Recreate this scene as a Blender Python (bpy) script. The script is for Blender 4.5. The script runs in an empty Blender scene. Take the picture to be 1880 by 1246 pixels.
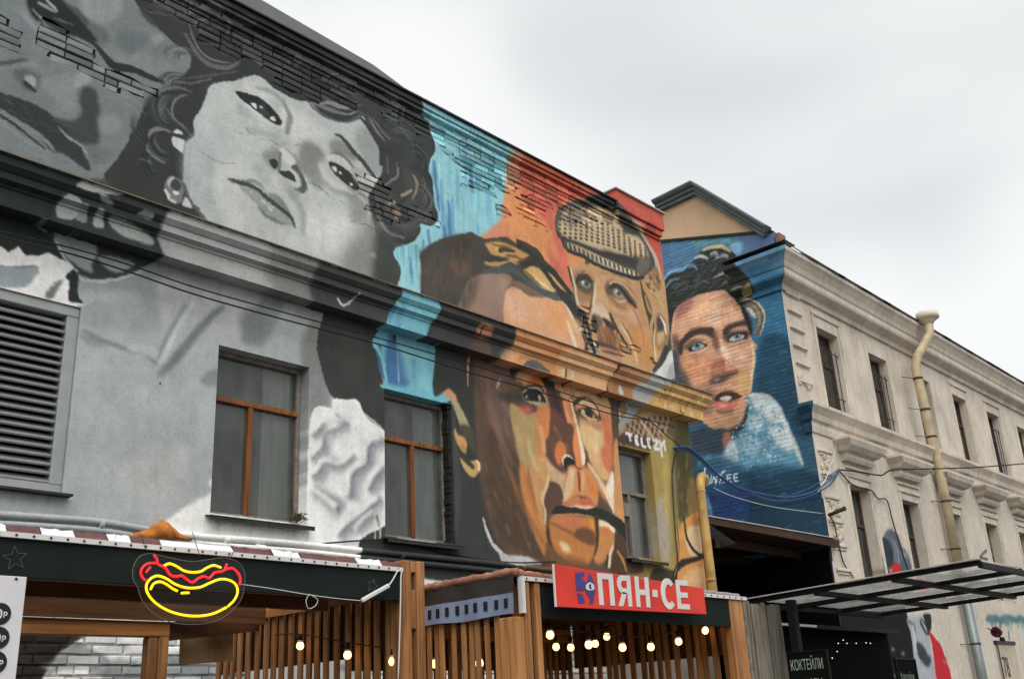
import bpy, math, random
import numpy as np
from mathutils import Vector, Matrix
scene = bpy.context.scene
COL = scene.collection
R = math.radians
# ------------------------------------------------------------------ camera
cam_d = bpy.data.cameras.new('camera'); cam = bpy.data.objects.new('camera', cam_d); COL.objects.link(cam); scene.camera = cam
cam_d.sensor_width = 36.0; cam_d.sensor_fit = 'HORIZONTAL'; cam_d.lens = 36.0*1892.27/1880; cam_d.clip_end = 600
_cy, _sy, _cp, _sp, _cr, _sr = math.cos(.84219229), math.sin(.84219229), math.cos(.35472935), math.sin(.35472935), math.cos(-.05274977), math.sin(-.05274977)
_f = Vector((_sy*_cp, _cy*_cp, _sp)); _r0 = Vector((_cy, -_sy, 0)); _u0 = _r0.cross(_f); _r = _r0*_cr+_u0*_sr; _u = _u0*_cr-_r0*_sr
cam.matrix_world = Matrix(((_r.x, _u.x, -_f.x, 0), (_r.y, _u.y, -_f.y, -8), (_r.z, _u.z, -_f.z, 1.6), (0, 0, 0, 1)))
# ------------------------------------------------------------------ overcast sky and soft sun
SUN_EL, SUN_AZ = R(52), R(218)
world = bpy.data.worlds.new('World'); scene.world = world; world.use_nodes = True
nt = world.node_tree; nt.nodes.clear()
def nn(t, kind, **kw):
    n = t.nodes.new(kind)
    for k, v in kw.items(): setattr(n, k, v)
    return n
o_ = nn(nt, 'ShaderNodeOutputWorld'); bg = nn(nt, 'ShaderNodeBackground'); sky = nn(nt, 'ShaderNodeTexSky', sky_type='NISHITA', sun_disc=False, sun_elevation=SUN_EL, sun_rotation=SUN_AZ)
sc_ = nn(nt, 'ShaderNodeVectorMath', operation='SCALE'); sc_.inputs['Scale'].default_value = .10
tc = nn(nt, 'ShaderNodeTexCoord'); mp = nn(nt, 'ShaderNodeMapping'); mp.inputs['Scale'].default_value = (1, 1, 1.9); mp.inputs['Location'].default_value = (20.75, 12.15, 7.95)
nz = nn(nt, 'ShaderNodeTexNoise'); nz.inputs['Scale'].default_value = 1.35; nz.inputs['Detail'].default_value = 3; nz.inputs['Roughness'].default_value = .42; nz.inputs['Distortion'].default_value = .35
rp = nn(nt, 'ShaderNodeValToRGB'); rp.color_ramp.interpolation = 'EASE'
rp.color_ramp.elements[0].position = .33; rp.color_ramp.elements[0].color = (.40, .41, .418, 1); rp.color_ramp.elements[1].position = .505; rp.color_ramp.elements[1].color = (.575, .580, .575, 1)
mx = nn(nt, 'ShaderNodeMix', data_type='RGBA'); mx.inputs[0].default_value = .94
nt.links.new(tc.outputs['Generated'], mp.inputs['Vector']); nt.links.new(mp.outputs[0], nz.inputs['Vector']); nt.links.new(nz.outputs['Fac'], rp.inputs[0])
nt.links.new(sky.outputs[0], sc_.inputs[0]); nt.links.new(sc_.outputs[0], mx.inputs[6]); nt.links.new(rp.outputs[0], mx.inputs[7]); nt.links.new(mx.outputs[2], bg.inputs[0]); nt.links.new(bg.outputs[0], o_.inputs[0])
bg.inputs[1].default_value = 1.0
sl = bpy.data.lights.new('sun', 'SUN'); sl.energy = 1.5; sl.angle = R(60); sl.color = (1, .97, .92); so = bpy.data.objects.new('sun', sl); COL.objects.link(so)
so.rotation_euler = Vector((-math.sin(SUN_AZ)*math.cos(SUN_EL), -math.cos(SUN_AZ)*math.cos(SUN_EL), -math.sin(SUN_EL))).to_track_quat('-Z', 'Y').to_euler()
vs = scene.view_settings; vs.view_transform = 'Standard'; vs.look = 'None'; vs.exposure = 0.80; vs.gamma = 1.0; vs.use_curve_mapping = False
scene.cycles.use_denoising = True; scene.cycles.max_bounces = 6; scene.cycles.transparent_max_bounces = 16
# ------------------------------------------------------------------ mural painter
# The two murals are painted by code, stroke by stroke, in wall metres: every stroke is a
# smooth outline that is laid on its wall and filled there with a soft spray edge.
CAM = np.array([0.0, -8.0, 1.6]); FPX = 1892.27; PITCH, YAW, ROLL = 0.35472935, 0.84219229, -0.05274977
def _axes():
    cy, sy, cp, sp, cr, sr = math.cos(YAW), math.sin(YAW), math.cos(PITCH), math.sin(PITCH), math.cos(ROLL), math.sin(ROLL)
    fw = np.array([sy*cp, cy*cp, sp]); r0 = np.array([cy, -sy, 0.0]); u0 = np.cross(r0, fw)
    return cr*r0 + sr*u0, -sr*r0 + cr*u0, fw
RGT, UPV, FWD = _axes()
def at(x, y, axis, v):            # sketch point -> place in the world on a wall (axis = 0: X = v, 1: Y = v, 2: Z = v)
    d = RGT*((x-940)/FPX) - UPV*((y-623)/FPX) + FWD
    return CAM + d*((v-CAM[axis])/d[axis])
SHEETS = dict(A=(300,120,6.23), B=(520,120,6.23), C=(300,280,6.23), D=(540,280,6.23), E=(0,0,6.23), G=(0,160,5.192), H=(0,320,5.192),
  I=(1000,350,6.23), J=(1000,490,6.23), K=(760,420,5.663), L=(800,600,6.23), M=(960,620,6.23), N=(800,780,4.79), O=(960,780,4.617), P=(1110,660,6.232),
  a=(0,0,2.967), b=(300,0,2.493), c=(0,420,2.967), d=(380,480,2.225), e=(680,160,2.596), f=(760,560,2.493),
  Q=(1200,420,6.23), R=(1220,600,6.23), T=(1260,780,5.193), V=(1180,320,3.279), W=(1180,640,2.966), X=(0,0,1.0))
Z_SPLIT = (5.655, 6.055)
class Canvas:
    def __init__(s, axis, v, lo, hi, z0, z1, ppm):
        s.axis, s.v, s.lo, s.z0, s.ppm = axis, v, lo, z0, ppm
        s.w, s.h = int((hi-lo)*ppm), int((z1-z0)*ppm)
        s.a = np.zeros((s.h, s.w, 3), np.float32)
    def place(s, sheet, pts, plane):
        ox, oy, k = SHEETS[sheet]
        v = s.v if s.axis == 0 else {'U': .06, 'C': -.25, 'L': 0.0}[plane]
        out = []
        for x, y in pts:
            q = at(ox+x/k, oy+y/k, s.axis, v)
            out.append(((q[1 if s.axis == 0 else 0]-s.lo)*s.ppm, (q[2]-s.z0)*s.ppm))
        return np.array(out)
    def rows(s, plane):
        if s.axis == 0: return 0, s.h
        a, b = (min(s.h, int((z-s.z0)*s.ppm)) for z in Z_SPLIT)
        return {'L': (0, a), 'C': (a, b), 'U': (b, s.h)}[plane]
    def scale(s, sheet, pts, plane):      # canvas pixels per sketch pixel near these points
        c = np.mean(pts, axis=0); k = SHEETS[sheet][2]
        q = s.place(sheet, [c, c+(4*k, 0), c+(0, 4*k)], plane)
        return .5*(np.linalg.norm(q[1]-q[0])+np.linalg.norm(q[2]-q[0]))/4
    def mask(s, poly, blur, plane):
        r0, r1 = s.rows(plane); pad = int(3*blur)+3
        x0, y0 = np.floor(poly.min(0)).astype(int)-pad; x1, y1 = np.ceil(poly.max(0)).astype(int)+pad
        if x1 <= 0 or x0 >= s.w or y1 <= r0 or y0 >= r1: return None
        x0c, x1c, y0c, y1c = max(x0, -200), min(x1, s.w+200), max(y0, r0-120), min(y1, r1+120)
        if x1c-x0c < 2 or y1c-y0c < 2: return None
        W, H = x1c-x0c, y1c-y0c; SS = 2
        acc = np.zeros((H*SS, W+1), np.float32); yy = (np.arange(H*SS)+.5)/SS+y0c
        n = len(poly)
        for i in range(n):                # horizontal coverage by signed area of each edge: non-zero winding
            (xa, ya), (xb, yb) = poly[i], poly[(i+1) % n]
            if ya == yb: continue
            sg = 1.0
            if ya > yb: xa, ya, xb, yb, sg = xb, yb, xa, ya, -1.0
            i0, i1 = np.searchsorted(yy, ya), np.searchsorted(yy, yb)
            if i1 <= i0: continue
            xs = np.clip(xa+(yy[i0:i1]-ya)*(xb-xa)/(yb-ya)-x0c, 0, W-.001)
            xi = xs.astype(int); fr = xs-xi
            rr = np.arange(i0, i1)
            np.add.at(acc, (rr, xi), sg*(1-fr)); np.add.at(acc, (rr, xi+1), sg*fr)
        m = np.clip(np.abs(np.cumsum(acc, 1)[:, :W]), 0, 1).reshape(H, SS, W).mean(1)
        if blur > .4:
            for _ in range(3):
                for ax in (0, 1):
                    k = max(1, int(round(blur*1.0)))
                    kk = 2*k//2*1+1
                    c = np.cumsum(np.pad(m, [(kk//2+1, kk//2) if a_ == ax else (0, 0) for a_ in (0, 1)], mode='edge'), ax)
                    m = (c[kk:, :]-c[:-kk, :])/kk if ax == 0 else (c[:, kk:]-c[:, :-kk])/kk
        X0, X1, Y0, Y1 = max(x0c, 0), min(x1c, s.w), max(y0c, r0), min(y1c, r1)
        if X1 <= X0 or Y1 <= Y0: return None
        return (slice(Y0, Y1), slice(X0, X1)), m[Y0-y0c:Y1-y0c, X0-x0c:X1-x0c]
    def lay(s, poly, col, blur, al, plane):
        r = s.mask(poly, blur, plane)
        if r is None: return
        sl, m = r
        m = (m*al)[..., None]
        s.a[sl] = s.a[sl]*(1-m)+np.array(col, np.float32)/255*m
def pts_of(t): return np.array([[float(v) for v in p.split(',')] for p in t.split()])
def smooth(p, closed, n=5):
    m = len(p); out = []
    for i in range(m if closed else m-1):
        g = lambda j: p[j % m] if closed else p[min(max(j, 0), m-1)]
        a, b, c, d = g(i-1), g(i), g(i+1), g(i+2)
        for k in range(n):
            t = k/n
            out.append(.5*((2*b)+(c-a)*t+(2*a-5*b+4*c-d)*t*t+(3*b-a-3*c+d)*t**3))
    if not closed: out.append(p[-1])
    return np.array(out)
def col_of(c):
    if isinstance(c, (int, float)): return (c-2, c+1, c)
    return c
CV = None
def F(pl, sh, t, c, blur=1, al=1.0, hard=False):         # filled shape
    p = pts_of(t) if isinstance(t, str) else np.array(t, float)
    for q in pl:
        pp = p if hard else smooth(p, True)
        CV.lay(CV.place(sh, pp, q), col_of(c), blur*CV.scale(sh, p, q), al, q)
def S(pl, sh, t, w, c, blur=.6, al=1.0):                 # brush stroke; w = width(s) in sketch pixels, tapering along the stroke
    p = pts_of(t) if isinstance(t, str) else np.array(t, float)
    for q in pl:
        k = CV.scale(sh, p, q); g = CV.place(sh, smooth(p, False) if len(p) > 2 else p, q)
        ws = np.interp(np.linspace(0, 1, len(g)), np.linspace(0, 1, len(w)) if hasattr(w, '__len__') else [0, 1], w if hasattr(w, '__len__') else [w, w])*k*.5
        d = np.gradient(g, axis=0); d /= np.maximum(np.hypot(d[:, 0], d[:, 1]), 1e-6)[:, None]; nrm = np.stack([-d[:, 1], d[:, 0]], 1)
        CV.lay(np.concatenate([g+nrm*ws[:, None], (g-nrm*ws[:, None])[::-1]]), col_of(c), blur*k, al, q)
def vnoise(h, w, cell, seed):
    r = np.random.RandomState(seed); gh, gw = int(h/cell)+3, int(w/cell)+3
    g = r.rand(gh, gw).astype(np.float32); y, x = np.arange(h)/cell, np.arange(w)/cell
    yi, xi = y.astype(int), x.astype(int); fy, fx = (y-yi)[:, None], (x-xi)[None, :]
    fy, fx = fy*fy*(3-2*fy), fx*fx*(3-2*fx)
    q = lambda a, b: g[np.ix_(yi+a, xi+b)]
    return (q(0, 0)*(1-fy)+q(1, 0)*fy)*(1-fx)+(q(0, 1)*(1-fy)+q(1, 1)*fy)*fx
def paint_main():
    global CV
    CV = Canvas(1, 0.0, 1.9, 13.3, 1.2, 9.5, 160)
    CV.a[:] = np.array((70, 74, 73))/255
    rnd = random.Random(5)
    # ---- upper wall, left: the grey man
    F('U', 'X', '-60,-60 223,-40 260,30 300,64 347,98 345,130 300,160 265,185 255,240 210,310 160,330 -60,300', (120,128,129), 3)
    F('U', 'X', '150,-20 215,-10 225,20 190,45 160,35', (152,158,158), 6, .8)
    F('U', 'X', '150,30 190,55 200,80 175,85 150,60', (92,99,99), 7, .8)
    S('U', 'X', '296,68 262,92 240,104', [10,14,4], (152,160,160), 3, .8)
    F('U', 'X', '215,60 260,62 285,90 250,100 220,90', (98,106,108), 6, .7)
    F('U', 'X', '210,105 300,110 320,140 250,135', (132,138,138), 6, .7)
    F('U', 'E', '300,-40 620,-40 760,60 860,170 960,300 1100,470 1010,480 860,420 700,390 560,300 420,260 330,150', (36,41,41), 3)
    F('U', 'E', '640,-30 800,60 900,120 1000,280 940,260 820,130', (60,66,66), 3, .8)
    S('U', 'E', '420,30 530,90 640,150', [5,8,3], (135,146,150), .8); S('U', 'E', '500,-20 600,80 660,140', [4,7,3], (150,160,165), .8)
    S('U', 'E', '350,110 440,200 520,290', [3,5,2], (128,136,138), .7); S('U', 'E', '600,210 720,250 820,300', [2,5,2], (90,96,92), .7)
    S('U', 'E', '620,340 690,390 760,440', [2,4,2], (120,130,130), .7)
    F('U', 'E', '220,90 300,190 440,340 430,400 330,310 240,200', (142,150,154), 3, .9)
    F('U', 'E', '0,330 100,330 210,430 420,480 560,520 700,600 900,720 800,760 600,680 400,600 200,560 0,520', (128,134,136), 5, .8)
    S('U', 'E', '-20,725 120,715 320,680', [7,8,3], (70,78,78), 2, .9)
    S('U', 'E', '-20,780 200,760 420,720', [5,7,3], (140,146,146), 3, .6)
    F('U', 'E', '130,820 300,800 460,880 430,1000 330,1050 200,960', (84,92,92), 6, .8)
    F('U', 'E', '270,880 350,860 420,920 400,1000 330,960', (165,170,168), 2.5, .9)
    S('U', 'E', '250,950 320,990 410,1060', [4,10,3], (44,50,49), 1.2)
    F('U', 'E', '480,950 700,850 900,800 1040,860 1030,920 900,1020 830,1120 840,1250 720,1260 600,1100', (132,140,141), 5, .9)
    F('U', 'E', '930,830 1040,870 1010,940 900,1000 840,960', (158,165,166), 4, .8)
    S('U', 'E', '880,420 1050,500 1150,600 1230,700 1320,770 1500,800 1700,880 1869,950', [3,6,9,14,16,14,10,8], (42,46,44), 1.6)
    F('U', 'X', '155,158 175,166 182,190 186,226 182,262 160,268 120,250 100,218 136,222 150,205 146,182', (64,70,70), 5)
    F('U', 'G', '960,90 1150,120 1300,250 1330,420 1200,470 1020,520 950,420 960,250', (118,125,125), 8, .9)
    F('U', 'G', '950,290 1100,270 1180,370 1060,440 970,430', (140,146,146), 7, .8)
    F('U', 'G', '850,560 1000,560 1080,640 1040,720 900,730 830,650', (106,112,111), 7, .9)
    F('U', 'G', '-40,60 200,120 400,200 560,330 700,480 800,620 850,800 600,640 500,620 330,450 150,320 -40,200', (50,56,56), 3)
    for i in range(22):
        x = rnd.uniform(-40, 560); y = 80+x*.48+rnd.uniform(-60, 130)
        S('U', 'G', [(x, y), (x+50, y+30), (x+rnd.uniform(90, 170), y+rnd.uniform(50, 100))], [.5, 1.6, .4], rnd.choice([96, 118, 80, 36]), .5, .6)
    S('U', 'G', '-20,225 120,310 280,410 420,520 520,630', [9,9,12,9,3], (128,134,134), 1.6)
    S('U', 'G', '-20,270 100,340 260,470 420,600', [6,5,4,3], (40,45,45), 1)
    S('U', 'G', '-20,310 120,430 230,510 380,600', [9,8,6,3], (134,138,136), 1.6)
    S('U', 'G', '540,380 650,490 750,560 800,620 825,680', [2,6,4,5,1], (146,150,144), .9)
    # ---- the woman: hair mass
    F('U', 'X', '226,-60 300,64 347,98 340,135 300,165 262,200 250,230 215,290 190,330 260,380 420,470 560,520 735,560 734,522 735,500 726,478 721,468 727,455 747,449 763,440 771,425 771,411 794,415 803,399 795,373 794,333 786,313 790,293 798,277 793,253 783,226 770,203 763,176 780,120 500,-60', (52,56,54), 1.2)
    F('U', 'X', '560,60 740,165 785,240 790,300 720,300 690,230 640,180', (62,66,64), 12, .9)
    F('U', 'X', '700,300 780,330 790,400 740,440 690,400', (78,80,77), 10, .7)
    for i in range(110):                                  # hair sheen along the top band
        x = rnd.uniform(240, 760); y = -60+(x-330)*.5+rnd.uniform(30, 120)
        S('U', 'X', [(x, y), (x+14, y+rnd.uniform(5, 13)), (x+rnd.uniform(24, 44), y+rnd.uniform(10, 26))], [.6, 2.2, .5], rnd.choice([104, 84, 36, 124, 70]), .8, .6)
    for t, w, c in (('1000,180 1060,280 1130,350 1230,370 1310,340', [2,9,12,9,3], 108), ('1020,120 1060,240 1140,320 1250,345', [2,4,5,2], 132), ('1000,80 1090,40 1180,55 1240,130 1230,200', [3,8,9,7,3], 104),
                    ('1030,70 1110,60 1170,90 1200,150', [2,5,5,2], 76), ('1100,240 1200,250 1290,280', [2,6,2], 98), ('860,540 870,500 950,482 1040,500', [3,7,7,3], 112), ('940,650 935,590 960,540 1015,520', [3,5,5,2], 128),
                    ('890,580 930,640 990,690 1035,745', [2,6,6,3], 92), ('905,600 950,650 1005,700', [1,3,2], 130), ('800,745 825,712 880,708 935,730', [4,9,7,2], 140), ('790,790 810,835 860,875 900,890', [3,7,5,2], 132),
                    ('750,876 800,884 845,915', [1,5,1], 128), ('980,430 1080,420 1180,410 1290,390', [2,5,5,3], 86), ('960,450 1060,450 1150,430', [2,3,2], 120), ('690,540 740,590 800,630', [1,4,1], 108), ('900,470 960,455 1040,460', [2,5,2], 100)):
        S('U', 'a', t, [v*.9 for v in w], c, .9, .85)
    for cx, cy, r0, sq, a0, a1, n_ in ((312,205,34,1.1,100,330,9), (298,262,26,1.2,60,300,8), (330,158,40,.6,150,330,8), (262,232,24,1.2,90,320,6), (285,300,24,1.3,80,280,7), (345,110,44,.55,160,340,9), (400,60,46,.5,150,350,9), (470,95,40,.5,150,340,7), (560,125,50,.45,160,340,8), (640,165,50,.5,170,350,8), (705,205,36,.9,220,420,8), (735,265,36,1.2,230,430,9), (722,335,34,1.2,20,220,9), (762,300,26,1.4,250,430,7), (740,392,30,1.0,20,240,8), (770,365,22,1.3,260,440,6), (720,430,30,.8,30,220,7), (375,20,40,.5,140,340,8)):
        for k in range(n_):
            r = r0*(.35+.75*k/n_); s0 = a0+rnd.uniform(-18, 18); s1 = s0+(a1-a0)*rnd.uniform(.5, .9); pp = [(cx+r*math.cos(R(s0+(s1-s0)*j/6))+rnd.uniform(-1.5, 1.5), cy+r*sq*math.sin(R(s0+(s1-s0)*j/6))+r*.25*math.cos(R(s0+(s1-s0)*j/6))) for j in range(7)]
            S('U', 'X', pp, [.5, rnd.uniform(1.5, 4.5), .5], rnd.choice([(86,91,90), (104,109,108), (38,42,41), (122,127,126), (72,77,76), (34,38,37)]), .8, .7)
    # face
    F('U', 'X', '462,138 428,150 388,155 377,179 364,205 353,224 355,250 338,263 334,300 334,335 342,357 353,376 364,386 420,440 560,520 690,560 700,520 705,480 700,450 690,430 684,405 677,380 675,360 691,333 700,317 700,297 698,274 688,253 674,229 664,214 632,224 610,218 589,207 568,189 541,184 504,165 485,147 468,138', (186,190,188), 1.2)
    F('U', 'X', '340,270 380,240 400,330 400,420 360,380 336,335', (172,179,178), 10, .8)
    F('U', 'X', '440,150 480,155 500,180 470,180 440,170', (204,205,202), 8, .8)
    F('U', 'X', '520,200 560,215 600,240 560,260 520,240', (204,205,202), 10, .9)
    F('U', 'X', '400,300 470,330 440,400 400,380', (200,201,198), 12, .8)
    F('U', 'X', '560,380 640,400 640,450 590,470 560,430', (208,206,203), 12, .9)
    F('U', 'X', '650,440 690,400 725,450 735,540 660,520 625,490', (122,124,122), 18, .8)
    F('U', 'X', '694,420 730,455 740,520 740,570 690,545 684,480', (64,67,65), 11, .95)
    F('U', 'X', '640,340 672,355 676,400 650,410 640,380', (140,142,139), 8, .8)
    F('U', 'B', '880,680 1040,840 1100,1000 1110,1246 960,1246 900,1050 820,850', (150,154,152), 7, .9)
    F('U', 'B', '200,900 300,860 430,960 480,1060 410,1110 380,1246 240,1240 190,1080', (122,125,122), 7, .95)
    F('U', 'B', '560,850 680,880 800,1000 860,1090 700,1060 560,1000 520,930', (128,131,128), 6, .9)
    # left eye
    S('U', 'A', '1040,255 1180,290 1290,350 1370,470', [3,8,7,3], (150,155,153), 2.5, .9)
    S('U', 'A', '1350,380 1400,500 1435,590 1420,700 1405,800', [3,6,10,10,6], (126,132,129), 2.2, .95)
    F('U', 'A', '900,440 1010,560 950,600 870,560 830,470', (162,166,164), 6, .8)
    F('U', 'A', '820,305 980,330 1130,395 1235,500 1300,580 1345,660 1310,695 1200,645 1060,530 950,440 870,375', (38,42,40), .7)
    F('U', 'A', '985,432 1052,440 1062,505 1020,472', (214,216,214), .5); F('U', 'A', '1195,602 1245,588 1280,640 1240,645', (200,204,202), .5)
    F('U', 'A', '1088,468 1120,470 1130,495 1100,498', (205,212,214), .4); F('U', 'A', '1080,500 1180,520 1190,590 1120,580', (62,72,72), 1.2, .8)
    S('U', 'A', '840,370 960,470 1080,580 1200,680 1310,715', [1,4,4,4,1], (206,207,204), 1, .8)
    F('U', 'A', '940,690 1150,740 1320,820 1200,820 1000,770', (160,164,162), 4, .7)
    # nose
    F('U', 'A', '1120,1000 1280,950 1340,990 1330,1200 1250,1190 1180,1120', (138,142,138), 4, .9)
    F('U', 'A', '1330,960 1420,960 1500,1080 1450,1140 1370,1080', (214,213,209), 4, .95)
    F('U', 'C', '1205,90 1250,75 1295,110 1300,170 1260,190 1215,150', (52,56,50), .8)
    S('U', 'C', '1330,0 1325,120 1320,230', [6,5,6], (112,115,111), 1.3, .9)
    F('U', 'C', '1310,235 1370,215 1440,215 1490,285 1497,345 1420,320 1350,275', (55,60,56), .8)
    F('U', 'C', '1455,165 1530,130 1590,230 1640,390 1615,465 1560,470 1490,420 1560,400 1570,330 1530,230', (84,88,85), 1.4)
    S('U', 'C', '1350,210 1430,190 1500,250 1530,340', [3,4,5,4], (196,197,193), 1, .9)
    F('U', 'C', '1560,40 1680,80 1790,200 1830,420 1700,400 1640,240', (140,143,140), 6, .8)
    F('U', 'C', '1400,370 1480,420 1560,480 1500,560 1420,480', (150,153,150), 5, .8)
    # mouth
    F('U', 'C', '735,302 900,308 1010,308 1100,345 1180,455 1290,478 1400,595 1470,735 1503,872 1380,720 1180,540 960,385 800,350', (132,137,134), 1.6)
    F('U', 'C', '1000,350 1100,390 1190,470 1170,510 1060,430', (178,181,178), 2, .9)
    F('U', 'C', '870,380 960,385 1080,450 1200,570 1330,660 1440,790 1475,850 1380,822 1250,765 1130,655 980,505', (152,156,153), 1.6)
    S('U', 'C', '735,303 850,345 960,372 1080,440 1180,530 1300,630 1400,705 1460,780 1503,872', [2,7,6,6,8,7,8,6,1], (66,71,69), .9)
    for t in ('985,440 1010,460', '1110,540 1160,590', '1225,620 1250,640', '1180,600 1230,680'): S('U', 'C', t, [3,4], (206,208,206), .7, .9)
    S('U', 'C', '1080,610 1150,690 1280,780 1400,830', [2,7,7,2], (112,116,113), 1.6, .9)
    S('U', 'C', '1490,480 1560,620 1600,760 1590,950', [8,12,12,8], (158,161,158), 4, .8)
    # right eye
    S('U', 'B', '585,798 640,815 700,870 790,985 900,1095 980,1200 1050,1290', [2,6,8,9,9,8,4], (66,69,65), 1.1)
    F('U', 'B', '490,1060 590,1015 700,1055 800,1170 830,1246 700,1165 560,1100', (202,200,192), 2, .95)
    S('U', 'B', '540,1005 640,1010 740,1080 820,1190', [2,5,6,4], (112,115,110), 1.6, .9)
    F('U', 'D', '380,118 480,138 585,200 655,262 705,330 745,425 690,440 600,380 520,312 440,232', (50,53,50), .8)
    F('U', 'D', '418,172 470,178 482,215 455,225', (212,212,206), .5); F('U', 'D', '500,225 530,228 535,252 512,250', (220,222,218), .4); F('U', 'D', '622,345 655,360 660,390 632,385', (205,205,200), .5)
    F('U', 'D', '285,140 345,200 440,300 560,385 690,480 640,475 480,405 370,325 310,235', (202,200,193), 2, .95)
    S('U', 'D', '330,330 450,430 600,480 690,510', [4,8,8,4], (150,152,148), 3, .8)
    S('U', 'D', '700,450 780,530 850,640 870,720', [3,5,5,3], (196,190,178), 1.6, .8)
    F('U', 'D', '640,210 760,190 860,280 900,400 820,450 720,370', (168,168,160), 4, .8)
    # right-hand hair strands
    F('U', 'X', '674,225 700,245 735,300 740,360 720,400 700,400 690,350 704,310 700,275 690,250', (60,63,61), 3, .9)
    for t, w, c in (('980,600 1060,750 1160,870', [2,6,2], 132), ('1010,600 1080,700 1220,860', [1,4,2], 118), ('300,430 420,470 560,520 700,560', [3,7,8,3], 128), ('420,450 520,430 640,470 740,500', [2,6,7,2], 150), ('700,560 780,560 830,540', [2,4,2], 150), ('1180,1040 1190,1246', [3,5], 96), ('1290,1100 1300,1246', [2,4], 100)):
        S('U', 'B', t, w, c, 1, .85)
    S('U', 'B', '300,440 420,540 560,610 720,640 880,600', [2,6,5,4,6], (70,74,72), 1.4, .9); S('U', 'B', '880,590 960,680 1050,830 1110,960 1130,1150', [4,8,8,8,9], (56,60,58), 1.5)
    for t, w, c in (('1180,170 1175,260 1100,330 1020,380', [3,4,4,2], 126), ('1350,260 1390,340 1385,450 1340,550', [4,6,5,1], (150,134,120)), ('1345,430 1290,470 1210,505', [2,6,2], (168,152,138)), ('930,680 1000,820 1100,930 1250,985', [4,7,7,2], 134),
                    ('950,560 960,640 1000,760', [3,4,2], 116), ('1460,280 1490,380 1470,460', [2,3,1], 104), ('860,600 890,780 880,860', [3,4,2], 124)):
        S('U', 'D', t, w, c, .9, .9)
    F('U', 'D', '1030,600 1120,560 1180,620 1150,700 1050,700', (120,112,100), 3, .8); F('U', 'D', '1140,650 1200,640 1210,730 1160,750', (176,152,132), 1.6, .9); F('U', 'D', '1080,580 1150,550 1160,590', (176,174,168), 1.6, .9)
    F('U', 'D', '850,1180 900,1150 930,1180 900,1220', (150,152,150), 2.5, .8)
    F('U', 'D', '1000,740 1130,830 1250,900 1200,960 1080,900', (66,68,66), 3, .8)
    for t, w, c, bl in (('1390,880 1250,950 1130,1010', [4,8,5], 168, 2.5), ('960,1010 1080,1040 1130,1110 1100,1200', [3,6,8,4], 172, 3), ('600,960 700,1080 780,1180', [6,10,6], 198, 5), ('1480,1010 1540,1130 1560,1246', [5,7,7], 120, 2.5), ('1420,960 1450,1000 1500,1060', [2,4,3], 150, 1.6)):
        S('U', 'A', t, w, c, bl, .7)
    for t in ('940,700 970,760 1050,800', '870,770 970,800', '1080,830 1160,850', '1200,840 1250,870 1330,925 1360,930', '1400,950 1430,980 1490,1015', '1490,910 1570,905', '430,1000 560,1070 680,1120 820,1110'): S('U', 'A', t, [.7, 1.1, .5] if t.count(' ') > 1 else [.8, .6], (70,72,70), .3, .75)
    for t in ('160,350 250,370 330,440 400,490', '200,330 240,350', '640,790 720,780', '760,820 830,830 890,870 960,880', '430,520 470,540', '1650,380 1700,400 1760,440', '520,545 560,575', '780,620 800,640'): S('U', 'D', t, [.7, 1.2, .5] if t.count(' ') > 1 else [.8, .6], (66,66,62), .3, .75)
    F('U', 'C', '640,360 780,420 940,560 1060,700 900,700 700,560', (196,198,195), 8, .6); F('U', 'C', '1040,100 1150,160 1260,260 1220,400 1100,320', (174,178,175), 7, .6); F('U', 'C', '1230,250 1290,300 1300,420 1240,360', (204,205,202), 3, .7)
    for i in range(46):
        x = rnd.uniform(350, 690); y = 150+rnd.uniform(0, 300); S('U', 'X', [(x, y), (x+rnd.uniform(-8, 14), y+rnd.uniform(4, 16))], [3, 9, 3][:2], rnd.choice([(198,200,198), (168,172,170), (180,183,181)]), 4, .14)
    # ear and earring
    F('U', 'A', '100,775 150,738 205,785 185,800', (206,208,207), .8); F('U', 'A', '90,840 130,828 232,885 212,1000 150,960 100,905', (196,199,198), 1); S('U', 'A', '230,880 222,1000', [3,3], (150,154,153), 1)
    F('U', 'C', '0,400 40,310 110,285 190,330 215,420 200,560 150,590 60,550', (118,122,122), 1.2); F('U', 'C', '75,340 130,310 185,370 170,440 100,430', (66,70,70), 1)
    S('U', 'C', '0,420 40,480 60,550 140,580', [6,7,6,4], (206,208,206), .8); S('U', 'C', '50,400 60,340 110,295', [4,5,4], (188,191,190), .8); F('U', 'C', '90,440 160,460 150,500 100,475', (222,222,218), .7); F('U', 'C', '230,520 290,560 320,640 210,610', (196,199,198), 1)
    S('U', 'C', '215,360 260,480 330,600 400,665', [4,5,6,6], (96,100,98), 1.2)
    # ---- blue field, then orange and red
    F('U', 'X', '763,120 763,176 770,203 783,226 793,253 798,277 790,293 786,313 794,333 795,373 803,399 794,415 771,411 771,425 763,440 747,449 727,455 721,468 726,478 735,500 734,560 860,600 930,520 945,420 950,280 940,180', (150,203,213), .8)
    for i in range(40):
        x = rnd.uniform(806, 930); y = rnd.uniform(270, 410)
        c = rnd.choice([(150,208,218), (118,182,204), (96,160,196), (160,214,222), (128,198,206)])
        S('U', 'X', [(x, y), (x+1.5, y+30), (x+3, y+rnd.uniform(50, 110))], [2, rnd.uniform(4, 11), 1.5], c, 2, .5)
    for x, y, l, w in ((796,296,50,9), (801,340,50,7), (814,415,40,9), (822,370,80,10), (808,330,90,5), (752,470,55,5), (776,440,70,6), (862,300,50,8), (785,420,40,6)):
        S('U', 'X', [(x, y), (x+2, y+l*.5), (x+4, y+l)], [w*.5, w, w*.3], (70,116,166), 2, .8)
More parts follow.
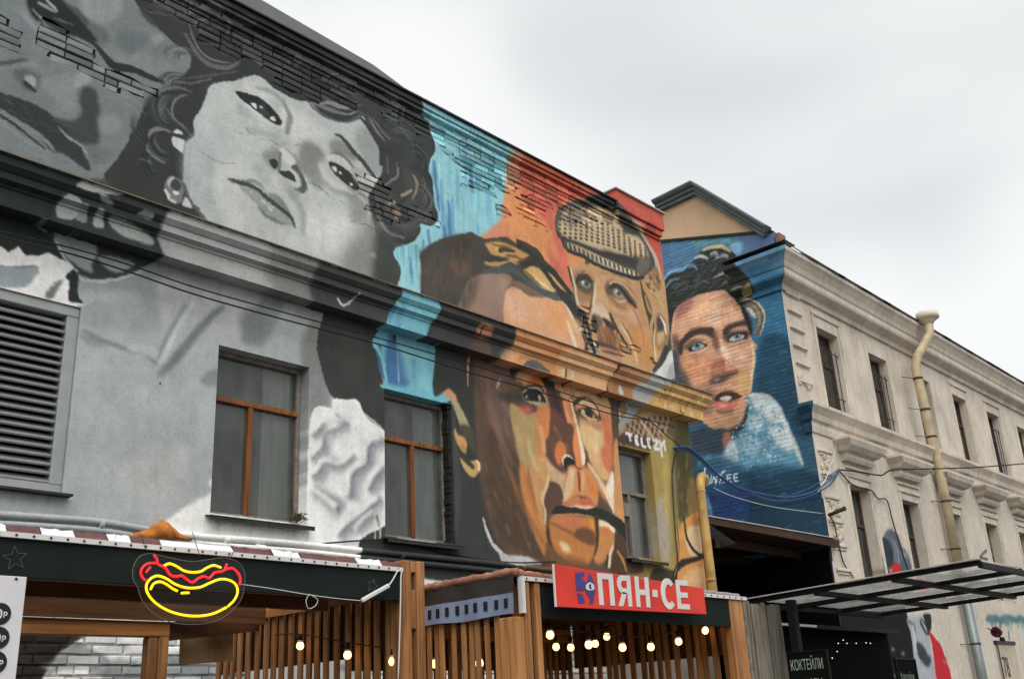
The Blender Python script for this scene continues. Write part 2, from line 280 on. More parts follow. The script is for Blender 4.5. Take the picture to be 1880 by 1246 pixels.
    for i in range(26):
        x = rnd.uniform(800, 920); y = rnd.uniform(250, 400); S('U', 'X', [(x, y), (x+1.5, y+rnd.uniform(30, 90))], [3, 1], (196,226,230), 1.6, .45)
    for i in range(16):
        x = rnd.uniform(726, 770); S('U', 'X', [(x, 450), (x+1, 450+rnd.uniform(15, 60))], [1.6, .8], (96,150,160), .6, .7)
    for i in range(70):
        x = rnd.uniform(790, 950); y = 200+(x-790)*.53+rnd.uniform(-15, 85)
        S('U', 'X', [(x, y), (x+rnd.uniform(12, 34), y+rnd.uniform(5, 14))], [3, 5], rnd.choice([(70,150,160), (60,110,160), (110,192,200), (46,120,130), (150,214,214), (84,140,176)]), 1.5, .6)
    F('U', 'X', '945,200 940,280 930,320 926,350 922,400 896,425 880,450 900,600 1000,620 1040,640 1080,400 1020,250', (216,146,100), 3)
    F('U', 'X', '896,424 925,405 940,440 930,470 900,450', (222,146,118), 5, .8)
    F('U', 'X', '930,270 960,262 965,330 940,345 926,350', (196,160,140), 4, .6)
    F('U', 'X', '1000,230 1260,330 1260,700 1236,560 1225,480 1210,430 1150,380 1090,360 1035,375 1020,420 1025,470 1050,560 1040,545 1010,490 1000,430 985,390 960,370 955,300', (208,116,92), 6)
    F('U', 'X', '955,285 1000,290 1090,345 1040,370 1000,400 985,380 960,345', (196,98,74), 6, .65)
    F('U', 'X', '930,360 990,400 1020,440 1030,480 1000,450 960,420 925,420', (224,150,98), 6, .9)
    for i in range(46):
        x = rnd.uniform(930, 1130); y = 262+(x-930)*.53+rnd.uniform(-14, 70)
        S('U', 'X', [(x, y), (x+rnd.uniform(10, 30), y+rnd.uniform(5, 13))], [3, 5], rnd.choice([(206,96,74), (176,76,50), (214,130,84), (150,80,48), (222,120,96), (188,110,60)]), 1.5, .6)
    for i in range(26):
        x = rnd.uniform(905, 1045); y = rnd.uniform(360, 500)
        S('U', 'X', [(x, y), (x+1.5, y+rnd.uniform(20, 60))], [3, 7], rnd.choice([(228,158,108), (208,122,82), (222,120,100), (232,168,120)]), 2.5, .5)
    S('U', 'X', '1020,430 1035,480 1048,530', [12,18,6], (220,112,98), 5, .9)
    F('U', 'X', '1130,330 1230,380 1222,440 1130,400', (204,98,80), 2); F('U', 'X', '1165,375 1212,396 1212,420 1180,405', (216,150,144), 6, .8); S('U', 'X', '1133,365 1150,380 1180,400', [10,8,4], (222,144,86), 3, .8)
    F('U', 'X', '1212,500 1240,500 1240,700 1226,560', (224,150,90), 3)
    # ---- the man with the pipe, upper part
    F('U', 'K', '60,660 75,420 60,280 110,210 210,135 380,80 580,40 660,70 760,95 960,90 1060,150 1240,250 1330,360 1480,460 1600,600 1699,740 1720,1000 1720,1300 100,1300 30,900', (74,70,64), 1.2)
    F('U', 'K', '70,480 180,330 330,300 450,340 560,420 600,560 480,700 120,660', (86,78,72), 10, .8)
    F('U', 'K', '390,380 520,330 600,380 540,470 420,480', (112,86,68), 8, .8); F('U', 'K', '300,120 520,90 600,250 480,300 360,240', (66,58,48), 10, .8)
    F('U', 'K', '560,560 720,470 930,455 1030,520 1000,600 950,680 930,960 480,860 520,700', (152,126,112), 3)
    F('U', 'K', '560,560 680,500 640,700 560,840 480,860 510,680', (108,92,82), 6, .9); F('U', 'K', '880,530 960,520 960,600 890,600', (176,140,112), 5, .7)
    F('U', 'K', '1010,540 1110,560 1260,640 1400,690 1300,720 1200,690 1060,620 980,640 1000,580', (126,102,88), 2)
    F('U', 'K', '940,700 1000,620 1080,630 1180,690 1300,720 1420,690 1540,730 1620,850 1690,1000 1720,1300 930,1300 930,950', (218,166,128), 1.8)
    F('U', 'K', '960,700 1050,670 1150,740 1200,900 1050,950 960,850', (222,176,148), 10, .9); F('U', 'K', '1350,760 1500,760 1600,900 1620,1100 1450,1000', (222,160,106), 9, .8)
    S('U', 'K', '1560,740 1620,840 1680,960 1720,1080', [6,10,14,14], (232,210,178), 2.5, .9); S('U', 'K', '1590,960 1640,1100 1680,1246', [3,8,8], (240,222,196), 2, .8)
    F('U', 'K', '735,150 860,140 1000,170 1100,230 1200,300 1100,360 1010,400 880,410 740,380 740,340 900,350 990,310 820,280 760,210', (196,152,98), 2)
    F('U', 'K', '1120,400 1200,390 1300,420 1400,530 1500,650 1460,670 1330,620 1230,540 1150,460', (206,168,112), 2)
    F('U', 'K', '1370,430 1450,490 1560,590 1600,640 1540,650 1460,560', (214,166,104), 1.6)
    for t, w, c in (('700,310 830,320 960,335', [8,12,3], (66,66,60)), ('880,240 950,215 1050,240', [5,8,2], (58,56,50)), ('900,420 1000,390 1080,420', [9,12,6], (72,74,72)), ('1110,400 1200,340 1300,360', [10,14,12], (58,56,50)), ('720,450 860,440 1000,430 1110,490 1210,580 1320,650 1440,700 1520,700', [5,9,9,10,11,10,12,14], (82,88,88)),
                    ('1060,150 1180,210 1270,270 1340,370 1440,450 1560,600 1640,700', [12,14,16,16,12,9,8], (52,54,48)), ('1320,400 1400,520 1480,630 1540,690 1620,780 1690,900 1740,1000', [8,7,8,16,16,18,18], (54,56,52)), ('1150,440 1240,530 1330,600', [3,5,2], (110,100,70)), ('1250,520 1340,580 1440,650', [2,5,2], (228,202,156)),
                    ('800,160 900,190 1010,200', [2,4,2], (120,92,56)), ('960,280 1040,290 1120,330', [2,5,2], (120,92,56)), ('1060,360 1130,330 1180,300', [2,4,2], (104,82,52)), ('760,370 860,365 960,345', [2,4,2], (176,150,112))):
        S('U', 'K', t, w, c, .9, .92)
    for i in range(40):
        x = rnd.uniform(60, 600); y = rnd.uniform(150, 700); S('U', 'K', [(x, y), (x-12, y+60), (x-20, y+130)], [2, 7, 2], rnd.choice([(92,82,74), (70,66,62), (104,86,76), (60,60,58)]), 2.5, .4)
    # ---- the man in the flat cap
    F('U', 'J', '260,60 300,0 700,-40 1100,60 1340,60 1390,300 1420,700 1400,900 1330,1100 1240,1300 600,1300 480,900 380,480 320,260', (196,154,114), 1.5)
    F('U', 'J', '330,60 560,120 560,330 430,420 360,330', (160,120,88), 4, .9)
    F('U', 'J', '560,100 680,150 690,260 760,400 800,500 700,480 600,470 530,500 560,300', (206,164,120), 4, .9)
    F('U', 'J', '540,420 640,430 720,520 760,600 640,600 540,560', (224,202,178), 4, .8)
    S('U', 'J', '560,160 555,300 530,420 505,540', [4,6,5,4], (86,78,66), 1.2, .85); S('U', 'J', '575,180 570,320 548,430', [4,6,4], (226,206,180), 1.4, .9)
    F('U', 'J', '700,180 860,180 1000,280 1060,460 900,480 760,400 690,280', (150,112,84), 5, .85)
    F('U', 'J', '880,480 1080,440 1160,620 1200,860 1050,800 930,640', (196,144,98), 7, .9); F('U', 'J', '930,520 1060,520 1080,650 990,640', (212,176,150), 6, .8)
    F('U', 'J', '950,700 1150,760 1260,900 1280,1100 1150,1150 1030,980', (196,140,84), 6, .8)
    for t in ('350,150 390,95 480,100 545,160 555,250 520,300 440,290 380,240 355,200', '690,260 720,180 820,165 920,230 980,320 1050,460 960,390 900,330 760,330 710,310'):
        F('U', 'J', t, (92,82,68), 2.5, .9)
    F('U', 'J', '402,150 450,135 505,172 515,225 470,240 412,200', (176,172,162), 1.5); F('U', 'J', '785,262 840,250 890,312 886,345 820,340 788,300', (180,176,164), 1.5)
    S('U', 'J', '390,150 450,128 520,175', [4,6,4], (70,60,50), 1); F('U', 'J', '440,150 490,155 505,220 460,225', (96,100,98), .9); F('U', 'J', '812,262 866,268 882,325 832,330', (100,106,100), .9); F('U', 'J', '468,175 488,180 486,210 470,205', (44,46,44), .5); F('U', 'J', '835,285 858,288 860,310 840,310', (48,50,46), .5)
    F('U', 'J', '428,160 448,165 442,195', (238,238,234), .4); F('U', 'J', '808,272 826,276 820,300', (238,238,232), .4)
    S('U', 'J', '740,230 800,210 880,270 960,370 1050,465', [4,6,6,8,3], (58,52,44), .9); S('U', 'J', '360,180 400,110 480,110 540,170', [3,6,6,4], (64,60,52), .9); S('U', 'J', '740,200 800,165 900,210 1000,320 1060,400', [3,4,5,4,2], (212,178,136), 1.2, .9)
    S('U', 'J', '800,360 860,400 930,380', [2,4,2], (210,180,150), 1, .8)
    F('U', 'J', '540,540 620,570 660,640 640,720 600,760 560,640', (110,88,72), 3, .85)
    F('U', 'J', '640,590 700,600 800,690 780,740 700,700 690,650', (58,54,46), 1.6); F('U', 'J', '540,560 590,600 600,720 560,740 530,640', (66,62,56), 1.8)
    S('U', 'J', '740,520 780,620 830,720 900,840 960,920', [4,7,6,6,3], (72,62,50), 1.2); S('U', 'J', '860,650 930,760 990,880 1040,1000 1070,1110', [2,5,6,5,2], (222,192,156), 1.3, .85); S('U', 'J', '890,640 960,760 1010,880', [2,4,3], (120,92,66), 1.3, .8)
    F('U', 'J', '610,740 720,690 820,790 880,920 840,960 720,900 620,880', (150,104,72), 3)
    for i in range(26):
        x = rnd.uniform(600, 860); y = rnd.uniform(680, 860); S('U', 'J', [(x, y), (x+12, y+60), (x+30, y+110)], [.6, 1.6, .5], rnd.choice([(210,176,136), (92,70,52), (188,140,100), (70,58,48)]), .5, .8)
    S('U', 'J', '560,860 660,890 760,920 850,950', [3,7,7,3], (82,72,64), 1.2); F('U', 'J', '620,920 760,940 880,1010 860,1060 720,1010', (186,136,112), 3, .9); S('U', 'J', '650,960 760,980 860,1000', [2,4,2], (80,64,58), 1, .8)
    S('U', 'J', '380,480 440,560 480,680 500,800 540,900 600,1000', [8,16,14,14,14,12], (44,46,44), 1.2); S('U', 'J', '420,560 470,700 490,830', [3,4,3], (150,130,96), .8); S('U', 'J', '560,860 590,940 600,1010', [3,5,4], (190,190,186), .8); S('U', 'J', '500,870 540,980', [3,6], (196,186,164), 1)
    F('U', 'J', '390,450 480,450 500,520 420,500', (170,132,102), 2, .9); F('U', 'J', '300,600 400,620 430,760 360,760', (206,170,124), 4, .7)
    S('U', 'J', '262,0 290,100 330,250 380,470', [4,5,4,3], (58,56,50), .8, .9); S('U', 'J', '300,20 340,200 380,440', [4,5,5], (224,206,180), 1.2, .85)
    for i in range(90):
        x = rnd.uniform(380, 1250); y = rnd.uniform(60, 1150); k = rnd.uniform(25, 70); S('U', 'J', [(x, y), (x+k*.45, y+k*.6), (x+k*.6, y+k*1.3)], [.5, rnd.uniform(1.2, 3), .5], rnd.choice([(226,196,160), (150,108,74), (212,172,130), (120,90,66), (206,150,100)]), 1.4, .38)
    for t, c in (('400,110 430,60 470,40', (110,84,62)), ('640,60 760,100 900,130 1000,200', (150,112,80)), ('700,90 820,120 940,170', (214,180,140)), ('1000,460 1060,560 1100,700', (150,108,74)), ('930,420 1000,540 1060,700', (214,178,138)), ('800,420 880,470 960,480', (140,104,76)), ('780,460 860,520 950,540', (214,184,150)), ('1090,640 1130,780 1140,900', (160,116,78))): S('U', 'J', t, [1, 3.2, 1], c, 1.3, .7)
    # ear and side hair
    F('U', 'J', '1270,560 1330,540 1390,640 1410,800 1380,900 1300,950 1270,800', (168,124,84), 2); F('U', 'J', '1285,590 1340,580 1365,700 1300,750', (74,70,70), 2); S('U', 'J', '1320,560 1370,660 1395,780', [3,5,3], (226,216,200), .9); F('U', 'J', '1280,770 1350,740 1360,830 1300,900', (214,182,140), 2.5, .9)
    for t, w, c in (('1100,160 1140,320 1180,460 1230,700 1260,960', [6,10,14,10,4], (66,62,52)), ('1120,140 1160,260 1260,380 1340,440', [8,12,10,5], (196,152,96)), ('1160,180 1240,300 1330,400', [3,5,3], (74,62,46)), ('1200,260 1290,350 1360,470', [4,5,3], (206,176,130)), ('1150,320 1190,470 1240,560', [4,6,4], (186,146,98)), ('1240,560 1220,700 1260,900 1270,1060', [5,6,5,3], (196,166,120)),
                    ('1260,700 1250,860 1270,1070', [2,4,2], (226,206,172)), ('1400,900 1330,1080 1250,1210', [8,10,8], (56,58,56)), ('1200,1050 1230,1040 1240,1090 1290,1110', [2,4,4,2], (60,50,40))):
        S('U', 'J', t, w, c, .8, .92)
    F('U', 'J', '1260,1230 1350,1110 1430,960 1470,980 1495,1100 1490,1246 1400,1300', (214,214,210), 1); F('U', 'J', '1420,1150 1495,1090 1495,1260 1400,1280', (160,162,162), 2, .8)
    F('U', 'X', '1120,360 1218,380 1226,470 1224,520 1205,480 1180,440 1150,410', (200,96,80), 3)
    # the cap
    F('U', 'I', '180,560 130,480 120,330 150,220 250,150 400,110 580,110 640,80 800,180 960,360 1080,460 1170,600 1220,750 1220,850 1160,960 1050,990 880,960 700,890 500,790 330,720 220,660', (74,72,66), 1.2)
    F('U', 'I', '150,420 180,280 300,200 480,200 640,190 800,270 900,440 1060,520 1150,640 1190,760 1100,760 900,740 720,690 560,660 400,600 250,540 190,500', (206,182,150), 4)
    F('U', 'I', '190,300 300,220 420,250 480,380 380,420 230,400', (170,158,140), 5, .7)
    for r in range(7):                                       # the checks of the tweed
        for k in range(17):
            u, v = k/16, r/6
            x = 170+u*975+v*30*(u-.3); y = 235+u*430+v*300*(1-.42*u)-80*math.sin(u*math.pi)
            if v < .3 and u < .34: continue
            s_ = 13+4*v
            F('U', 'I', [(x-s_, y-s_*.8), (x+s_*.7, y-s_*.5), (x+s_, y+s_*.9), (x-s_*.6, y+s_*.7)], rnd.choice([(70,66,58), (84,78,66), (56,56,52), (110,84,60)]), .6, .9)
    for i in range(46):
        x = rnd.uniform(200, 560); y = rnd.uniform(160, 420); S('U', 'I', [(x, y), (x+26, y+14)], [2, 3], rnd.choice([(206,196,178), (90,84,78), (150,130,106), (66,66,64), (190,160,130)]), .7, .75)
    S('U', 'I', '180,560 300,610 450,660 600,720 760,760 950,800 1120,870', [6,9,9,9,9,12,10], (62,62,58), 1.8)
    S('U', 'I', '230,610 400,690 560,770 720,850 900,930 1040,960', [6,11,14,15,15,10], (200,176,142), 1.4)
    for k in range(17):
        u = k/16; x, y = 240+u*800, 620+u*340+14*math.sin(u*3)
        S('U', 'I', [(x, y-38), (x+14, y+30)], [5, 5], rnd.choice([(62,62,58), (70,66,60), (46,48,46)]), .9, .8)
        if k > 6: S('U', 'I', [(x+22, y-20), (x+34, y+34)], [3, 4], (230,222,206), .8, .8)
    S('U', 'I', '250,690 420,740 560,820 720,900 900,960 1050,1000 1140,980', [3,5,5,5,6,6,4], (50,52,52), .9)
    F('U', 'I', '820,300 920,360 1040,460 1080,500 960,500 880,480 900,430 850,380', (66,66,60), 2.5, .9); F('U', 'I', '480,110 620,75 720,140 800,190 700,210 560,150', (48,52,50), 1.6); F('U', 'I', '260,140 400,140 420,200 300,180', (84,86,86), 2.5, .8)
    F('U', 'I', '1080,800 1200,780 1210,860 1150,950 1060,960', (110,108,100), 4, .9); S('U', 'I', '960,360 1080,460 1180,620 1240,720 1290,860 1310,1000', [4,6,6,8,10,8], (206,194,170), 1.6, .85); F('U', 'I', '1180,960 1260,860 1310,930 1330,1080 1300,1140 1220,1040', (150,118,84), 2)
    for i in range(12): 
        x = rnd.uniform(1190, 1310); y = rnd.uniform(880, 1120); S('U', 'I', [(x, y), (x+14, y+30)], [4, 5], rnd.choice([(60,58,54), (196,160,116), (84,70,56)]), .8, .8)
    # ---- cornice band
    F('C', 'X', '-80,200 350,360 340,520 -80,420', (40,48,46), 2, hard=True)
    F('C', 'H', '580,200 700,120 860,70 1180,180 1380,250 1600,430 1640,560 1580,680 1380,860 1100,1000 800,1010 640,880 500,700 500,540', (52,58,57), 1)
    F('C', 'H', '700,140 840,60 1160,190 1060,220', (172,174,170), 1.6); F('C', 'H', '590,240 680,190 780,280 740,400 580,380', (158,166,168), 1.6); F('C', 'H', '780,280 840,300 850,430 760,410', (140,148,148), 1.6); F('C', 'H', '930,330 980,350 1030,490 920,460', (160,166,164), 1.6); F('C', 'H', '1060,380 1250,430 1480,560 1490,650 1300,600 1150,510', (158,162,158), 2); F('C', 'H', '1290,380 1360,355 1440,390 1430,430', (150,154,150), 1.6); F('C', 'H', '900,170 980,220 1070,310 960,270', (146,150,146), 1.6)
    S('C', 'H', '1560,380 1650,480 1600,620', [4,6,5], (130,136,132), 1.5)
    F('C', 'X', '332,380 620,480 612,560 500,560 318,480', (168,170,168), 3); F('C', 'X', '500,440 640,500 640,570 520,540', (120,120,118), 14, .8); F('C', 'X', '600,470 745,530 740,620 590,560', (66,69,67), 5)
    S('C', 'X', '628,545 640,558 662,538', [5,4,2], (206,206,202), 1)
    F('C', 'X', '733,520 735,545 725,560 720,620 800,640 806,570 806,545', (126,190,204), 1); S('C', 'X', '728,560 722,590', [10,6], (84,130,180), 3, .7); S('C', 'X', '742,545 740,600', [12,8], (92,150,186), 4, .6)
    F('C', 'X', '806,540 806,575 796,640 930,690 946,640 958,590 900,560', (66,66,64), 1.2); F('C', 'X', '880,595 905,603 900,620 878,612', (176,120,90), 1.6); S('C', 'X', '886,598 882,622', [3,3], (58,58,56), .8); F('C', 'X', '872,630 900,615 910,650 880,660', (104,80,70), 6, .8)
    F('C', 'X', '958,585 946,640 932,700 1130,760 1135,690 1140,650', (212,146,100), 1); F('C', 'X', '944,632 1000,650 1000,690 930,670', (220,168,126), 5, .8); F('C', 'X', '1040,640 1130,680 1120,740 1040,700', (222,180,132), 6, .8)
    F('C', 'M', '80,280 130,235 220,245 330,330 360,380 200,340 60,300', (96,98,98), 1.2); F('C', 'M', '0,200 160,170 330,260 440,330 340,330 160,230 0,260', (206,140,90), 3, .8); F('C', 'M', '540,330 560,340 550,440 535,430', (70,74,72), 1); S('C', 'M', '525,330 515,420', [6,6], (226,198,158), 1.5); S('C', 'M', '625,360 620,450', [5,5], (230,206,170), 1.5)
    F('C', 'X', '1132,660 1150,668 1150,760 1122,740', (58,58,56), .8); F('C', 'X', '1150,668 1320,735 1300,790 1140,740', (176,126,88), 1.2); F('C', 'X', '1185,690 1232,705 1220,745 1170,730', (178,178,174), 1.6); F('C', 'X', '1150,670 1190,688 1180,705 1148,695', (190,140,104), 2, .8); F('C', 'X', '1228,705 1320,735 1300,790 1200,750', (206,166,106), 3)
    for i in range(34):
        x = rnd.uniform(1215, 1310); y = 708+(x-1225)*.34+rnd.uniform(-4, 40); S('C', 'X', [(x, y), (x+rnd.uniform(-2, 3), y+rnd.uniform(4, 12))], [2, 4], rnd.choice([(76,64,44), (226,200,150), (150,116,62), (196,120,70), (232,220,190)]), 1, .7)
    F('C', 'P', '215,300 240,290 275,385 225,375', (206,206,202), 1); S('C', 'P', '640,260 580,330 520,390 460,440', [14,16,18,18], (176,178,176), 2, .8)
    # ---- lower wall, left: neck and lace
    F('L', 'X', '-80,380 800,560 800,1250 -80,1250', (169,174,175), 4, hard=True)
    F('L', 'X', '-80,380 340,480 420,520 330,560 240,540 -80,520', (140,146,148), 10, .7)
    F('L', 'X', '-80,380 120,450 140,540 130,560 -80,540', (38,46,44), 1)
    F('L', 'c', '280,-40 340,160 430,250 540,280 660,260 760,225 860,150 960,-40', (56,62,60), .8)
    F('L', 'c', '300,20 360,20 500,200 500,240 420,200 330,120', (150,158,160), 2); F('L', 'c', '370,20 520,80 500,190 420,130', (158,166,168), 2); F('L', 'c', '530,150 640,160 740,200 640,240 570,210', (150,158,158), 2); F('L', 'c', '500,-30 700,0 860,60 900,-40', (150,154,152), 4, .7); S('L', 'c', '560,20 700,90 840,120', [10,16,8], (50,54,52), 2.5, .9)
    S('L', 'c', '300,60 340,160 420,240', [4,5,4], (190,196,198), 1); S('L', 'c', '430,275 560,290 680,268 770,232', [3,5,4,2], (196,200,200), 1.4, .8)
    F('L', 'c', '-60,100 40,130 95,105 130,145 200,150 260,140 310,165 330,170 390,215 350,265 370,300 365,390 440,420 -60,420', (236,234,231), .9)
    F('L', 'c', '-40,200 60,210 180,205 200,240 150,310 60,320 -40,300', (150,160,164), 3); S('L', 'c', '-20,205 90,212 190,210 195,250', [2,4,4,2], (104,112,116), 1.5, .8); F('L', 'c', '240,350 290,300 340,280 310,330 270,380', (120,124,124), 2.5)
    # neck modelling
    F('L', 'c', '440,440 700,350 900,300 860,520 700,560 450,540', (150,157,159), 12, .8); F('L', 'c', '900,240 1424,400 1424,620 1200,600 1000,420', (172,172,171), 12, .7)
    S('L', 'c', '450,555 540,610 660,650 780,690 850,740', [5,9,8,7,4], (118,124,127), 4, .9); F('L', 'c', '440,560 540,600 560,650 460,620', (124,131,134), 5, .7)
    S('L', 'c', '1010,420 940,540 880,640 850,720', [4,8,8,4], (126,132,134), 4, .8); S('L', 'c', '1050,400 960,560 890,680 860,740', [5,10,12,8], (196,198,197), 4, .9); S('L', 'c', '1220,410 1100,530 980,680 860,810', [8,14,16,10], (108,115,118), 5, .9); F('L', 'c', '1320,460 1424,440 1424,580 1330,620', (118,124,126), 8, .8); F('L', 'c', '690,640 830,640 840,700 760,690', (196,199,198), 5, .7)
    F('L', 'c', '850,290 1000,280 980,420 900,520 860,420', (190,191,190), 8, .6); F('L', 'c', '1090,830 1180,760 1240,840 1160,860', (120,126,128), 5, .7)
    F('L', 'X', '130,720 360,700 380,930 300,960 130,920', (172,176,176), 16, .7); F('L', 'X', '220,860 330,820 330,900 260,920', (186,187,185), 12, .6)
    # white blouse bottom centre
    F('L', 'X', '300,960 340,930 385,905 400,880 600,900 720,880 720,1010 640,1050 440,1010 270,985', (236,236,232), 4); F('L', 'X', '560,960 700,940 700,1000 640,1020', (240,240,238), 5)
    F('L', 'd', '420,80 500,110 460,300 440,420 420,440 400,330 380,200', (178,174,170), 8, .8); F('L', 'd', '160,260 260,100 340,90 240,330 140,330', (120,124,125), 7, .7); F('L', 'd', '380,340 440,240 470,300 500,560 430,640 410,500', (120,122,120), 8, .7)
    # dark disc
    F('L', 'd', '510,130 570,90 760,100 760,220 690,310 720,520 760,560 760,800 720,690 640,620 560,580 500,545 460,430 448,330 470,220', (60,63,60), .9); F('L', 'd', '520,240 640,260 640,460 560,480', (68,71,67), 14, .7)
    S('L', 'd', '510,540 520,560', [4,4], 70, 1); S('L', 'X', '628,545 640,562 655,545', [4,5,3], (206,206,202), .8)
    # lace
    F('L', 'd', '420,650 500,600 510,560 560,565 610,570 650,640 720,690 760,700 760,1100 700,1110 640,1180 560,1240 420,1240', (240,240,237), 1.2)
    folds = (('425,810 470,765 480,705 540,682 575,668', [9,10,8,7,4]), ('425,885 460,862 490,825 560,832 600,795', [8,10,8,7,4]), ('588,965 590,885 622,842 652,828 662,765 692,737 725,735', [9,11,9,10,9,8,5]), ('660,935 700,872 725,842', [8,11,6]), ('425,930 480,962 545,1012', [7,10,14]), ('535,1125 590,1065 650,1022 705,970', [8,11,11,7]), ('615,1105 650,1062 695,1030', [4,6,4]), ('520,620 545,655 575,668', [4,6,3]), ('425,715 460,690 480,660', [4,6,3]))
    for t, w in folds:
        q_ = pts_of(t)
        S('L', 'd', q_+(10, 8), [v*3.0 for v in w], (186,189,191), 8, .85); S('L', 'd', q_+(5, 4), [v*1.8 for v in w], (150,154,157), 5.5, .8); S('L', 'd', q_, [v*.5 for v in w], (112,117,120), 2.6, .6)
        S('L', 'd', q_-(15, 13), [v*1.0 for v in w], (248,248,245), 4, .85)
    for i in range(60):
        x, y = rnd.uniform(430, 720), rnd.uniform(620, 1150); S('L', 'd', [(x, y), (x+rnd.uniform(-14, 20), y+rnd.uniform(10, 40))], [2, 5], rnd.choice([(222,222,220), (246,246,243), (210,211,211)]), 3, .35)
    F('L', 'd', '620,1160 650,1120 700,1100 730,1080 760,1090 760,1300 600,1300', (62,66,64), 1); S('L', 'd', '684,1030 682,1140', [2,2.4], (215,215,212), .6); S('L', 'd', '705,1020 703,1180', [2,3], (215,215,212), .6); S('L', 'd', '690,1040 700,1090', [4,2], (120,122,122), 1)
    # blue drips of the lower wall
    F('L', 'X', '700,560 720,575 715,600 690,612 682,628 692,650 700,690 706,700 706,715 830,735 830,600 780,560', (118,186,202), .8); F('L', 'd', '735,320 760,290 770,330 800,400 830,500 735,500 725,420', (66,104,156), 4, .8); F('L', 'd', '690,350 710,340 720,420 720,490 700,430', (58,92,130), 2, .8)
    S('L', 'd', '762,290 765,330', [7,3], (48,60,66), .9); S('L', 'd', '680,330 715,400 730,500', [6,8,3], (128,196,208), 1); S('L', 'd', '775,330 780,500', [2,3], (130,180,210), .8)
    F('L', 'd', '780,340 860,330 910,400 900,520 820,500', (140,198,208), 9, .7); S('L', 'd', '840,400 845,520', [10,6], (96,150,190), 4, .6)
    # ---- right end of the lower wall
    F('L', 'X', '1128,690 1150,690 1150,800 1135,800', (60,58,56), 1.2); F('L', 'X', '1133,740 1320,760 1320,1120 1150,1120 1140,900', (150,124,78), 2)
    F('L', 'P', '120,380 160,820 40,1000 40,340', (62,60,60), 2); F('L', 'P', '150,460 190,380 270,560 210,520', (150,152,150), 2); S('L', 'P', '160,560 180,680', [3,4], (206,206,202), 1); S('L', 'P', '220,420 250,500 280,570', [2,4,3], (196,196,192), 1)
    S('L', 'P', '400,470 310,590 220,720 130,820', [18,14,12,5], (166,168,168), 2); F('L', 'P', '130,930 150,850 250,750 400,640 440,560 560,540 740,560 830,640 830,800 720,900 640,1000 420,960 230,880', (182,150,118), 2)
    for r in range(6):
        for k in range(9):
            x = 260+k*62-r*16; y = 770-k*34+r*66+k*k*3.0
            if x < 180 or y < 540 or y > 1000 or x > 780: continue
            F('L', 'P', [(x-14, y-24), (x+10, y-26), (x+16, y+20), (x-8, y+24)], rnd.choice([(84,70,62), (98,80,66), (74,64,58)]), .8, .85)
    S('L', 'P', '420,700 520,850 600,960', [4,5,4], (216,200,184), 1.2, .8); S('L', 'P', '560,720 640,820 690,900', [3,4,3], (214,190,170), 1.2, .7)
    F('L', 'P', '140,900 240,830 420,880 640,940 700,990 640,1060 140,940', (80,64,56), 2.5)
    F('L', 'P', '780,700 1020,700 1060,1300 760,1300 720,900', (110,96,64), 4); F('L', 'P', '900,780 1060,760 1060,1300 930,1300', (74,68,48), 8, .8); F('L', 'X', '1195,820 1240,820 1245,1080 1215,1080 1200,900', (160,142,84), 4); F('L', 'X', '1205,930 1222,920 1230,1020 1212,1020', (168,158,146), 5, .9); F('L', 'X', '1238,800 1262,800 1262,960 1244,940', (70,66,42), 6, .8); F('L', 'X', '1215,840 1228,840 1226,960 1218,930', (186,164,96), 4, .8)
    for i in range(60):
        x = rnd.uniform(1212, 1285); y = rnd.uniform(830, 1060); S('L', 'X', [(x, y), (x+rnd.uniform(-2, 3), y+rnd.uniform(8, 30))], [1.5, 3.5], rnd.choice([(104,96,52), (176,156,92), (66,62,42), (150,136,96), (188,170,120)]), 1.5, .5)
    F('L', 'X', '1250,960 1300,950 1300,1120 1215,1120 1240,1030', (206,146,84), 2); F('L', 'X', '1258,975 1285,965 1290,1010 1268,1020', (222,196,160), 2, .9); S('L', 'X', '1255,945 1262,990 1285,1018 1310,1015', [3,5,5,4], (54,46,38), 1); S('L', 'X', '1235,1060 1250,1035 1280,1025 1310,1015', [6,9,6,3], (50,42,36), 1.2); F('L', 'X', '1200,1045 1240,1050 1235,1085 1195,1080', (64,56,44), 2); F('L', 'X', '1255,1055 1300,1045 1300,1100 1255,1100', (214,176,130), 3, .9)
    for t in ('235,845 312,866', '276,858 298,938', '240,842 244,862', '346,880 362,972', '346,880 386,890', '354,925 384,930', '362,972 394,972', '418,890 432,986 472,1000', '482,905 497,1002', '482,905 516,912', '490,952 514,956', '497,1002 528,1006', '545,925 602,935 566,1014 626,1022', '622,918 640,1010 652,1115', '640,1005 662,958 682,1000 690,1052', '662,958 684,928'): S('L', 'P', t, [4.6]*3 if t.count(' ') > 1 else [4.6, 4.6], (232,230,226), .4)
    # ---- man with the pipe, lower part
    F('L', 'X', '806,560 800,640 795,725 830,735 838,990 704,985 690,1060 1120,1100 1130,1000 1136,900 1134,780 1120,620', (60,62,60), 1.2)
    F('L', 'X', '880,640 960,660 1060,680 1130,700 1133,780 1140,900 1130,960 1125,1010 1120,1060 980,1060 930,1020 900,960 880,860 872,760', (100,78,64), 4)
    F('L', 'f', '320,280 440,300 430,420 480,560 500,700 470,760 430,680 360,560 330,400', (112,88,80), 6, .9); F('L', 'f', '360,560 480,700 540,900 600,1000 600,1150 440,1100 340,950 320,760', (82,66,54), 8, .9)
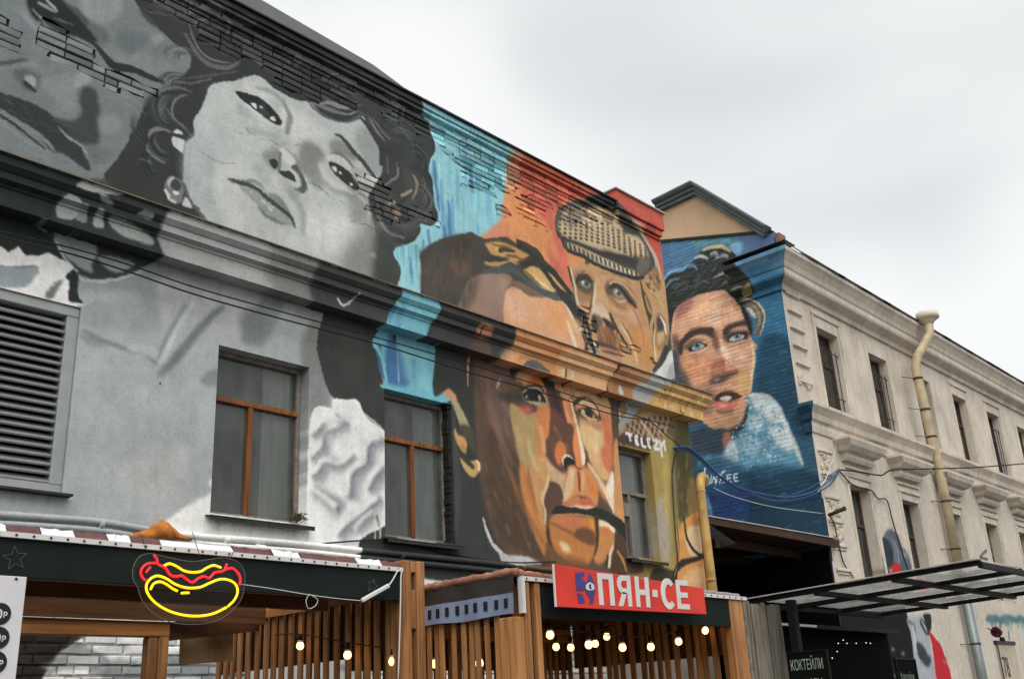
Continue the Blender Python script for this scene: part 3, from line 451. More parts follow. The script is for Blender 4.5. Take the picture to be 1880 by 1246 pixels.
    for t, w, c in (('380,360 400,440 470,560 510,680', [7,12,10,6], (136,104,96)), ('330,420 350,540 420,640', [5,8,5], (120,92,84)), ('440,800 500,940 560,1060', [8,12,10], (112,78,50)), ('380,780 440,960 520,1080', [6,10,8], (92,66,48)), ('520,960 590,1080 640,1150', [6,12,8], (150,96,50)), ('370,660 400,760 440,860', [5,8,5], (96,76,66))):
        S('L', 'f', t, w, c, 4, .7)
    for i in range(30):
        x = rnd.uniform(330, 540); y = rnd.uniform(560, 1080); S('L', 'f', [(x, y), (x+14, y+40), (x+34, y+90)], [2, 6, 2], rnd.choice([(110,82,62), (74,64,56), (128,88,60), (66,60,54)]), 2.5, .45)
    # brow, forehead below the cornice
    F('L', 'M', '0,380 120,390 260,560 270,640 160,600 0,560', (216,126,60), 3); F('L', 'M', '-60,380 60,390 130,430 60,500 -60,510', (222,170,130), 4)
    F('L', 'L', '860,380 1000,340 1080,380 960,420 880,500 840,540 845,440', (176,106,58), 3)
    F('L', 'M', '-140,280 80,250 240,330 400,390 370,480 360,590 290,640 250,560 180,440 100,390 -60,390 -140,460', (46,42,38), 2)
    F('L', 'M', '360,400 440,400 540,440 590,470 570,640 520,700 440,690 400,620 360,590', (214,160,112), 2); S('L', 'M', '420,440 410,520 430,590', [5,8,5], (224,196,140), 1.5, .8); S('L', 'M', '540,430 480,460 450,520 450,570', [5,8,7,3], (56,56,46), 1.2); S('L', 'M', '370,420 385,520 400,600', [8,9,5], (196,112,70), 2, .8)
    F('L', 'M', '580,480 640,470 860,520 890,600 910,720 990,760 1000,1246 860,1246 700,900 590,760 570,640', (220,164,118), 2)
    F('L', 'M', '580,520 640,490 740,500 840,530 880,620 900,700 840,660 720,620 600,590', (52,46,38), 2); F('L', 'M', '850,540 960,600 970,760 920,740 890,640', (222,188,138), 3, .9)
    F('L', 'M', '620,630 760,630 880,700 900,740 760,690 640,660', (224,178,128), 2.5, .9)
    # nose shadow, nose
    F('L', 'M', '270,600 380,600 440,740 500,900 540,1100 560,1260 280,1260 300,1000 310,800', (104,74,66), 2.5); F('L', 'M', '340,860 420,840 470,980 440,1100 360,1060', (128,74,66), 7, .8); F('L', 'M', '300,600 360,600 420,760 460,900 400,860 330,760', (66,54,52), 6, .8)
    F('L', 'M', '460,720 540,700 600,900 660,1100 700,1260 570,1260 530,1060 480,860', (222,142,96), 1.5); S('L', 'M', '550,700 580,860 630,1060 690,1260', [5,5,6,8], (240,216,182), 1.3); S('L', 'M', '470,740 510,900 550,1090 570,1246', [3,5,6,7], (230,176,130), 2, .8)
    F('L', 'O', '400,0 470,0 520,160 528,330 490,360 440,320 420,160', (224,140,90), 1.5); S('L', 'O', '455,0 490,140 515,280 510,335', [5,7,9,6], (244,226,200), 1.4); S('L', 'O', '468,0 510,150 532,300 520,350', [1,2,3,2], (96,66,60), .8)
    F('L', 'O', '195,0 410,0 420,160 440,320 420,340 340,260 330,340 370,390 350,400 260,340 200,250 195,150', (104,74,60), 2); F('L', 'O', '270,200 310,130 350,160 370,260 330,290 320,340 280,300', (216,128,78), 3); S('L', 'O', '340,340 335,290 370,262 420,290', [2,5,5,2], (236,208,176), 1); F('L', 'O', '350,290 390,275 440,320 400,350 385,400 350,370', (40,44,44), 1)
    # left eye
    F('L', 'L', '950,740 1060,690 1200,690 1270,800 1290,900 1230,950 1130,900 1030,860', (168,150,116), 2); F('L', 'L', '1040,700 1150,690 1220,740 1150,760 1060,750', (176,144,126), 2); S('L', 'L', '950,735 1050,695 1170,690 1230,750', [4,5,5,3], (60,58,54), .8)
    F('L', 'L', '1000,790 1060,755 1160,760 1240,840 1250,865 1150,850 1040,850', (66,68,66), .9); F('L', 'L', '1060,780 1160,775 1170,850 1080,850', (46,48,48), .9); F('L', 'L', '1165,790 1195,800 1185,850 1165,840', (196,176,160), .9); F('L', 'L', '1020,790 1045,785 1045,820 1020,820', (176,176,168), .8)
    S('L', 'L', '1060,864 1150,868 1230,892 1268,897', [2,3,4,3], (196,190,158), 1.2); F('L', 'L', '860,890 960,880 1010,850 1080,900 1120,930 1000,940', (106,84,74), 3); F('L', 'L', '930,930 1050,910 1110,950 1040,1010 960,990', (208,110,96), 4, .9)
    F('L', 'L', '850,900 960,990 1060,1020 1200,980 1220,1250 940,1250', (182,160,112), 3); F('L', 'L', '1220,960 1300,900 1290,1250 1200,1250', (222,140,90), 3); F('L', 'L', '940,620 1000,680 960,740 840,760 720,760 700,820 880,880 1000,830 1010,780', (72,66,62), 5, .9)
    # cheek left
    F('L', 'f', '440,460 520,500 590,480 600,560 590,760 600,830 560,980 520,860 480,700', (180,152,106), 3); F('L', 'f', '560,480 610,470 612,560 600,640 596,800 570,700', (214,134,86), 3); F('L', 'f', '480,740 530,760 540,850 590,1000 600,1150 560,1080 500,900', (206,140,84), 4, .9); S('L', 'f', '490,720 520,820 530,900', [3,6,4], (196,96,72), 2, .7); S('L', 'f', '540,740 540,860 580,980', [4,6,4], (196,176,120), 2, .8)
    F('L', 'O', '60,300 180,280 250,380 240,460 180,560 150,640 180,760 190,900 120,800 70,620', (204,156,104), 4); F('L', 'O', '170,160 200,280 330,400 370,420 350,540 330,650 250,480 210,380', (210,176,136), 3); S('L', 'O', '220,420 200,520 165,620 185,720 190,840', [5,8,6,6,4], (232,200,156), 1.6, .9); S('L', 'O', '30,330 70,560 110,760', [5,9,8], (150,104,66), 2.5, .8); S('L', 'O', '100,520 130,700 170,860 200,1000', [5,6,6,5], (210,150,86), 2.5, .8)
    # right cheek
    F('L', 'O', '480,0 700,0 740,100 740,380 700,480 640,440 570,320 520,160', (224,180,128), 3); F('L', 'O', '700,80 750,60 770,300 740,400 690,360 660,220', (216,120,82), 5); F('L', 'O', '620,60 700,80 640,200 600,180', (226,196,146), 4, .8); F('L', 'O', '560,320 660,440 720,560 700,640 620,520 560,400', (208,146,108), 4, .9); F('L', 'O', '720,460 770,400 780,740 750,700 700,580', (240,226,206), 2.5)
    F('L', 'O', '770,170 800,150 850,500 870,850 780,760 770,500', (206,150,100), 1.6)
    # right eye
    F('L', 'M', '580,760 620,700 720,690 820,760 890,860 880,950 780,930 680,880 600,830', (214,140,104), 3); S('L', 'M', '580,780 620,715 710,700 800,750 860,830 890,940', [4,7,6,6,5,4], (72,58,50), 1); S('L', 'M', '640,770 720,730 820,800 870,880', [4,7,7,4], (226,206,160), 1.5)
    F('L', 'M', '620,830 700,800 770,815 840,880 880,950 760,920 680,880', (80,66,58), 1.2); F('L', 'M', '700,820 770,815 810,880 790,920 720,890', (48,48,46), .8); F('L', 'M', '660,830 695,825 710,870 680,870', (226,204,170), 1); F('L', 'M', '805,870 825,880 820,915 800,910', (216,150,120), 1)
    S('L', 'M', '660,870 740,920 850,945', [3,4,3], (232,196,150), .9); F('L', 'M', '700,940 860,980 930,960 900,1080 780,1040', (208,142,108), 4, .8); F('L', 'M', '640,900 720,960 780,1080 900,1100 960,1150 900,1246 700,1246 660,1060', (226,192,140), 5, .9)
    F('L', 'M', '900,900 980,880 1000,1100 1000,1250 930,1200 920,1000', (216,124,84), 5, .9)
    for t, w, c in (('150,0 170,120 185,230', [6,8,5], (232,180,124)), ('260,0 300,80 330,120', [5,8,4], (150,96,84)), ('560,20 640,120 600,240', [6,12,8], (236,208,160)), ('690,120 720,260 700,380', [5,8,6], (228,134,92)), ('620,240 680,380 720,480', [4,7,5], (232,176,128)), ('40,120 70,260 120,380', [6,10,8], (204,182,130)), ('20,420 60,600 110,760', [5,8,6], (196,110,70))):
        S('L', 'O', t, w, c, 3, .75)
    S('L', 'L', '1010,745 1080,712 1170,715 1235,790 1268,870', [3,5,5,4,3], (196,178,140), 1.2, .85); S('L', 'L', '1000,790 1060,750 1160,752 1215,800 1250,862', [4,7,7,6,3], (48,44,42), 1)
    for t, w, c in (('330,330 350,470 400,620 450,740', [8,14,14,10], (132,102,86)), ('300,500 320,640 370,780 430,900', [8,14,14,10], (92,74,62)), ('470,560 490,660 520,760', [6,9,6], (190,166,116)), ('440,760 480,880 540,1000 590,1090', [6,10,10,7], (142,92,54)), ('390,640 430,760 470,860', [4,7,4], (150,110,84)), ('520,860 560,980 600,1060', [5,9,7], (196,132,76)), ('350,860 400,960 470,1050', [6,10,8], (76,62,50)), ('300,340 310,450', [6,8], (74,64,60)), ('560,520 590,640 580,760', [4,6,4], (214,168,116))):
        S('L', 'f', t, w, c, 4, .6)
    for i in range(70):
        x = rnd.uniform(320, 880); y = rnd.uniform(420, 1120); S('L', 'f', [(x, y), (x+6, y+22), (x+10, y+46)], [1.5, 4, 1.5], rnd.choice([(226,178,130), (150,100,66), (206,150,106), (120,84,60), (232,204,164)]), 3, .22)
    # mouth, moustache groove, chin
    F('L', 'O', '380,360 430,340 480,380 540,350 620,480 640,600 620,690 560,620 460,600 400,640 340,670 330,600 360,500', (216,148,96), 2.5); F('L', 'O', '400,380 440,400 420,560 380,620 340,640 350,540', (228,196,156), 3, .9); S('L', 'O', '470,390 480,480 482,570', [3,5,3], (110,66,50), 1.3); S('L', 'O', '500,390 510,480 505,560', [5,7,5], (230,176,130), 2); F('L', 'O', '540,400 600,480 640,600 600,620 560,520', (222,132,70), 3, .9); S('L', 'O', '545,330 620,430 680,540 760,680', [5,7,9,9], (234,206,164), 2, .9)
    F('L', 'O', '180,620 240,490 310,520 335,620 320,660 250,690 240,760 200,740', (98,72,62), 2.5)
    F('L', 'O', '330,680 400,620 450,600 500,630 560,620 610,690 560,710 400,700', (202,126,94), 1.6); F('L', 'O', '480,640 550,630 600,680 520,690', (206,100,78), 3, .8); S('L', 'O', '400,700 480,690 600,700', [4,5,4], (234,198,160), 1.2)
    F('L', 'O', '240,780 330,760 480,770 580,780 620,860 640,960 600,1100 540,1180 420,1170 300,1100 240,1010 220,880', (196,128,72), 3); F('L', 'O', '250,790 400,770 500,790 450,870 340,850', (206,122,88), 4, .9); F('L', 'O', '430,930 470,870 540,870 600,900 610,1000 540,1010 460,960', (116,80,58), 3); F('L', 'O', '300,1000 380,1020 400,1080 340,1070', (232,206,160), 4); F('L', 'O', '560,780 610,800 600,900 570,860', (222,150,70), 4, .8)
    S('L', 'O', '230,830 320,880 430,930', [3,5,4], (130,84,54), 2, .8); S('L', 'O', '215,860 215,960 245,1040', [5,7,4], (82,58,42), 2)
    F('L', 'O', '230,1020 320,1100 480,1130 560,1200 500,1300 300,1300 180,1200', (120,84,54), 6, .8); F('L', 'O', '640,820 720,840 780,900 770,1050 720,1130 640,1180 600,1120 630,980', (200,136,82), 3); S('L', 'O', '640,820 710,850 780,900 775,1000 740,1100 735,1210', [8,8,7,5,5,7], (242,222,190), 1.5); S('L', 'O', '720,1100 705,1200', [3,6], (60,52,44), 1.2); F('L', 'O', '680,860 740,880 700,940', (214,110,70), 3, .7)
    F('L', 'O', '780,900 880,980 960,1080 1010,1250 750,1250 770,1100', (84,62,46), 2); S('L', 'O', '800,1060 850,1150 880,1250', [3,6,3], (186,136,90), 1.2); S('L', 'O', '880,980 940,1060 1010,1150', [3,6,3], (206,140,80), 1.2); S('L', 'O', '880,1000 890,1060', [2,4], (200,160,110), 1)
    F('L', 'O', '245,760 255,710 290,688 420,700 540,715 620,705 720,740 820,800 880,880 890,990 840,950 780,880 700,820 620,780 560,765 460,752 340,755', (46,48,44), .9); S('L', 'O', '620,760 625,860 622,1000 600,1120', [10,8,6,2], (70,54,40), 2)
    S('L', 'O', '250,765 340,762 470,760 570,775', [1,2,2,1], (214,160,110), .8, .8)
    # ear at the window and collar
    F('L', 'L', '90,760 110,720 160,720 220,790 290,920 350,1040 400,1180 410,1260 330,1260 260,1080 200,900 150,800 100,800', (176,166,126), 1.4); F('L', 'L', '90,760 110,720 160,725 230,800 200,860 140,800 100,800', (216,156,116), 2.5); S('L', 'L', '210,1110 270,1170 340,1246', [3,6,6], (60,58,50), 1.2)
    F('L', 'N', '160,20 190,80 250,100 275,160 260,250 200,180 165,110', (206,154,96), 1.4); F('L', 'N', '220,160 270,200 260,240 230,200', (150,140,96), 2, .8); F('L', 'N', '200,10 310,20 345,140 350,240 290,160', (78,78,66), 3)
    F('L', 'N', '215,290 270,340 330,390 345,360 310,320 345,310 385,340 385,410 340,465 290,440 240,370', (200,166,104), 1.6); S('L', 'N', '350,320 378,350 375,410', [3,5,4], (240,214,170), 1.2)
    S('L', 'N', '412,820 440,930 490,1040 560,1120 640,1190', [2,6,7,8,9], (206,204,206), 1); F('L', 'N', '560,1120 640,1140 780,1150 860,1180 930,1220 620,1230', (196,194,196), 1.6); S('L', 'L', '390,240 370,380 365,500 360,690', [4,4,4,2], (216,150,112), 1); S('L', 'L', '480,215 420,230 385,270', [2,4,5], (150,110,76), 1.2)
    S('L', 'L', '745,580 720,640 690,700', [1,5,2], (190,172,130), 1.2); S('L', 'L', '520,540 530,700 545,830', [5,7,5], (120,92,84), 3, .8)
    # ---- ground floor: painted white brick with grey graffiti
    F('L', 'X', '-80,975 700,1050 1300,1130 1300,1500 -80,1500', (242,242,238), 2, hard=True)
    F('L', 'X', '20,1150 160,1155 120,1190 70,1250 20,1300', (44,34,28), 1.5); F('L', 'X', '120,1190 180,1195 200,1225 120,1230 80,1240', (160,164,164), 4); F('L', 'X', '140,1165 200,1160 240,1190 200,1200', (176,180,180), 5, .6); F('L', 'X', '200,1215 260,1220 260,1260 190,1260', (110,120,120), 4, .6); F('L', 'X', '300,1200 440,1206 440,1240 320,1250', (150,158,160), 5, .7)
    for i in range(24):
        x = rnd.uniform(80, 760); y = rnd.uniform(1130, 1250); F('L', 'X', [(x-20, y), (x, y-6), (x+24, y+3), (x+4, y+8)], rnd.choice([(222,222,218), (140,146,146), (100,104,104), (206,200,190)]), 3, .5)
    F('L', 'X', '960,1120 1360,1160 1360,1260 960,1260', (170,166,156), 6)
    # rain streaks and soot with shapes of their own: below the coping, the flashing and the sills
    for i in range(120):
        x = rnd.uniform(300, 1200); y = (x-452)*.536+rnd.uniform(8, 24); S('U', 'X', [(x, y), (x+1, y+rnd.uniform(14, 55))], [rnd.uniform(1, 4), .6], rnd.choice([(30,32,30), (44,42,38), (56,54,50)]), 1.4, rnd.uniform(.05, .2))
    for i in range(90):
        x = rnd.uniform(0, 1300); y = 256+x*.36+rnd.uniform(2, 14); S('C', 'X', [(x, y), (x+.5, y+rnd.uniform(6, 40))], [rnd.uniform(1, 5), .6], rnd.choice([(28,28,26), (50,46,40), (70,62,50)]), 1.8, rnd.uniform(.05, .2))
    for x0, x1, y0, y1 in ((20,115,900,908), (386,565,944,966), (704,838,990,996), (1150,1210,1030,1034)):
        for i in range(16): x = rnd.uniform(x0, x1); y = y0+(y1-y0)*(x-x0)/(x1-x0); S('L', 'X', [(x, y), (x, y+rnd.uniform(10, 45))], [rnd.uniform(1, 3), .5], (84,82,78), 1, rnd.uniform(.12, .35))
    for i in range(70):
        x = rnd.uniform(60, 1250); y = 330+x*.36+rnd.uniform(0, 10); S('L', 'X', [(x, y), (x, y+rnd.uniform(15, 70))], [rnd.uniform(1, 3), .5], (70,70,66), 1.4, rnd.uniform(.06, .2))
    # brush mottling and sun-bleached speckle of the paint itself
    h, w = CV.h, CV.w
    n = .5*vnoise(h, w, 36, 1)+.3*vnoise(h, w, 11, 2)+.2*vnoise(h, w, 4, 3)
    CV.a *= (1+.15*(n-.5))[..., None]*(1+.10*(np.random.RandomState(5).rand(h, w)-.5))[..., None]
    st = vnoise(h, w, 3, 7); st = np.abs(st-.5); CV.a *= (1-.05*(st < .03))[..., None]
    return CV

def paint_gable():
    global CV
    CV = Canvas(0, 16.85, -.6, 3.4, 3.8, 12.2, 130)
    CV.a[:] = np.array((52, 86, 108))/255
    rnd = random.Random(9)
    U = 'U'
    F(U, 'X', '1180,400 1440,400 1440,520 1180,560', (88,126,152), 6); F(U, 'X', '1200,430 1300,425 1330,470 1240,520 1200,500', (78,116,150), 8, .8); F(U, 'Q', '1020,60 1340,20 1340,180 900,320 880,200', (84,104,140), 4, .9); F(U, 'Q', '450,110 900,90 960,260 860,180 620,170 500,230', (98,146,152), 6, .8); F(U, 'Q', '880,180 1010,160 1000,280 900,320', (130,178,206), 5, .8)
    F(U, 'X', '1380,520 1450,520 1470,700 1400,720', (58,110,142), 6); F(U, 'X', '1400,620 1470,640 1500,800 1400,760', (34,66,88), 8, .9); F(U, 'X', '1290,880 1540,880 1540,1010 1290,1010', (30,58,78), 6); F(U, 'X', '1292,885 1365,890 1370,960 1295,955', (38,62,110), 3, .9); S(U, 'X', '1296,905 1302,930 1306,950', [4,8,5], (110,160,200), 3, .8)
    for i in range(130):
        x = rnd.uniform(1205, 1500); y = rnd.uniform(440, 980); S(U, 'X', [(x, y), (x+rnd.uniform(6, 16), y-rnd.uniform(1, 6))], [2, 4], rnd.choice([(70,116,146), (40,78,104), (92,140,160), (52,96,128), (36,66,92)]), 1.6, .45)
    # hair
    F(U, 'Q', '100,640 220,500 330,470 400,430 480,330 560,250 700,200 830,215 920,280 980,360 1030,440 1090,510 1180,620 1180,720 1110,800 1000,820 1000,1200 100,1200', (46,50,48), 1.4)
    for t, w, c in (('110,600 200,490 330,460 400,400', [4,6,6,3], (130,176,206)), ('130,680 200,590 300,560', [3,5,3], (106,140,158)), ('460,350 540,310 620,350', [3,6,3], (196,206,206)), ('560,250 660,210 780,205 880,260', [4,7,7,3], (206,190,140)), ('640,300 700,270 720,340', [6,8,6], (150,158,160)), ('720,330 800,300 850,330', [4,8,4], (140,146,146)),
                    ('680,560 760,520 830,490 880,470', [2,6,6,2], (170,172,166)), ('780,640 860,590 960,600', [3,8,4], (130,116,72)), ('1060,780 1140,720 1175,660', [6,12,5], (166,150,96)), ('960,740 1040,700 1100,700', [2,4,2], (150,150,136)), ('400,440 440,420 500,470', [4,6,3], (96,140,170)), ('480,620 560,600 640,620', [3,5,3], (84,88,86)), ('240,700 330,620 420,600', [3,6,3], (66,74,72))):
        S(U, 'Q', t, w, c, 1, .85)
    for i in range(60):
        x = rnd.uniform(180, 1000); y = rnd.uniform(330, 760); S(U, 'Q', [(x, y), (x+rnd.uniform(20, 60), y-rnd.uniform(8, 30))], [1, 2], rnd.choice([(84,92,92), (30,34,34), (110,120,122), (64,70,68)]), .6, .6)
    # face
    F(U, 'Q', '270,900 440,790 560,740 800,700 880,760 960,830 1040,960 1080,1100 1120,1250 1120,1400 260,1400 200,1150', (206,160,130), 1.6)
    F(U, 'R', '120,150 160,80 300,0 900,0 990,80 1000,240 1025,350 1000,560 985,740 950,900 900,1080 830,1150 760,1180 600,1200 500,1140 380,1040 320,900 240,720 180,560 150,380', (200,152,122), 1.6)
    F(U, 'Q', '480,900 700,820 860,860 980,960 960,1020 760,1080 560,1100 420,1060', (216,172,138), 6, .9); F(U, 'Q', '640,950 760,920 760,1100 660,1100', (222,190,166), 5, .8); F(U, 'Q', '270,900 440,790 420,900 300,1000 240,1100', (150,96,92), 5, .8)
    F(U, 'R', '200,340 480,320 560,460 520,640 400,600 260,520', (206,148,112), 7, .9); F(U, 'R', '680,240 980,240 1000,420 960,620 860,560 760,420', (208,168,140), 6, .9); F(U, 'R', '820,500 980,520 960,760 880,760 840,640', (196,160,112), 6, .9); F(U, 'R', '100,100 200,200 180,420 260,560 320,700 240,720 140,520', (84,74,76), 6, .9); F(U, 'R', '330,760 560,700 560,960 420,980', (120,98,90), 8, .8)
    F(U, 'R', '640,140 700,240 740,340 700,400 640,260', (234,206,184), 3, .95)
    # brows, eyes
    F(U, 'R', '150,220 260,60 380,10 540,0 570,60 560,140 440,80 320,110 220,200 190,330', (66,56,50), 2.5); F(U, 'R', '200,240 300,150 420,130 500,180 440,150 340,190 300,260', (96,80,70), 4, .9); F(U, 'R', '660,60 720,-20 860,-70 980,-80 990,-20 860,-10 760,30 700,110', (66,56,50), 2.5)
    F(U, 'R', '660,140 720,60 860,40 970,50 960,120 860,180 760,180', (70,62,56), 4, .9); F(U, 'R', '270,250 320,210 380,170 450,190 500,210 430,255 350,285 290,280', (40,42,44), 1.6); F(U, 'R', '715,150 780,80 860,60 950,60 940,130 860,170 760,175', (44,46,48), 1.8)
    F(U, 'R', '310,240 345,210 420,195 460,215 420,255 350,275', (172,172,172), 1); F(U, 'R', '745,150 790,110 880,90 920,100 890,140 800,165', (174,174,174), 1); F(U, 'R', '345,200 400,190 420,230 385,255 350,240', (84,118,130), .9); F(U, 'R', '800,90 860,80 880,120 840,145 805,130', (92,122,132), .9); F(U, 'R', '368,205 395,203 395,228 372,228', (24,30,34), .6); F(U, 'R', '825,95 850,92 852,115 830,118', (28,32,36), .6); F(U, 'R', '398,195 410,195 408,210', (240,244,246), .4); F(U, 'R', '855,92 866,92 864,104', (240,244,246), .4)
    S(U, 'R', '290,290 380,285 460,250 520,210', [2,4,5,3], (216,176,160), 1, .8); S(U, 'R', '740,185 820,190 920,150', [2,5,3], (210,170,150), 1, .8)
    S(U, 'R', '570,40 580,180 620,260', [8,12,8], (110,78,66), 4, .8)
    # nose, mouth
    F(U, 'R', '540,440 600,380 690,360 720,460 800,470 840,520 780,540 680,560 580,580 530,540', (168,108,84), 4); F(U, 'R', '690,450 760,440 800,490 720,510', (196,134,108), 3); F(U, 'R', '550,480 640,480 660,540 580,550', (190,130,110), 3, .9); F(U, 'R', '505,620 560,560 680,540 800,510 850,520 740,585 640,640 540,660', (96,78,70), 4); F(U, 'R', '555,600 640,585 600,620', (150,150,140), 2, .8); S(U, 'R', '700,405 712,430', [3,3], (238,222,204), 1.2)
    F(U, 'R', '570,810 640,750 740,730 830,760 885,795 800,850 660,850 590,860', (70,50,46), 1.4); F(U, 'R', '630,820 700,785 770,800 740,835 660,840', (214,208,204), 1.2); F(U, 'R', '560,890 640,850 760,860 860,825 850,890 780,950 680,965 600,940', (190,112,98), 2); F(U, 'R', '600,890 680,875 720,900 660,920', (226,160,150), 3, .8); F(U, 'R', '640,730 740,700 800,740 720,740', (164,112,100), 3, .7); S(U, 'R', '590,960 690,985 790,960', [4,9,5], (104,84,76), 3, .8)
    F(U, 'R', '560,1060 700,1020 860,1000 860,1100 740,1150 620,1180', (176,136,104), 6, .9); S(U, 'R', '960,900 920,1050 850,1150 740,1190', [6,10,12,10], (56,52,50), 3, .9)
    # light edge of the cheek, ear-side lock
    S(U, 'R', '990,180 1022,340 1000,560 985,740', [4,7,6,3], (226,206,160), 1.2, .9); F(U, 'Q', '1010,830 1100,790 1200,860 1270,960 1260,1080 1210,1210 1150,1200 1190,1050 1120,960 1060,930', (96,92,84), 1.4); S(U, 'Q', '1040,810 1140,820 1230,900 1270,1000 1250,1120 1210,1220', [2,4,5,4,3,1], (196,186,160), 1.2); F(U, 'Q', '1060,900 1130,920 1180,1020 1120,1000', (190,186,176), 2); F(U, 'Q', '1000,860 1070,960 1120,1100 1130,1240 1060,1080', (38,40,40), 2)
    for i in range(120):                                   # swept-back strands of the hair
        x = rnd.uniform(150, 900); top = 620-(x-110)*.62 if x < 560 else 250+(x-560)*.35; low_ = 1000-(x-110)*.62 if x < 480 else 740-(x-480)*.05
        y = rnd.uniform(top+40, low_-20) if low_-20 > top+40 else top+50; k = rnd.uniform(40, 110); S(U, 'Q', [(x, y), (x+k*.4, y-k*.42), (x+k*.8, y-k*.62), (x+k*1.1, y-k*.6)] if y-k*.7 > top else [(x, y), (x+k*.4, y-k*.1), (x+k*.7, y-k*.1)], [.4, 1.6, 1.3, .4] if y-k*.7 > top else [.4, 1.4, .4], rnd.choice([(104,114,118), (78,86,88), (28,31,31), (132,140,140), (58,64,64), (96,88,70)]), .7, .55)
    for k in range(7): S(U, 'Q', [(1030+k*8, 815+k*12), (1130+k*6, 835+k*16), (1215-k*4, 920+k*14), (1255-k*10, 1020+k*8), (1240-k*12, 1120), (1205-k*12, 1200)], [.6, 2, 2.2, 2, 1.6, .5], rnd.choice([(196,188,164), (120,112,98), (62,60,56), (150,142,124)]), .7, .8)
    S(U, 'R', '700,250 730,340 760,420', [5,8,5], (232,200,176), 3, .8); F(U, 'R', '860,260 960,280 970,380 900,400', (224,182,152), 5, .7); F(U, 'R', '230,380 380,360 430,460 300,470', (216,160,124), 6, .7); S(U, 'R', '640,700 720,670 800,690', [4,7,4], (206,164,130), 3, .7); F(U, 'Q', '560,880 700,850 720,960 600,1000', (226,184,150), 6, .7)
    # neck and jumper
    F(U, 'W', '280,450 480,440 485,500 440,560 340,570 280,560', (56,70,84), 3); F(U, 'W', '440,470 480,455 478,510 445,545', (150,104,84), 2); F(U, 'W', '580,250 660,265 720,300 760,360 800,480 860,590 875,640 800,660 700,680 560,660 420,700 300,640 340,590 440,570 490,510 540,450 570,380', (96,144,168), 3)
    for t, c, bl in (('590,262 660,268 730,320 770,400 700,400 620,330', (206,212,212), 5), ('590,360 660,380 640,450 580,430', (176,200,208), 5), ('690,430 780,440 830,540 780,560 720,500', (200,208,210), 5), ('560,480 640,500 620,580 540,560', (150,184,198), 6), ('460,520 500,500 520,600 450,640', (196,208,212), 4)): F(U, 'W', t, c, bl, .85)
    for i in range(620):
        u, v = rnd.random(), rnd.random(); x = 560+u*250-v*120+60*u*v; y = 270+u*130+v*360
        if x < 300: continue
        e = max(0, 1-abs(x-(620+(y-260)*.62))/60)
        c = rnd.choice([(206,214,214), (160,190,200), (96,146,170), (60,100,124), (128,168,186)]) if rnd.random() > e else (216,218,214)
        S(U, 'W', [(x, y), (x+rnd.uniform(-12, 12), y-rnd.uniform(-4, 14))], [1, rnd.uniform(2, 5)], c, .6, .75)
    S(U, 'W', '580,255 670,262 740,320 790,440 850,570 872,640', [8,10,9,10,9,3], (208,212,210), 2.5, .8); F(U, 'W', '430,600 490,500 505,560 520,640 460,640', (176,196,202), 5, .8); F(U, 'W', '300,640 420,590 560,650 540,760 340,780', (44,84,112), 7, .8); F(U, 'W', '600,640 860,650 900,740 640,760', (32,66,86), 8, .8)
    # signature at the foot of the picture
    for t in ('330,700 345,650 330,740', '330,745 352,690 366,740 378,690', '378,735 392,700 400,740', '400,740 410,690 424,700 418,740', '455,665 428,690 430,735 460,720', '462,690 464,725', '462,690 490,688', '463,707 484,705', '464,726 488,724', '500,685 502,722', '500,685 524,682', '501,703 520,701', '502,723 526,720'):
        S(U, 'W', t, [2.2, 2.4, 2.2] if t.count(' ') > 1 else [2.3, 2.3], (214,226,232), .3, 1)
    # cornice shadow tints are left to the light; plain speckle only
    h, w = CV.h, CV.w
    n = .5*vnoise(h, w, 26, 11)+.3*vnoise(h, w, 9, 12)+.2*vnoise(h, w, 3, 13)
    CV.a *= (1+.2*(n-.5))[..., None]
    return CV
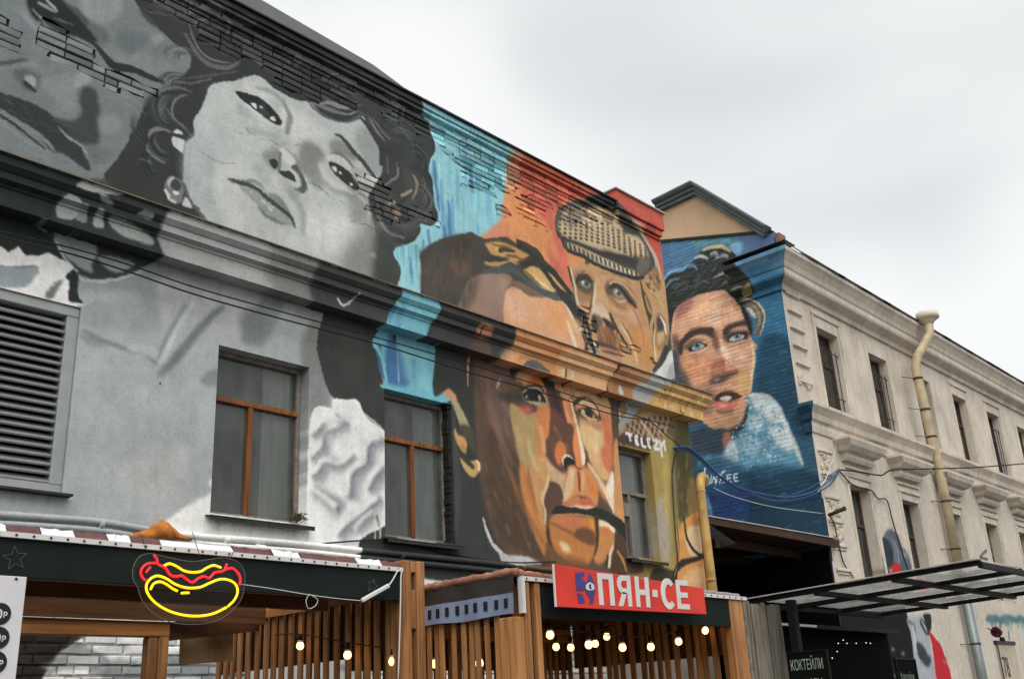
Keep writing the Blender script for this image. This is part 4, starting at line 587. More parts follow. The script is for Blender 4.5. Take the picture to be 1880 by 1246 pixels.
# ------------------------------------------------------------------ helpers
def thing(name, label, cat, loc=(0, 0, 0), group=None):
    o = bpy.data.objects.new(name, None); o.empty_display_size = .1; COL.objects.link(o); o.location = loc
    o['label'] = label; o['category'] = cat
    if group: o['group'] = group
    return o
def tag(o, label, cat, group=None):
    o['label'] = label; o['category'] = cat
    if group: o['group'] = group
    return o
def link(name, me, parent=None, loc=None, rot=None, mat=None):
    o = bpy.data.objects.new(name, me); COL.objects.link(o)
    if mat is not None and not me.materials: me.materials.append(mat)
    if parent is not None:
        o.parent = parent
        if parent.type == 'EMPTY': o.matrix_parent_inverse = Matrix.Translation(-parent.location)
    if loc is not None: o.location = loc
    if rot is not None: o.rotation_euler = rot
    return o
class MB:
    def __init__(s): s.v, s.f = [], []
    def box(s, x0, x1, y0, y1, z0, z1):
        b = len(s.v); s.v += [(x, y, z) for z in (z0, z1) for y in (y0, y1) for x in (x0, x1)]
        s.f += [tuple(b+i for i in q) for q in ((0, 2, 3, 1), (4, 5, 7, 6), (0, 1, 5, 4), (2, 6, 7, 3), (0, 4, 6, 2), (1, 3, 7, 5))]; return s
    def beam(s, a, b, w, h, up=(0, 0, 1)):            # rectangular bar from a to b, w across, h along up
        a, b = Vector(a), Vector(b); d = (b-a).normalized(); u = Vector(up); r = d.cross(u).normalized(); u = r.cross(d).normalized()
        k = len(s.v)
        for p in (a, b):
            for i, j in ((-1, -1), (1, -1), (1, 1), (-1, 1)): s.v.append(tuple(p+r*(i*w/2)+u*(j*h/2)))
        s.f += [tuple(k+i for i in q) for q in ((3, 2, 1, 0), (4, 5, 6, 7), (0, 1, 5, 4), (1, 2, 6, 5), (2, 3, 7, 6), (3, 0, 4, 7))]; return s
    def quad(s, *p): b = len(s.v); s.v += [tuple(q) for q in p]; s.f.append(tuple(range(b, b+len(p)))); return s
    def prism(s, pts, off):                            # polygon (3d points) extruded by a vector
        b = len(s.v); n = len(pts); off = Vector(off)
        s.v += [tuple(p) for p in pts]+[tuple(Vector(p)+off) for p in pts]
        s.f += [tuple(range(b+n-1, b-1, -1)), tuple(range(b+n, b+2*n))]+[(b+i, b+(i+1) % n, b+n+(i+1) % n, b+n+i) for i in range(n)]; return s
    def sweep(s, prof, path):                          # list of cross-sections (each a list of 3d points) joined in order
        b = len(s.v); n = len(prof[0])
        for p in prof: s.v += [tuple(q) for q in p]
        for k in range(len(prof)-1):
            for i in range(n): s.f.append((b+k*n+i, b+k*n+(i+1) % n, b+(k+1)*n+(i+1) % n, b+(k+1)*n+i))
        s.f += [tuple(range(b+n-1, b-1, -1)), tuple(range(b+(len(prof)-1)*n, b+len(prof)*n))]; return s
    def tube(s, path, r, n=8):
        path = [Vector(p) for p in path]; rs = r if hasattr(r, '__len__') else [r]*len(path); prof = []
        ref = Vector((0, 0, 1)); d0 = (path[1]-path[0]).normalized()
        if abs(d0.dot(ref)) > .9: ref = Vector((0, 1, 0))
        a = d0.cross(ref).normalized()
        for i, p in enumerate(path):
            d = (path[min(i+1, len(path)-1)]-path[max(i-1, 0)]).normalized(); a = (a-d*a.dot(d)).normalized(); c = d.cross(a)
            prof.append([p+(a*math.cos(2*math.pi*k/n)+c*math.sin(2*math.pi*k/n))*rs[i] for k in range(n)])
        return s.sweep(prof, None)
    def lathe(s, c, prof, n=12, axis=(0, 0, 1)):       # prof: (radius, distance along axis)
        c, ax = Vector(c), Vector(axis).normalized(); a = ax.orthogonal().normalized(); q = ax.cross(a)
        return s.sweep([[c+ax*h+(a*math.cos(2*math.pi*k/n)+q*math.sin(2*math.pi*k/n))*max(r_, .0005) for k in range(n)] for r_, h in prof], None)
    def mesh(s, name, mat=None, smooth=False):
        me = bpy.data.meshes.new(name); me.from_pydata(s.v, [], s.f); me.update()
        if mat is not None: me.materials.append(mat)
        if smooth: me.polygons.foreach_set('use_smooth', [True]*len(me.polygons))
        return me
    def build(s, name, mat, parent=None, smooth=False, bevel=0, loc=None, rot=None):
        o = link(name, s.mesh(name, mat, smooth), parent, loc, rot)
        if bevel: m = o.modifiers.new('bevel', 'BEVEL'); m.width = bevel; m.segments = 1; m.limit_method = 'ANGLE'
        return o
def curve_pts(p, n=6):
    p = [Vector(q) for q in p]; out = []
    for i in range(len(p)-1):
        a, b, c, d = p[max(i-1, 0)], p[i], p[i+1], p[min(i+2, len(p)-1)]
        for k in range(n):
            t = k/n; out.append(.5*((2*b)+(c-a)*t+(2*a-5*b+4*c-d)*t*t+(3*b-a-3*c+d)*t**3))
    return out+[p[-1]]
def P(x, y, axis, v): return Vector(at(x, y, axis, v))
# ------------------------------------------------------------------ materials
def srgb(c): return tuple(((v/255)/12.92 if v/255 <= .04045 else ((v/255+.055)/1.055)**2.4) for v in c)+(1,)
def mat_base(name):
    m = bpy.data.materials.new(name); m.use_nodes = True; t = m.node_tree; b = t.nodes['Principled BSDF']; return m, t, b
def noise(t, scale, detail=4, rough=.55, coord='Object', stretch=None, rnd=False):
    tc_ = nn(t, 'ShaderNodeTexCoord'); src = tc_.outputs[coord] if coord != 'World' else nn(t, 'ShaderNodeNewGeometry').outputs['Position']
    mp_ = nn(t, 'ShaderNodeMapping'); mp_.inputs['Scale'].default_value = stretch or (1, 1, 1); t.links.new(src, mp_.inputs[0])
    if rnd:
        oi = nn(t, 'ShaderNodeObjectInfo'); ml = nn(t, 'ShaderNodeMath', operation='MULTIPLY'); ml.inputs[1].default_value = 37.0
        t.links.new(oi.outputs['Random'], ml.inputs[0]); cx = nn(t, 'ShaderNodeCombineXYZ')
        for i in range(3): t.links.new(ml.outputs[0], cx.inputs[i])
        t.links.new(cx.outputs[0], mp_.inputs['Location'])
    n_ = nn(t, 'ShaderNodeTexNoise'); n_.inputs['Scale'].default_value = scale; n_.inputs['Detail'].default_value = detail; n_.inputs['Roughness'].default_value = rough
    t.links.new(mp_.outputs[0], n_.inputs['Vector']); return n_.outputs['Fac']
def ramp(t, fac, stops):
    r_ = nn(t, 'ShaderNodeValToRGB'); e = r_.color_ramp.elements
    for i, (p, c) in enumerate(stops):
        el = e[i] if i < 2 else e.new(p)
        el.position = p; el.color = c if len(c) == 4 else c+(1,)
    t.links.new(fac, r_.inputs[0]); return r_.outputs[0]
def mixc(t, fac, a, b, mode='MIX'):
    m = nn(t, 'ShaderNodeMix', data_type='RGBA', blend_type=mode)
    for s_, v in ((0, fac), (6, a), (7, b)):
        if isinstance(v, (int, float)): m.inputs[s_].default_value = v
        elif isinstance(v, tuple): m.inputs[s_].default_value = v if len(v) == 4 else v+(1,)
        else: t.links.new(v, m.inputs[s_])
    return m.outputs[2]
def bump(t, b, h, strength=.3, dist=.01):
    n_ = nn(t, 'ShaderNodeBump'); n_.inputs['Strength'].default_value = strength; n_.inputs['Distance'].default_value = dist
    t.links.new(h, n_.inputs['Height']); t.links.new(n_.outputs[0], b.inputs['Normal'])
def plain(name, c, rough=.7, var=.25, scale=6, metal=0, bmp=.15, coord='Object', spec=.35, stretch=None, bscale=None, rnd=True):
    m, t, b = mat_base(name); c = srgb(c) if max(c) > 1.01 else tuple(c)+(1,)
    lo = tuple(v*(1-var) for v in c[:3])+(1,); hi = tuple(min(1, v*(1+var)) for v in c[:3])+(1,)
    f = noise(t, scale, 5, .6, coord, stretch, rnd); t.links.new(ramp(t, f, [(.3, lo), (.7, hi)]), b.inputs['Base Color'])
    b.inputs['Roughness'].default_value = rough; b.inputs['Metallic'].default_value = metal; b.inputs['Specular IOR Level'].default_value = spec
    if bmp: bump(t, b, noise(t, bscale or scale*6, 4, .6, coord, stretch), bmp, .01)
    return m
def wood(name, c, dark, axis='Z', rough=.65, scale=1.0):
    m, t, b = mat_base(name); st = {'X': (1.2, 22, 22), 'Y': (22, 1.2, 22), 'Z': (22, 22, 1.2)}[axis]
    st = tuple(v*scale for v in st)
    g = noise(t, 1.6, 6, .62, 'Object', st, True); k = noise(t, 2.2, 3, .5, 'Object', tuple(max(v*.12, .5) for v in st), True)
    c1 = ramp(t, g, [(.28, srgb(dark)), (.5, srgb(c)), (.75, srgb(tuple(min(255, v*1.14) for v in c)))])
    c2 = mixc(t, .55, c1, ramp(t, k, [(.3, (.45, .38, .32)), (.6, (1, 1, 1))]), 'MULTIPLY'); oi = nn(t, 'ShaderNodeObjectInfo')
    c3 = mixc(t, .6, c2, ramp(t, oi.outputs['Random'], [(0, (.46, .45, .46)), (.5, (.85, .84, .84)), (1, (1.15, 1.12, 1.05))]), 'MULTIPLY')
    t.links.new(c3, b.inputs['Base Color']); b.inputs['Roughness'].default_value = rough; b.inputs['Specular IOR Level'].default_value = .25; bump(t, b, g, .35, .004); return m
def emit(name, c, s):
    m, t, b = mat_base(name); b.inputs['Base Color'].default_value = srgb(c); b.inputs['Emission Color'].default_value = srgb(c); b.inputs['Emission Strength'].default_value = s; return m
def make_image(name, cv):
    img = bpy.data.images.new(name, cv.w, cv.h, alpha=False, float_buffer=False); px = np.ones((cv.h, cv.w, 4), np.float32)
    a = cv.a; h, w = cv.h, cv.w; yy, xx = np.mgrid[0:h, 0:w]              # uneven hand of the brush: every edge wavers a little
    dx = 2.0*(vnoise(h, w, 4, 21)-.5)+3*(vnoise(h, w, 24, 22)-.5); dy = 2.0*(vnoise(h, w, 4, 23)-.5)+3*(vnoise(h, w, 24, 24)-.5)
    px[..., :3] = np.clip(a[np.clip((yy+dy).round().astype(int), 0, h-1), np.clip((xx+dx).round().astype(int), 0, w-1)], 0, 1)
    img.pixels.foreach_set(px.ravel()); img.update(); img.pack(); return img
def paint_mat(name, cv, gain=1.0, bscale=60, grime=.45, rough=.82, img=None, courses=False):
    m, t, b = mat_base(name); ge = nn(t, 'ShaderNodeNewGeometry'); sp = nn(t, 'ShaderNodeSeparateXYZ'); t.links.new(ge.outputs['Position'], sp.inputs[0])
    cx = nn(t, 'ShaderNodeCombineXYZ')
    for i, (src, lo, ext) in enumerate(((sp.outputs[1 if cv.axis == 0 else 0], cv.lo, cv.w/cv.ppm), (sp.outputs[2], cv.z0, cv.h/cv.ppm))):
        mr = nn(t, 'ShaderNodeMapRange', clamp=False); mr.inputs[1].default_value = lo; mr.inputs[2].default_value = lo+ext; t.links.new(src, mr.inputs[0]); t.links.new(mr.outputs[0], cx.inputs[i])
    im = nn(t, 'ShaderNodeTexImage', image=(bpy.data.images.get(img) if img else make_image(name, cv)), interpolation='Cubic', extension='EXTEND'); t.links.new(cx.outputs[0], im.inputs[0])
    n1 = noise(t, 1.1, 6, .6, 'World'); n2 = noise(t, 7, 5, .65, 'World'); n3 = noise(t, 3.2, 5, .6, 'World', (3.2, 3.2, .45))
    c1 = mixc(t, grime, im.outputs[0], ramp(t, n1, [(.3, (.80, .80, .79)), (.62, (1.04, 1.04, 1.03))]), 'MULTIPLY')
    c2 = mixc(t, grime*.8, c1, ramp(t, n2, [(.32, (.78, .78, .76)), (.6, (1.03, 1.03, 1.03))]), 'MULTIPLY')
    c3 = mixc(t, grime*.6, c2, ramp(t, n3, [(.34, (.72, .72, .70)), (.52, (1, 1, 1))]), 'MULTIPLY')
    g = nn(t, 'ShaderNodeVectorMath', operation='SCALE'); g.inputs['Scale'].default_value = gain; t.links.new(c3, g.inputs[0]); t.links.new(g.outputs[0], b.inputs['Base Color'])
    b.inputs['Roughness'].default_value = rough; b.inputs['Specular IOR Level'].default_value = .25
    hgt = noise(t, bscale, 6, .65, 'World')
    if courses:                                            # thin plaster over brick: the courses read faintly through it
        mp_ = nn(t, 'ShaderNodeMapping'); mp_.inputs['Rotation'].default_value = (R(90), 0, 0); t.links.new(ge.outputs['Position'], mp_.inputs[0])
        br = nn(t, 'ShaderNodeTexBrick'); br.inputs['Scale'].default_value = 1; br.inputs['Brick Width'].default_value = .258; br.inputs['Row Height'].default_value = .0775; br.inputs['Mortar Size'].default_value = .008; br.inputs['Mortar Smooth'].default_value = 1.0
        t.links.new(mp_.outputs[0], br.inputs[0]); mk = nn(t, 'ShaderNodeMath', operation='MULTIPLY'); t.links.new(br.outputs['Fac'], mk.inputs[0]); t.links.new(ramp(t, n1, [(.42, (0, 0, 0)), (.62, (1, 1, 1))]), mk.inputs[1])
        ad = nn(t, 'ShaderNodeMath', operation='MULTIPLY_ADD'); ad.inputs[1].default_value = -.5; t.links.new(mk.outputs[0], ad.inputs[0]); t.links.new(hgt, ad.inputs[2]); hgt = ad.outputs[0]
    bump(t, b, hgt, .32, .012); return m
M_MORTAR = plain('dirty_mortar', (46, 42, 38), .95, .5, 9, bmp=.5, coord='World', rnd=False)
def text_mesh(s, size, extrude=.002, offset=0, font_x=1.0, align='LEFT'):
    cu = bpy.data.curves.new('lettering', 'FONT'); cu.body = s; cu.size = size; cu.extrude = extrude; cu.offset = offset; cu.align_x = align; cu.resolution_u = 3
    o = bpy.data.objects.new('lettering', cu); COL.objects.link(o); dg = bpy.context.evaluated_depsgraph_get(); me = bpy.data.meshes.new_from_object(o.evaluated_get(dg)); bpy.data.objects.remove(o); bpy.data.curves.remove(cu)
    for v in me.vertices: v.co.x *= font_x
    return me
# ------------------------------------------------------------------ where bare brick shows, and how each brick took the paint
X0, XC, XU, ZP = 1.0, 12.80, 12.68, 8.85           # left end (out of view), right corner below and above the cornice, parapet height
BW, BH = .258, .0775                    # brick module
ZONES = ['150,-80 235,-10 295,6 336,26 380,78 460,114 508,160 549,176 597,188 640,186 690,176 725,224 793,262 834,277 857,345 880,358 911,343 934,354 957,343 960,408 996,416 1000,380 1026,372 1022,400 1060,422 1112,410 1140,410 1140,340 760,100 480,-80',
  '649,313 685,319 717,349 727,370 797,393 802,414 769,407 735,390 728,418 700,410 685,385 653,347', '66,50 110,48 150,80 190,100 200,125 232,140 262,150 268,187 225,177 180,152 130,112 68,78', '-40,10 30,16 38,60 36,92 -40,70',
  '1062,560 1080,558 1086,600 1104,652 1076,632', '1136,626 1162,626 1162,664 1140,654', '905,372 925,376 928,392 908,388', '725,455 745,470 760,490 740,490', '560,560 600,580 600,600 560,590']
ZPOLY = []
for z in ZONES:
    ZPOLY.append(np.array([[q[0], q[2]] for q in (at(x, y, 1, .06) for x, y in pts_of(z))]))
def inside(x, z, poly):
    r = False; n = len(poly)
    for i in range(n):
        (xa, za), (xb, zb) = poly[i], poly[(i+1) % n]
        if (za > z) != (zb > z) and x < xa+(z-za)*(xb-xa)/(zb-za): r = not r
    return r
rb = random.Random(3)
def bare(x, z): return any(inside(x+rb.uniform(-.07, .07), z+rb.uniform(-.05, .05), p) for p in ZPOLY) or z > ZP-.24
upper_spots, hole = [], set()
nrow = int((ZP-6.0)/BH); ncol = int((XU-X0)/(BW/2))
for r_ in range(nrow):
    z = 6.0+(r_+.5)*BH; k = 0
    while k < ncol:
        half = rb.random() < .12 or (k == 0 and r_ % 2); w_ = BW/2 if half else BW; x = X0+k*BW/2+w_/2
        if x+w_/2 > XU-.02: break
        if x > 2.0 and bare(x, z):
            upper_spots.append((x, z, half, rb.uniform(-.006, .006)))
            for q in range(1 if half else 2): hole.add((r_, k+q))
        k += 1 if half else 2
ZG = 2.95                                # plaster above, bare white brick below
low = []
for r_ in range(int((ZG-1.55)/BH)):
    z = 1.55+(r_+.5)*BH; x = 2.3+(.065 if r_ % 2 else .13)
    while x < 10.4:
        half = rb.random() < .15; w_ = BW/2 if half else BW
        if not 5.1 < x < 6.6 and rb.random() > .012: low.append((x+w_/2, z, half, rb.uniform(-.008, .008)))
        x += w_
XB, YU = 16.85, .17
gs = []
for r_ in range(int((10.9-5.0)/BH)):
    z = 5.0+(r_+.5)*BH; y = YU+.015 if z > 6.7 else .015; first = r_ % 2
    while y < 3.3:
        half = first or rb.random() < .12; first = 0; w_ = BW/2 if half else BW; yc = y+w_/2
        if z < 10.32+(yc-.575)*.28-.05 and not (z > 9.75 and yc < .95): gs.append((yc, z, half, rb.uniform(-.0012, .0018)))
        y += w_
MURAL_CV = paint_main(); GABLE_CV = paint_gable()
def vary(cv, spots, lo, hi, seed, add=.03):
    r = random.Random(seed)
    for a, z, half, _ in spots:
        w_ = (BW/2 if half else BW)/2; k = r.uniform(lo, hi); i0, i1, k0, k1 = int((a-w_-cv.lo)*cv.ppm), int((a+w_-cv.lo)*cv.ppm), int((z-BH/2-cv.z0)*cv.ppm), int((z+BH/2-cv.z0)*cv.ppm)
        if i1 <= 0 or k1 <= 0: continue
        cv.a[max(k0, 0):k1, max(i0, 0):i1] = cv.a[max(k0, 0):k1, max(i0, 0):i1]*k+r.uniform(0, add)*np.clip(1-2.2*cv.a[max(k0, 0):k1, max(i0, 0):i1], 0, 1)
vary(MURAL_CV, upper_spots, .78, 1.18, 1, .16); vary(MURAL_CV, low, .78, 1.14, 2); vary(GABLE_CV, gs, .94, 1.06, 3, 0)
M_MURAL = paint_mat('mural_paint', MURAL_CV); M_GABLE = paint_mat('gable_paint', GABLE_CV, 1.25); M_SKIN = paint_mat('mural_paint_on_plaster', MURAL_CV, img='mural_paint', courses=True)
# ------------------------------------------------------------------ ground
M_GROUND = plain('ground_asphalt', (.05, .05, .05), .9, .3, 1.5, coord='World', rnd=False)
g = MB().quad((-200, -200, 0), (300, -200, 0), (300, 300, 0), (-200, 300, 0)).build('ground', M_GROUND); g['kind'] = 'structure'
# ------------------------------------------------------------------ the mural building
main = thing('mural_building', 'long two-storey building with its wall covered by huge painted portraits', 'building', (7, 0, 0))
# brick meshes: a few worn shapes shared by all
def brick_mesh(seed, w, h, d=.05, c=.007):
    r = random.Random(seed); m = MB(); j = lambda a: r.uniform(-a, a)*c/.007
    back = [(-w/2, d, -h/2), (w/2, d, -h/2), (w/2, d, h/2), (-w/2, d, h/2)]; mid = [(x, c+.001+j(.002), z) for x, _, z in back]
    fr = [(x*(1-2*c/w)+j(.008), j(.005), z*(1-2*c/h)+j(.005)) for x, _, z in back]
    m.v = back+mid+fr; m.f = [(8, 9, 10, 11)]+[(i, (i+1) % 4, 4+(i+1) % 4, 4+i) for i in range(4)]+[(4+i, 4+(i+1) % 4, 8+(i+1) % 4, 8+i) for i in range(4)]
    return m
B_FULL = [brick_mesh(i, .244, .063) for i in range(6)]; B_HALF = [brick_mesh(20+i, .116, .063) for i in range(4)]
B_FLUSH = {False: [brick_mesh(40+i, .252, .0715, .05, .0035) for i in range(6)], True: [brick_mesh(60+i, .123, .0715, .05, .0035) for i in range(4)]}
def pix(p):
    v = Vector(p)-Vector(CAM); d = v.dot(Vector(FWD)); return 940+FPX*v.dot(Vector(RGT))/d, 623-FPX*v.dot(Vector(UPV))/d, d
def lay_bricks(spots, owner, material, cap, xform, extra_name='brickwork', flush=False):
    """spots: (a, z, half, depth jitter); the largest in view become bricks of their own, the rest one joined part"""
    scored = []
    for s_ in spots:
        p = xform(s_[0], s_[1], s_[3]); x, y, d = pix(p); vis = -20 < x < 1900 and -20 < y < 1266
        scored.append((-(1/d if vis else 0)*(0.6 if s_[2] else 1), s_, p))
    scored.sort(key=lambda q: q[0]); meshes = {}
    rest = MB()
    for i, (_, s_, p) in enumerate(scored):
        lib = B_FLUSH[bool(s_[2])] if flush else B_HALF if s_[2] else B_FULL; k = hash((round(s_[0]*97), round(s_[1]*89))) % len(lib); src = lib[k]; turn = xform(None, None, None)
        if i < cap:
            key = (s_[2], k, turn)
            if key not in meshes: meshes[key] = src.mesh('brick', material)
            link('brick', meshes[key], owner, p, (rb.uniform(-.03, .03), rb.uniform(-.018, .018), turn+rb.uniform(-.02, .02)) if not flush else (0, 0, turn))
        else:
            b = len(rest.v); mt = Matrix.Translation(p) @ Matrix.Rotation(turn, 4, 'Z')
            rest.v += [tuple(mt @ Vector(v)) for v in src.v]; rest.f += [tuple(b+q for q in f) for f in src.f]
    if rest.v: o = rest.build(extra_name, material, owner); o['kind'] = 'stuff'
# backing wall (mortar), plaster skin with the bare patches left open
MB().box(X0, XU-.01, .09, .55, 5.9, ZP-.02).build('wall_core', paint_mat('overpainted_mortar', MURAL_CV, .20, img='mural_paint', grime=.9), main)
pl = MB(); vid = {}
def jit(i, k):
    r = random.Random(i*1009+k); return r.uniform(-.036, .036), r.uniform(-.024, .024)
def pv(i, k, y):
    key = (i, k, y)
    if key not in vid:
        dx, dz = jit(i, k) if 0 < i < nrow and 0 < k < ncol else (0, 0)
        vid[key] = len(pl.v); pl.v.append((min(X0+k*BW/2+dx, XU) if k < ncol else XU, y, 6.0+i*BH+dz))
    return vid[key]
for i in range(nrow):
    for k in range(ncol):
        if (i, k) in hole: continue
        pl.f.append((pv(i, k, .06), pv(i, k+1, .06), pv(i+1, k+1, .06), pv(i+1, k, .06)))
        for (a, b, o2) in (((i, k), (i, k+1), (i-1, k)), ((i+1, k+1), (i+1, k), (i+1, k)), ((i+1, k), (i, k), (i, k-1)), ((i, k+1), (i+1, k+1), (i, k+1))):
            if o2 in hole: pl.f.append((pv(*b, .06), pv(*a, .06), pv(*a, .09), pv(*b, .09)))
o = pl.build('upper_wall', M_SKIN, main); o['label'] = 'upper wall with painted portraits over plaster and bare brick'
MB().quad((XU, .06, 6.0), (XU, 9, 6.0), (XU, 9, ZP-.02), (XU, .06, ZP-.02)).build('end_wall', M_MURAL, main)
lay_bricks(upper_spots, main, M_MURAL, 215, lambda x, z, j: 0.0 if x is None else Vector((x, .062+j, z)))
# corbelled brick courses and sheet-metal coping along the parapet
for i, (z0, z1, y) in enumerate(((ZP-.245, ZP-.205, .03), (ZP-.12, ZP-.075, .012), (ZP-.07, ZP, -.015))):
    MB().box(X0, 11.43 if i else XU-.02, y, .3, z0, z1).build('parapet_course', M_MURAL, main, bevel=.006)
M_ZINC = plain('dark_coping_metal', (62, 64, 62), .5, .3, 8, .6)
MB().box(X0, 11.47, -.05, .5, ZP+.002, ZP+.022).build('coping', M_ZINC, main)
# raised red end block of the parapet
MB().box(11.44, XU, -.045, .5, 8.755, 9.05).build('parapet_block', M_MURAL, main, bevel=.006); MB().box(11.47, XU-.03, -.012, .5, 8.655, 8.753).build('parapet_moulding', M_MURAL, main, bevel=.008)
MB().box(11.40, XU+.03, -.08, .5, 9.052, 9.07).build('coping', plain('pale_coping', (190, 190, 188), .6, .1), main)
# low sheet-metal upstand behind the parapet: dark hair colour first, then whitewashed
MB().prism([(X0, .12, ZP), (7.74, .12, ZP), (7.70, .12, ZP+.10), (7.52, .12, ZP+.13), (7.24, .12, ZP+.20), (7.08, .12, ZP+.23), (6.84, .12, ZP+.275), (5.2, .12, ZP+.35), (X0, .12, ZP+.45)], (0, .03, 0)).build('roof_upstand', plain('upstand_grey_paint', (108, 110, 112), .6, .12, 2), main)
MB().prism([(7.3, .16, ZP), (11.42, .16, ZP), (11.3, .16, ZP+.115), (10.2, .16, ZP+.14), (9.0, .16, ZP+.21), (7.3, .16, ZP+.23)], (0, .03, 0)).build('roof_upstand', plain('upstand_white_paint', (240, 240, 238), .7, .04, 2), main)
# ---- lower wall with its openings
OPEN = [(2.10, 3.55, 3.46, 5.04), (4.87, 5.90, 3.45, 5.02), (6.88, 7.88, 3.43, 5.00), (10.99, 11.74, 3.53, 5.02)]
xs = sorted({X0, XC}.union(*[{a, b} for a, b, _, _ in OPEN])); zs = sorted({ZG, 5.66}.union(*[{c, d} for _, _, c, d in OPEN])); lw = MB()
for i in range(len(xs)-1):
    for k in range(len(zs)-1):
        cx_, cz_ = (xs[i]+xs[i+1])/2, (zs[k]+zs[k+1])/2
        if any(a < cx_ < b and c < cz_ < d for a, b, c, d in OPEN): continue
        lw.quad((xs[i], 0, zs[k]), (xs[i+1], 0, zs[k]), (xs[i+1], 0, zs[k+1]), (xs[i], 0, zs[k+1]))
RV = .16
for a, b, c, d in OPEN:
    lw.quad((b, 0, c), (b, RV, c), (b, RV, d), (b, 0, d)); lw.quad((a, RV, c), (a, 0, c), (a, 0, d), (a, RV, d)); lw.quad((a, 0, d), (b, 0, d), (b, RV, d), (a, RV, d)); lw.quad((a, RV, c), (b, RV, c), (b, 0, c), (a, 0, c))
lw.quad((XC, 0, 0), (XC, 9, 0), (XC, 9, 6.0), (XC, 0, 6.0)); lw.quad((X0, 0, ZG), (X0, .04, ZG), (XC, .04, ZG), (XC, 0, ZG))
o = lw.build('lower_wall', M_MURAL, main); o['label'] = 'lower plaster wall painted with lace and a pipe smoker'
MB().box(X0, XC-.01, .017, .5, 0, ZG-.005).build('ground_floor_core', paint_mat('limewashed_joints', MURAL_CV, .5, img='mural_paint'), main)
M_WHITEBRICK = M_MURAL
lay_bricks(low, main, M_WHITEBRICK, 85, lambda x, z, j: 0.0 if x is None else Vector((x, .008+j*.7, z)), 'ground_floor_brickwork')
# ---- cornice with mitred return at the right corner
prof = [(.0, 5.60), (.17, 5.66), (.17, 5.815), (.185, 5.825), (.185, 5.84), (.235, 5.865), (.235, 5.925), (.25, 5.935), (.285, 5.975), (.285, 6.035), (.30, 6.05), (.0, 6.075)]
prof[0] = (.0, 5.655)
ring = lambda x, s_: [Vector((x+(o_ if s_ else 0), -o_, z)) for o_, z in prof]
MB().sweep([[Vector((X0, -o_+.0, z)) for o_, z in prof], [Vector((XC+o_, -o_, z)) for o_, z in prof], [Vector((XC+o_, 5, z)) for o_, z in prof]], None).build('cornice', M_MURAL, main)
MB().sweep([[(X0, -.315, 6.052), (X0, .06, 6.083), (X0, .06, 6.09), (X0, -.315, 6.064)], [(XC+.315, -.315, 6.052), (XC+.0, .06, 6.083), (XC, .06, 6.09), (XC+.315, -.315, 6.064)]], None).build('cornice_flashing', plain('rusty_flashing', (112, 102, 84), .6, .45, 5, .4, coord='World', rnd=False), main)
# ---- windows
M_FRAME = wood('brown_window_wood', (134, 84, 48), (74, 44, 26), 'Z', .75); M_OLD = plain('weathered_frame', (120, 112, 102), .8, .35, 14)
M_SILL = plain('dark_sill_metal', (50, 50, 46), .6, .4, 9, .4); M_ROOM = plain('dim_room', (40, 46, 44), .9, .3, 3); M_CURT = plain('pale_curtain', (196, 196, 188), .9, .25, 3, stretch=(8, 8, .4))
def glass(name, dust=.22, tint=(.55, .60, .58), frost=False):
    m, t, b = mat_base(name); t.nodes.remove(b); out = t.nodes['Material Output']
    tr = nn(t, 'ShaderNodeBsdfTransparent'); tr.inputs[0].default_value = tint+(1,); gl = nn(t, 'ShaderNodeBsdfGlossy'); gl.inputs['Roughness'].default_value = .06; gl.inputs[0].default_value = (.75, .78, .78, 1)
    df = nn(t, 'ShaderNodeBsdfTranslucent' if frost else 'ShaderNodeBsdfDiffuse'); df.inputs[0].default_value = (.62, .64, .62, 1) if frost else (.28, .29, .27, 1); fr = nn(t, 'ShaderNodeFresnel'); fr.inputs[0].default_value = 1.55
    nz_ = noise(t, 2.2, 5, .6, 'World', (1.6, 1.6, .7)); mr = nn(t, 'ShaderNodeMapRange'); mr.inputs[1].default_value = .3; mr.inputs[2].default_value = .75; mr.inputs[3].default_value = dust*.4; mr.inputs[4].default_value = dust*1.7; t.links.new(nz_, mr.inputs[0])
    m1 = nn(t, 'ShaderNodeMixShader'); t.links.new(mr.outputs[0], m1.inputs[0]); t.links.new(tr.outputs[0], m1.inputs[1]); t.links.new(df.outputs[0], m1.inputs[2])
    m2 = nn(t, 'ShaderNodeMixShader'); t.links.new(fr.outputs[0], m2.inputs[0]); t.links.new(m1.outputs[0], m2.inputs[1]); t.links.new(gl.outputs[0], m2.inputs[2]); t.links.new(m2.outputs[0], out.inputs[0]); return m
M_GLASS = glass('dusty_window_glass', .20, (.62, .66, .64))
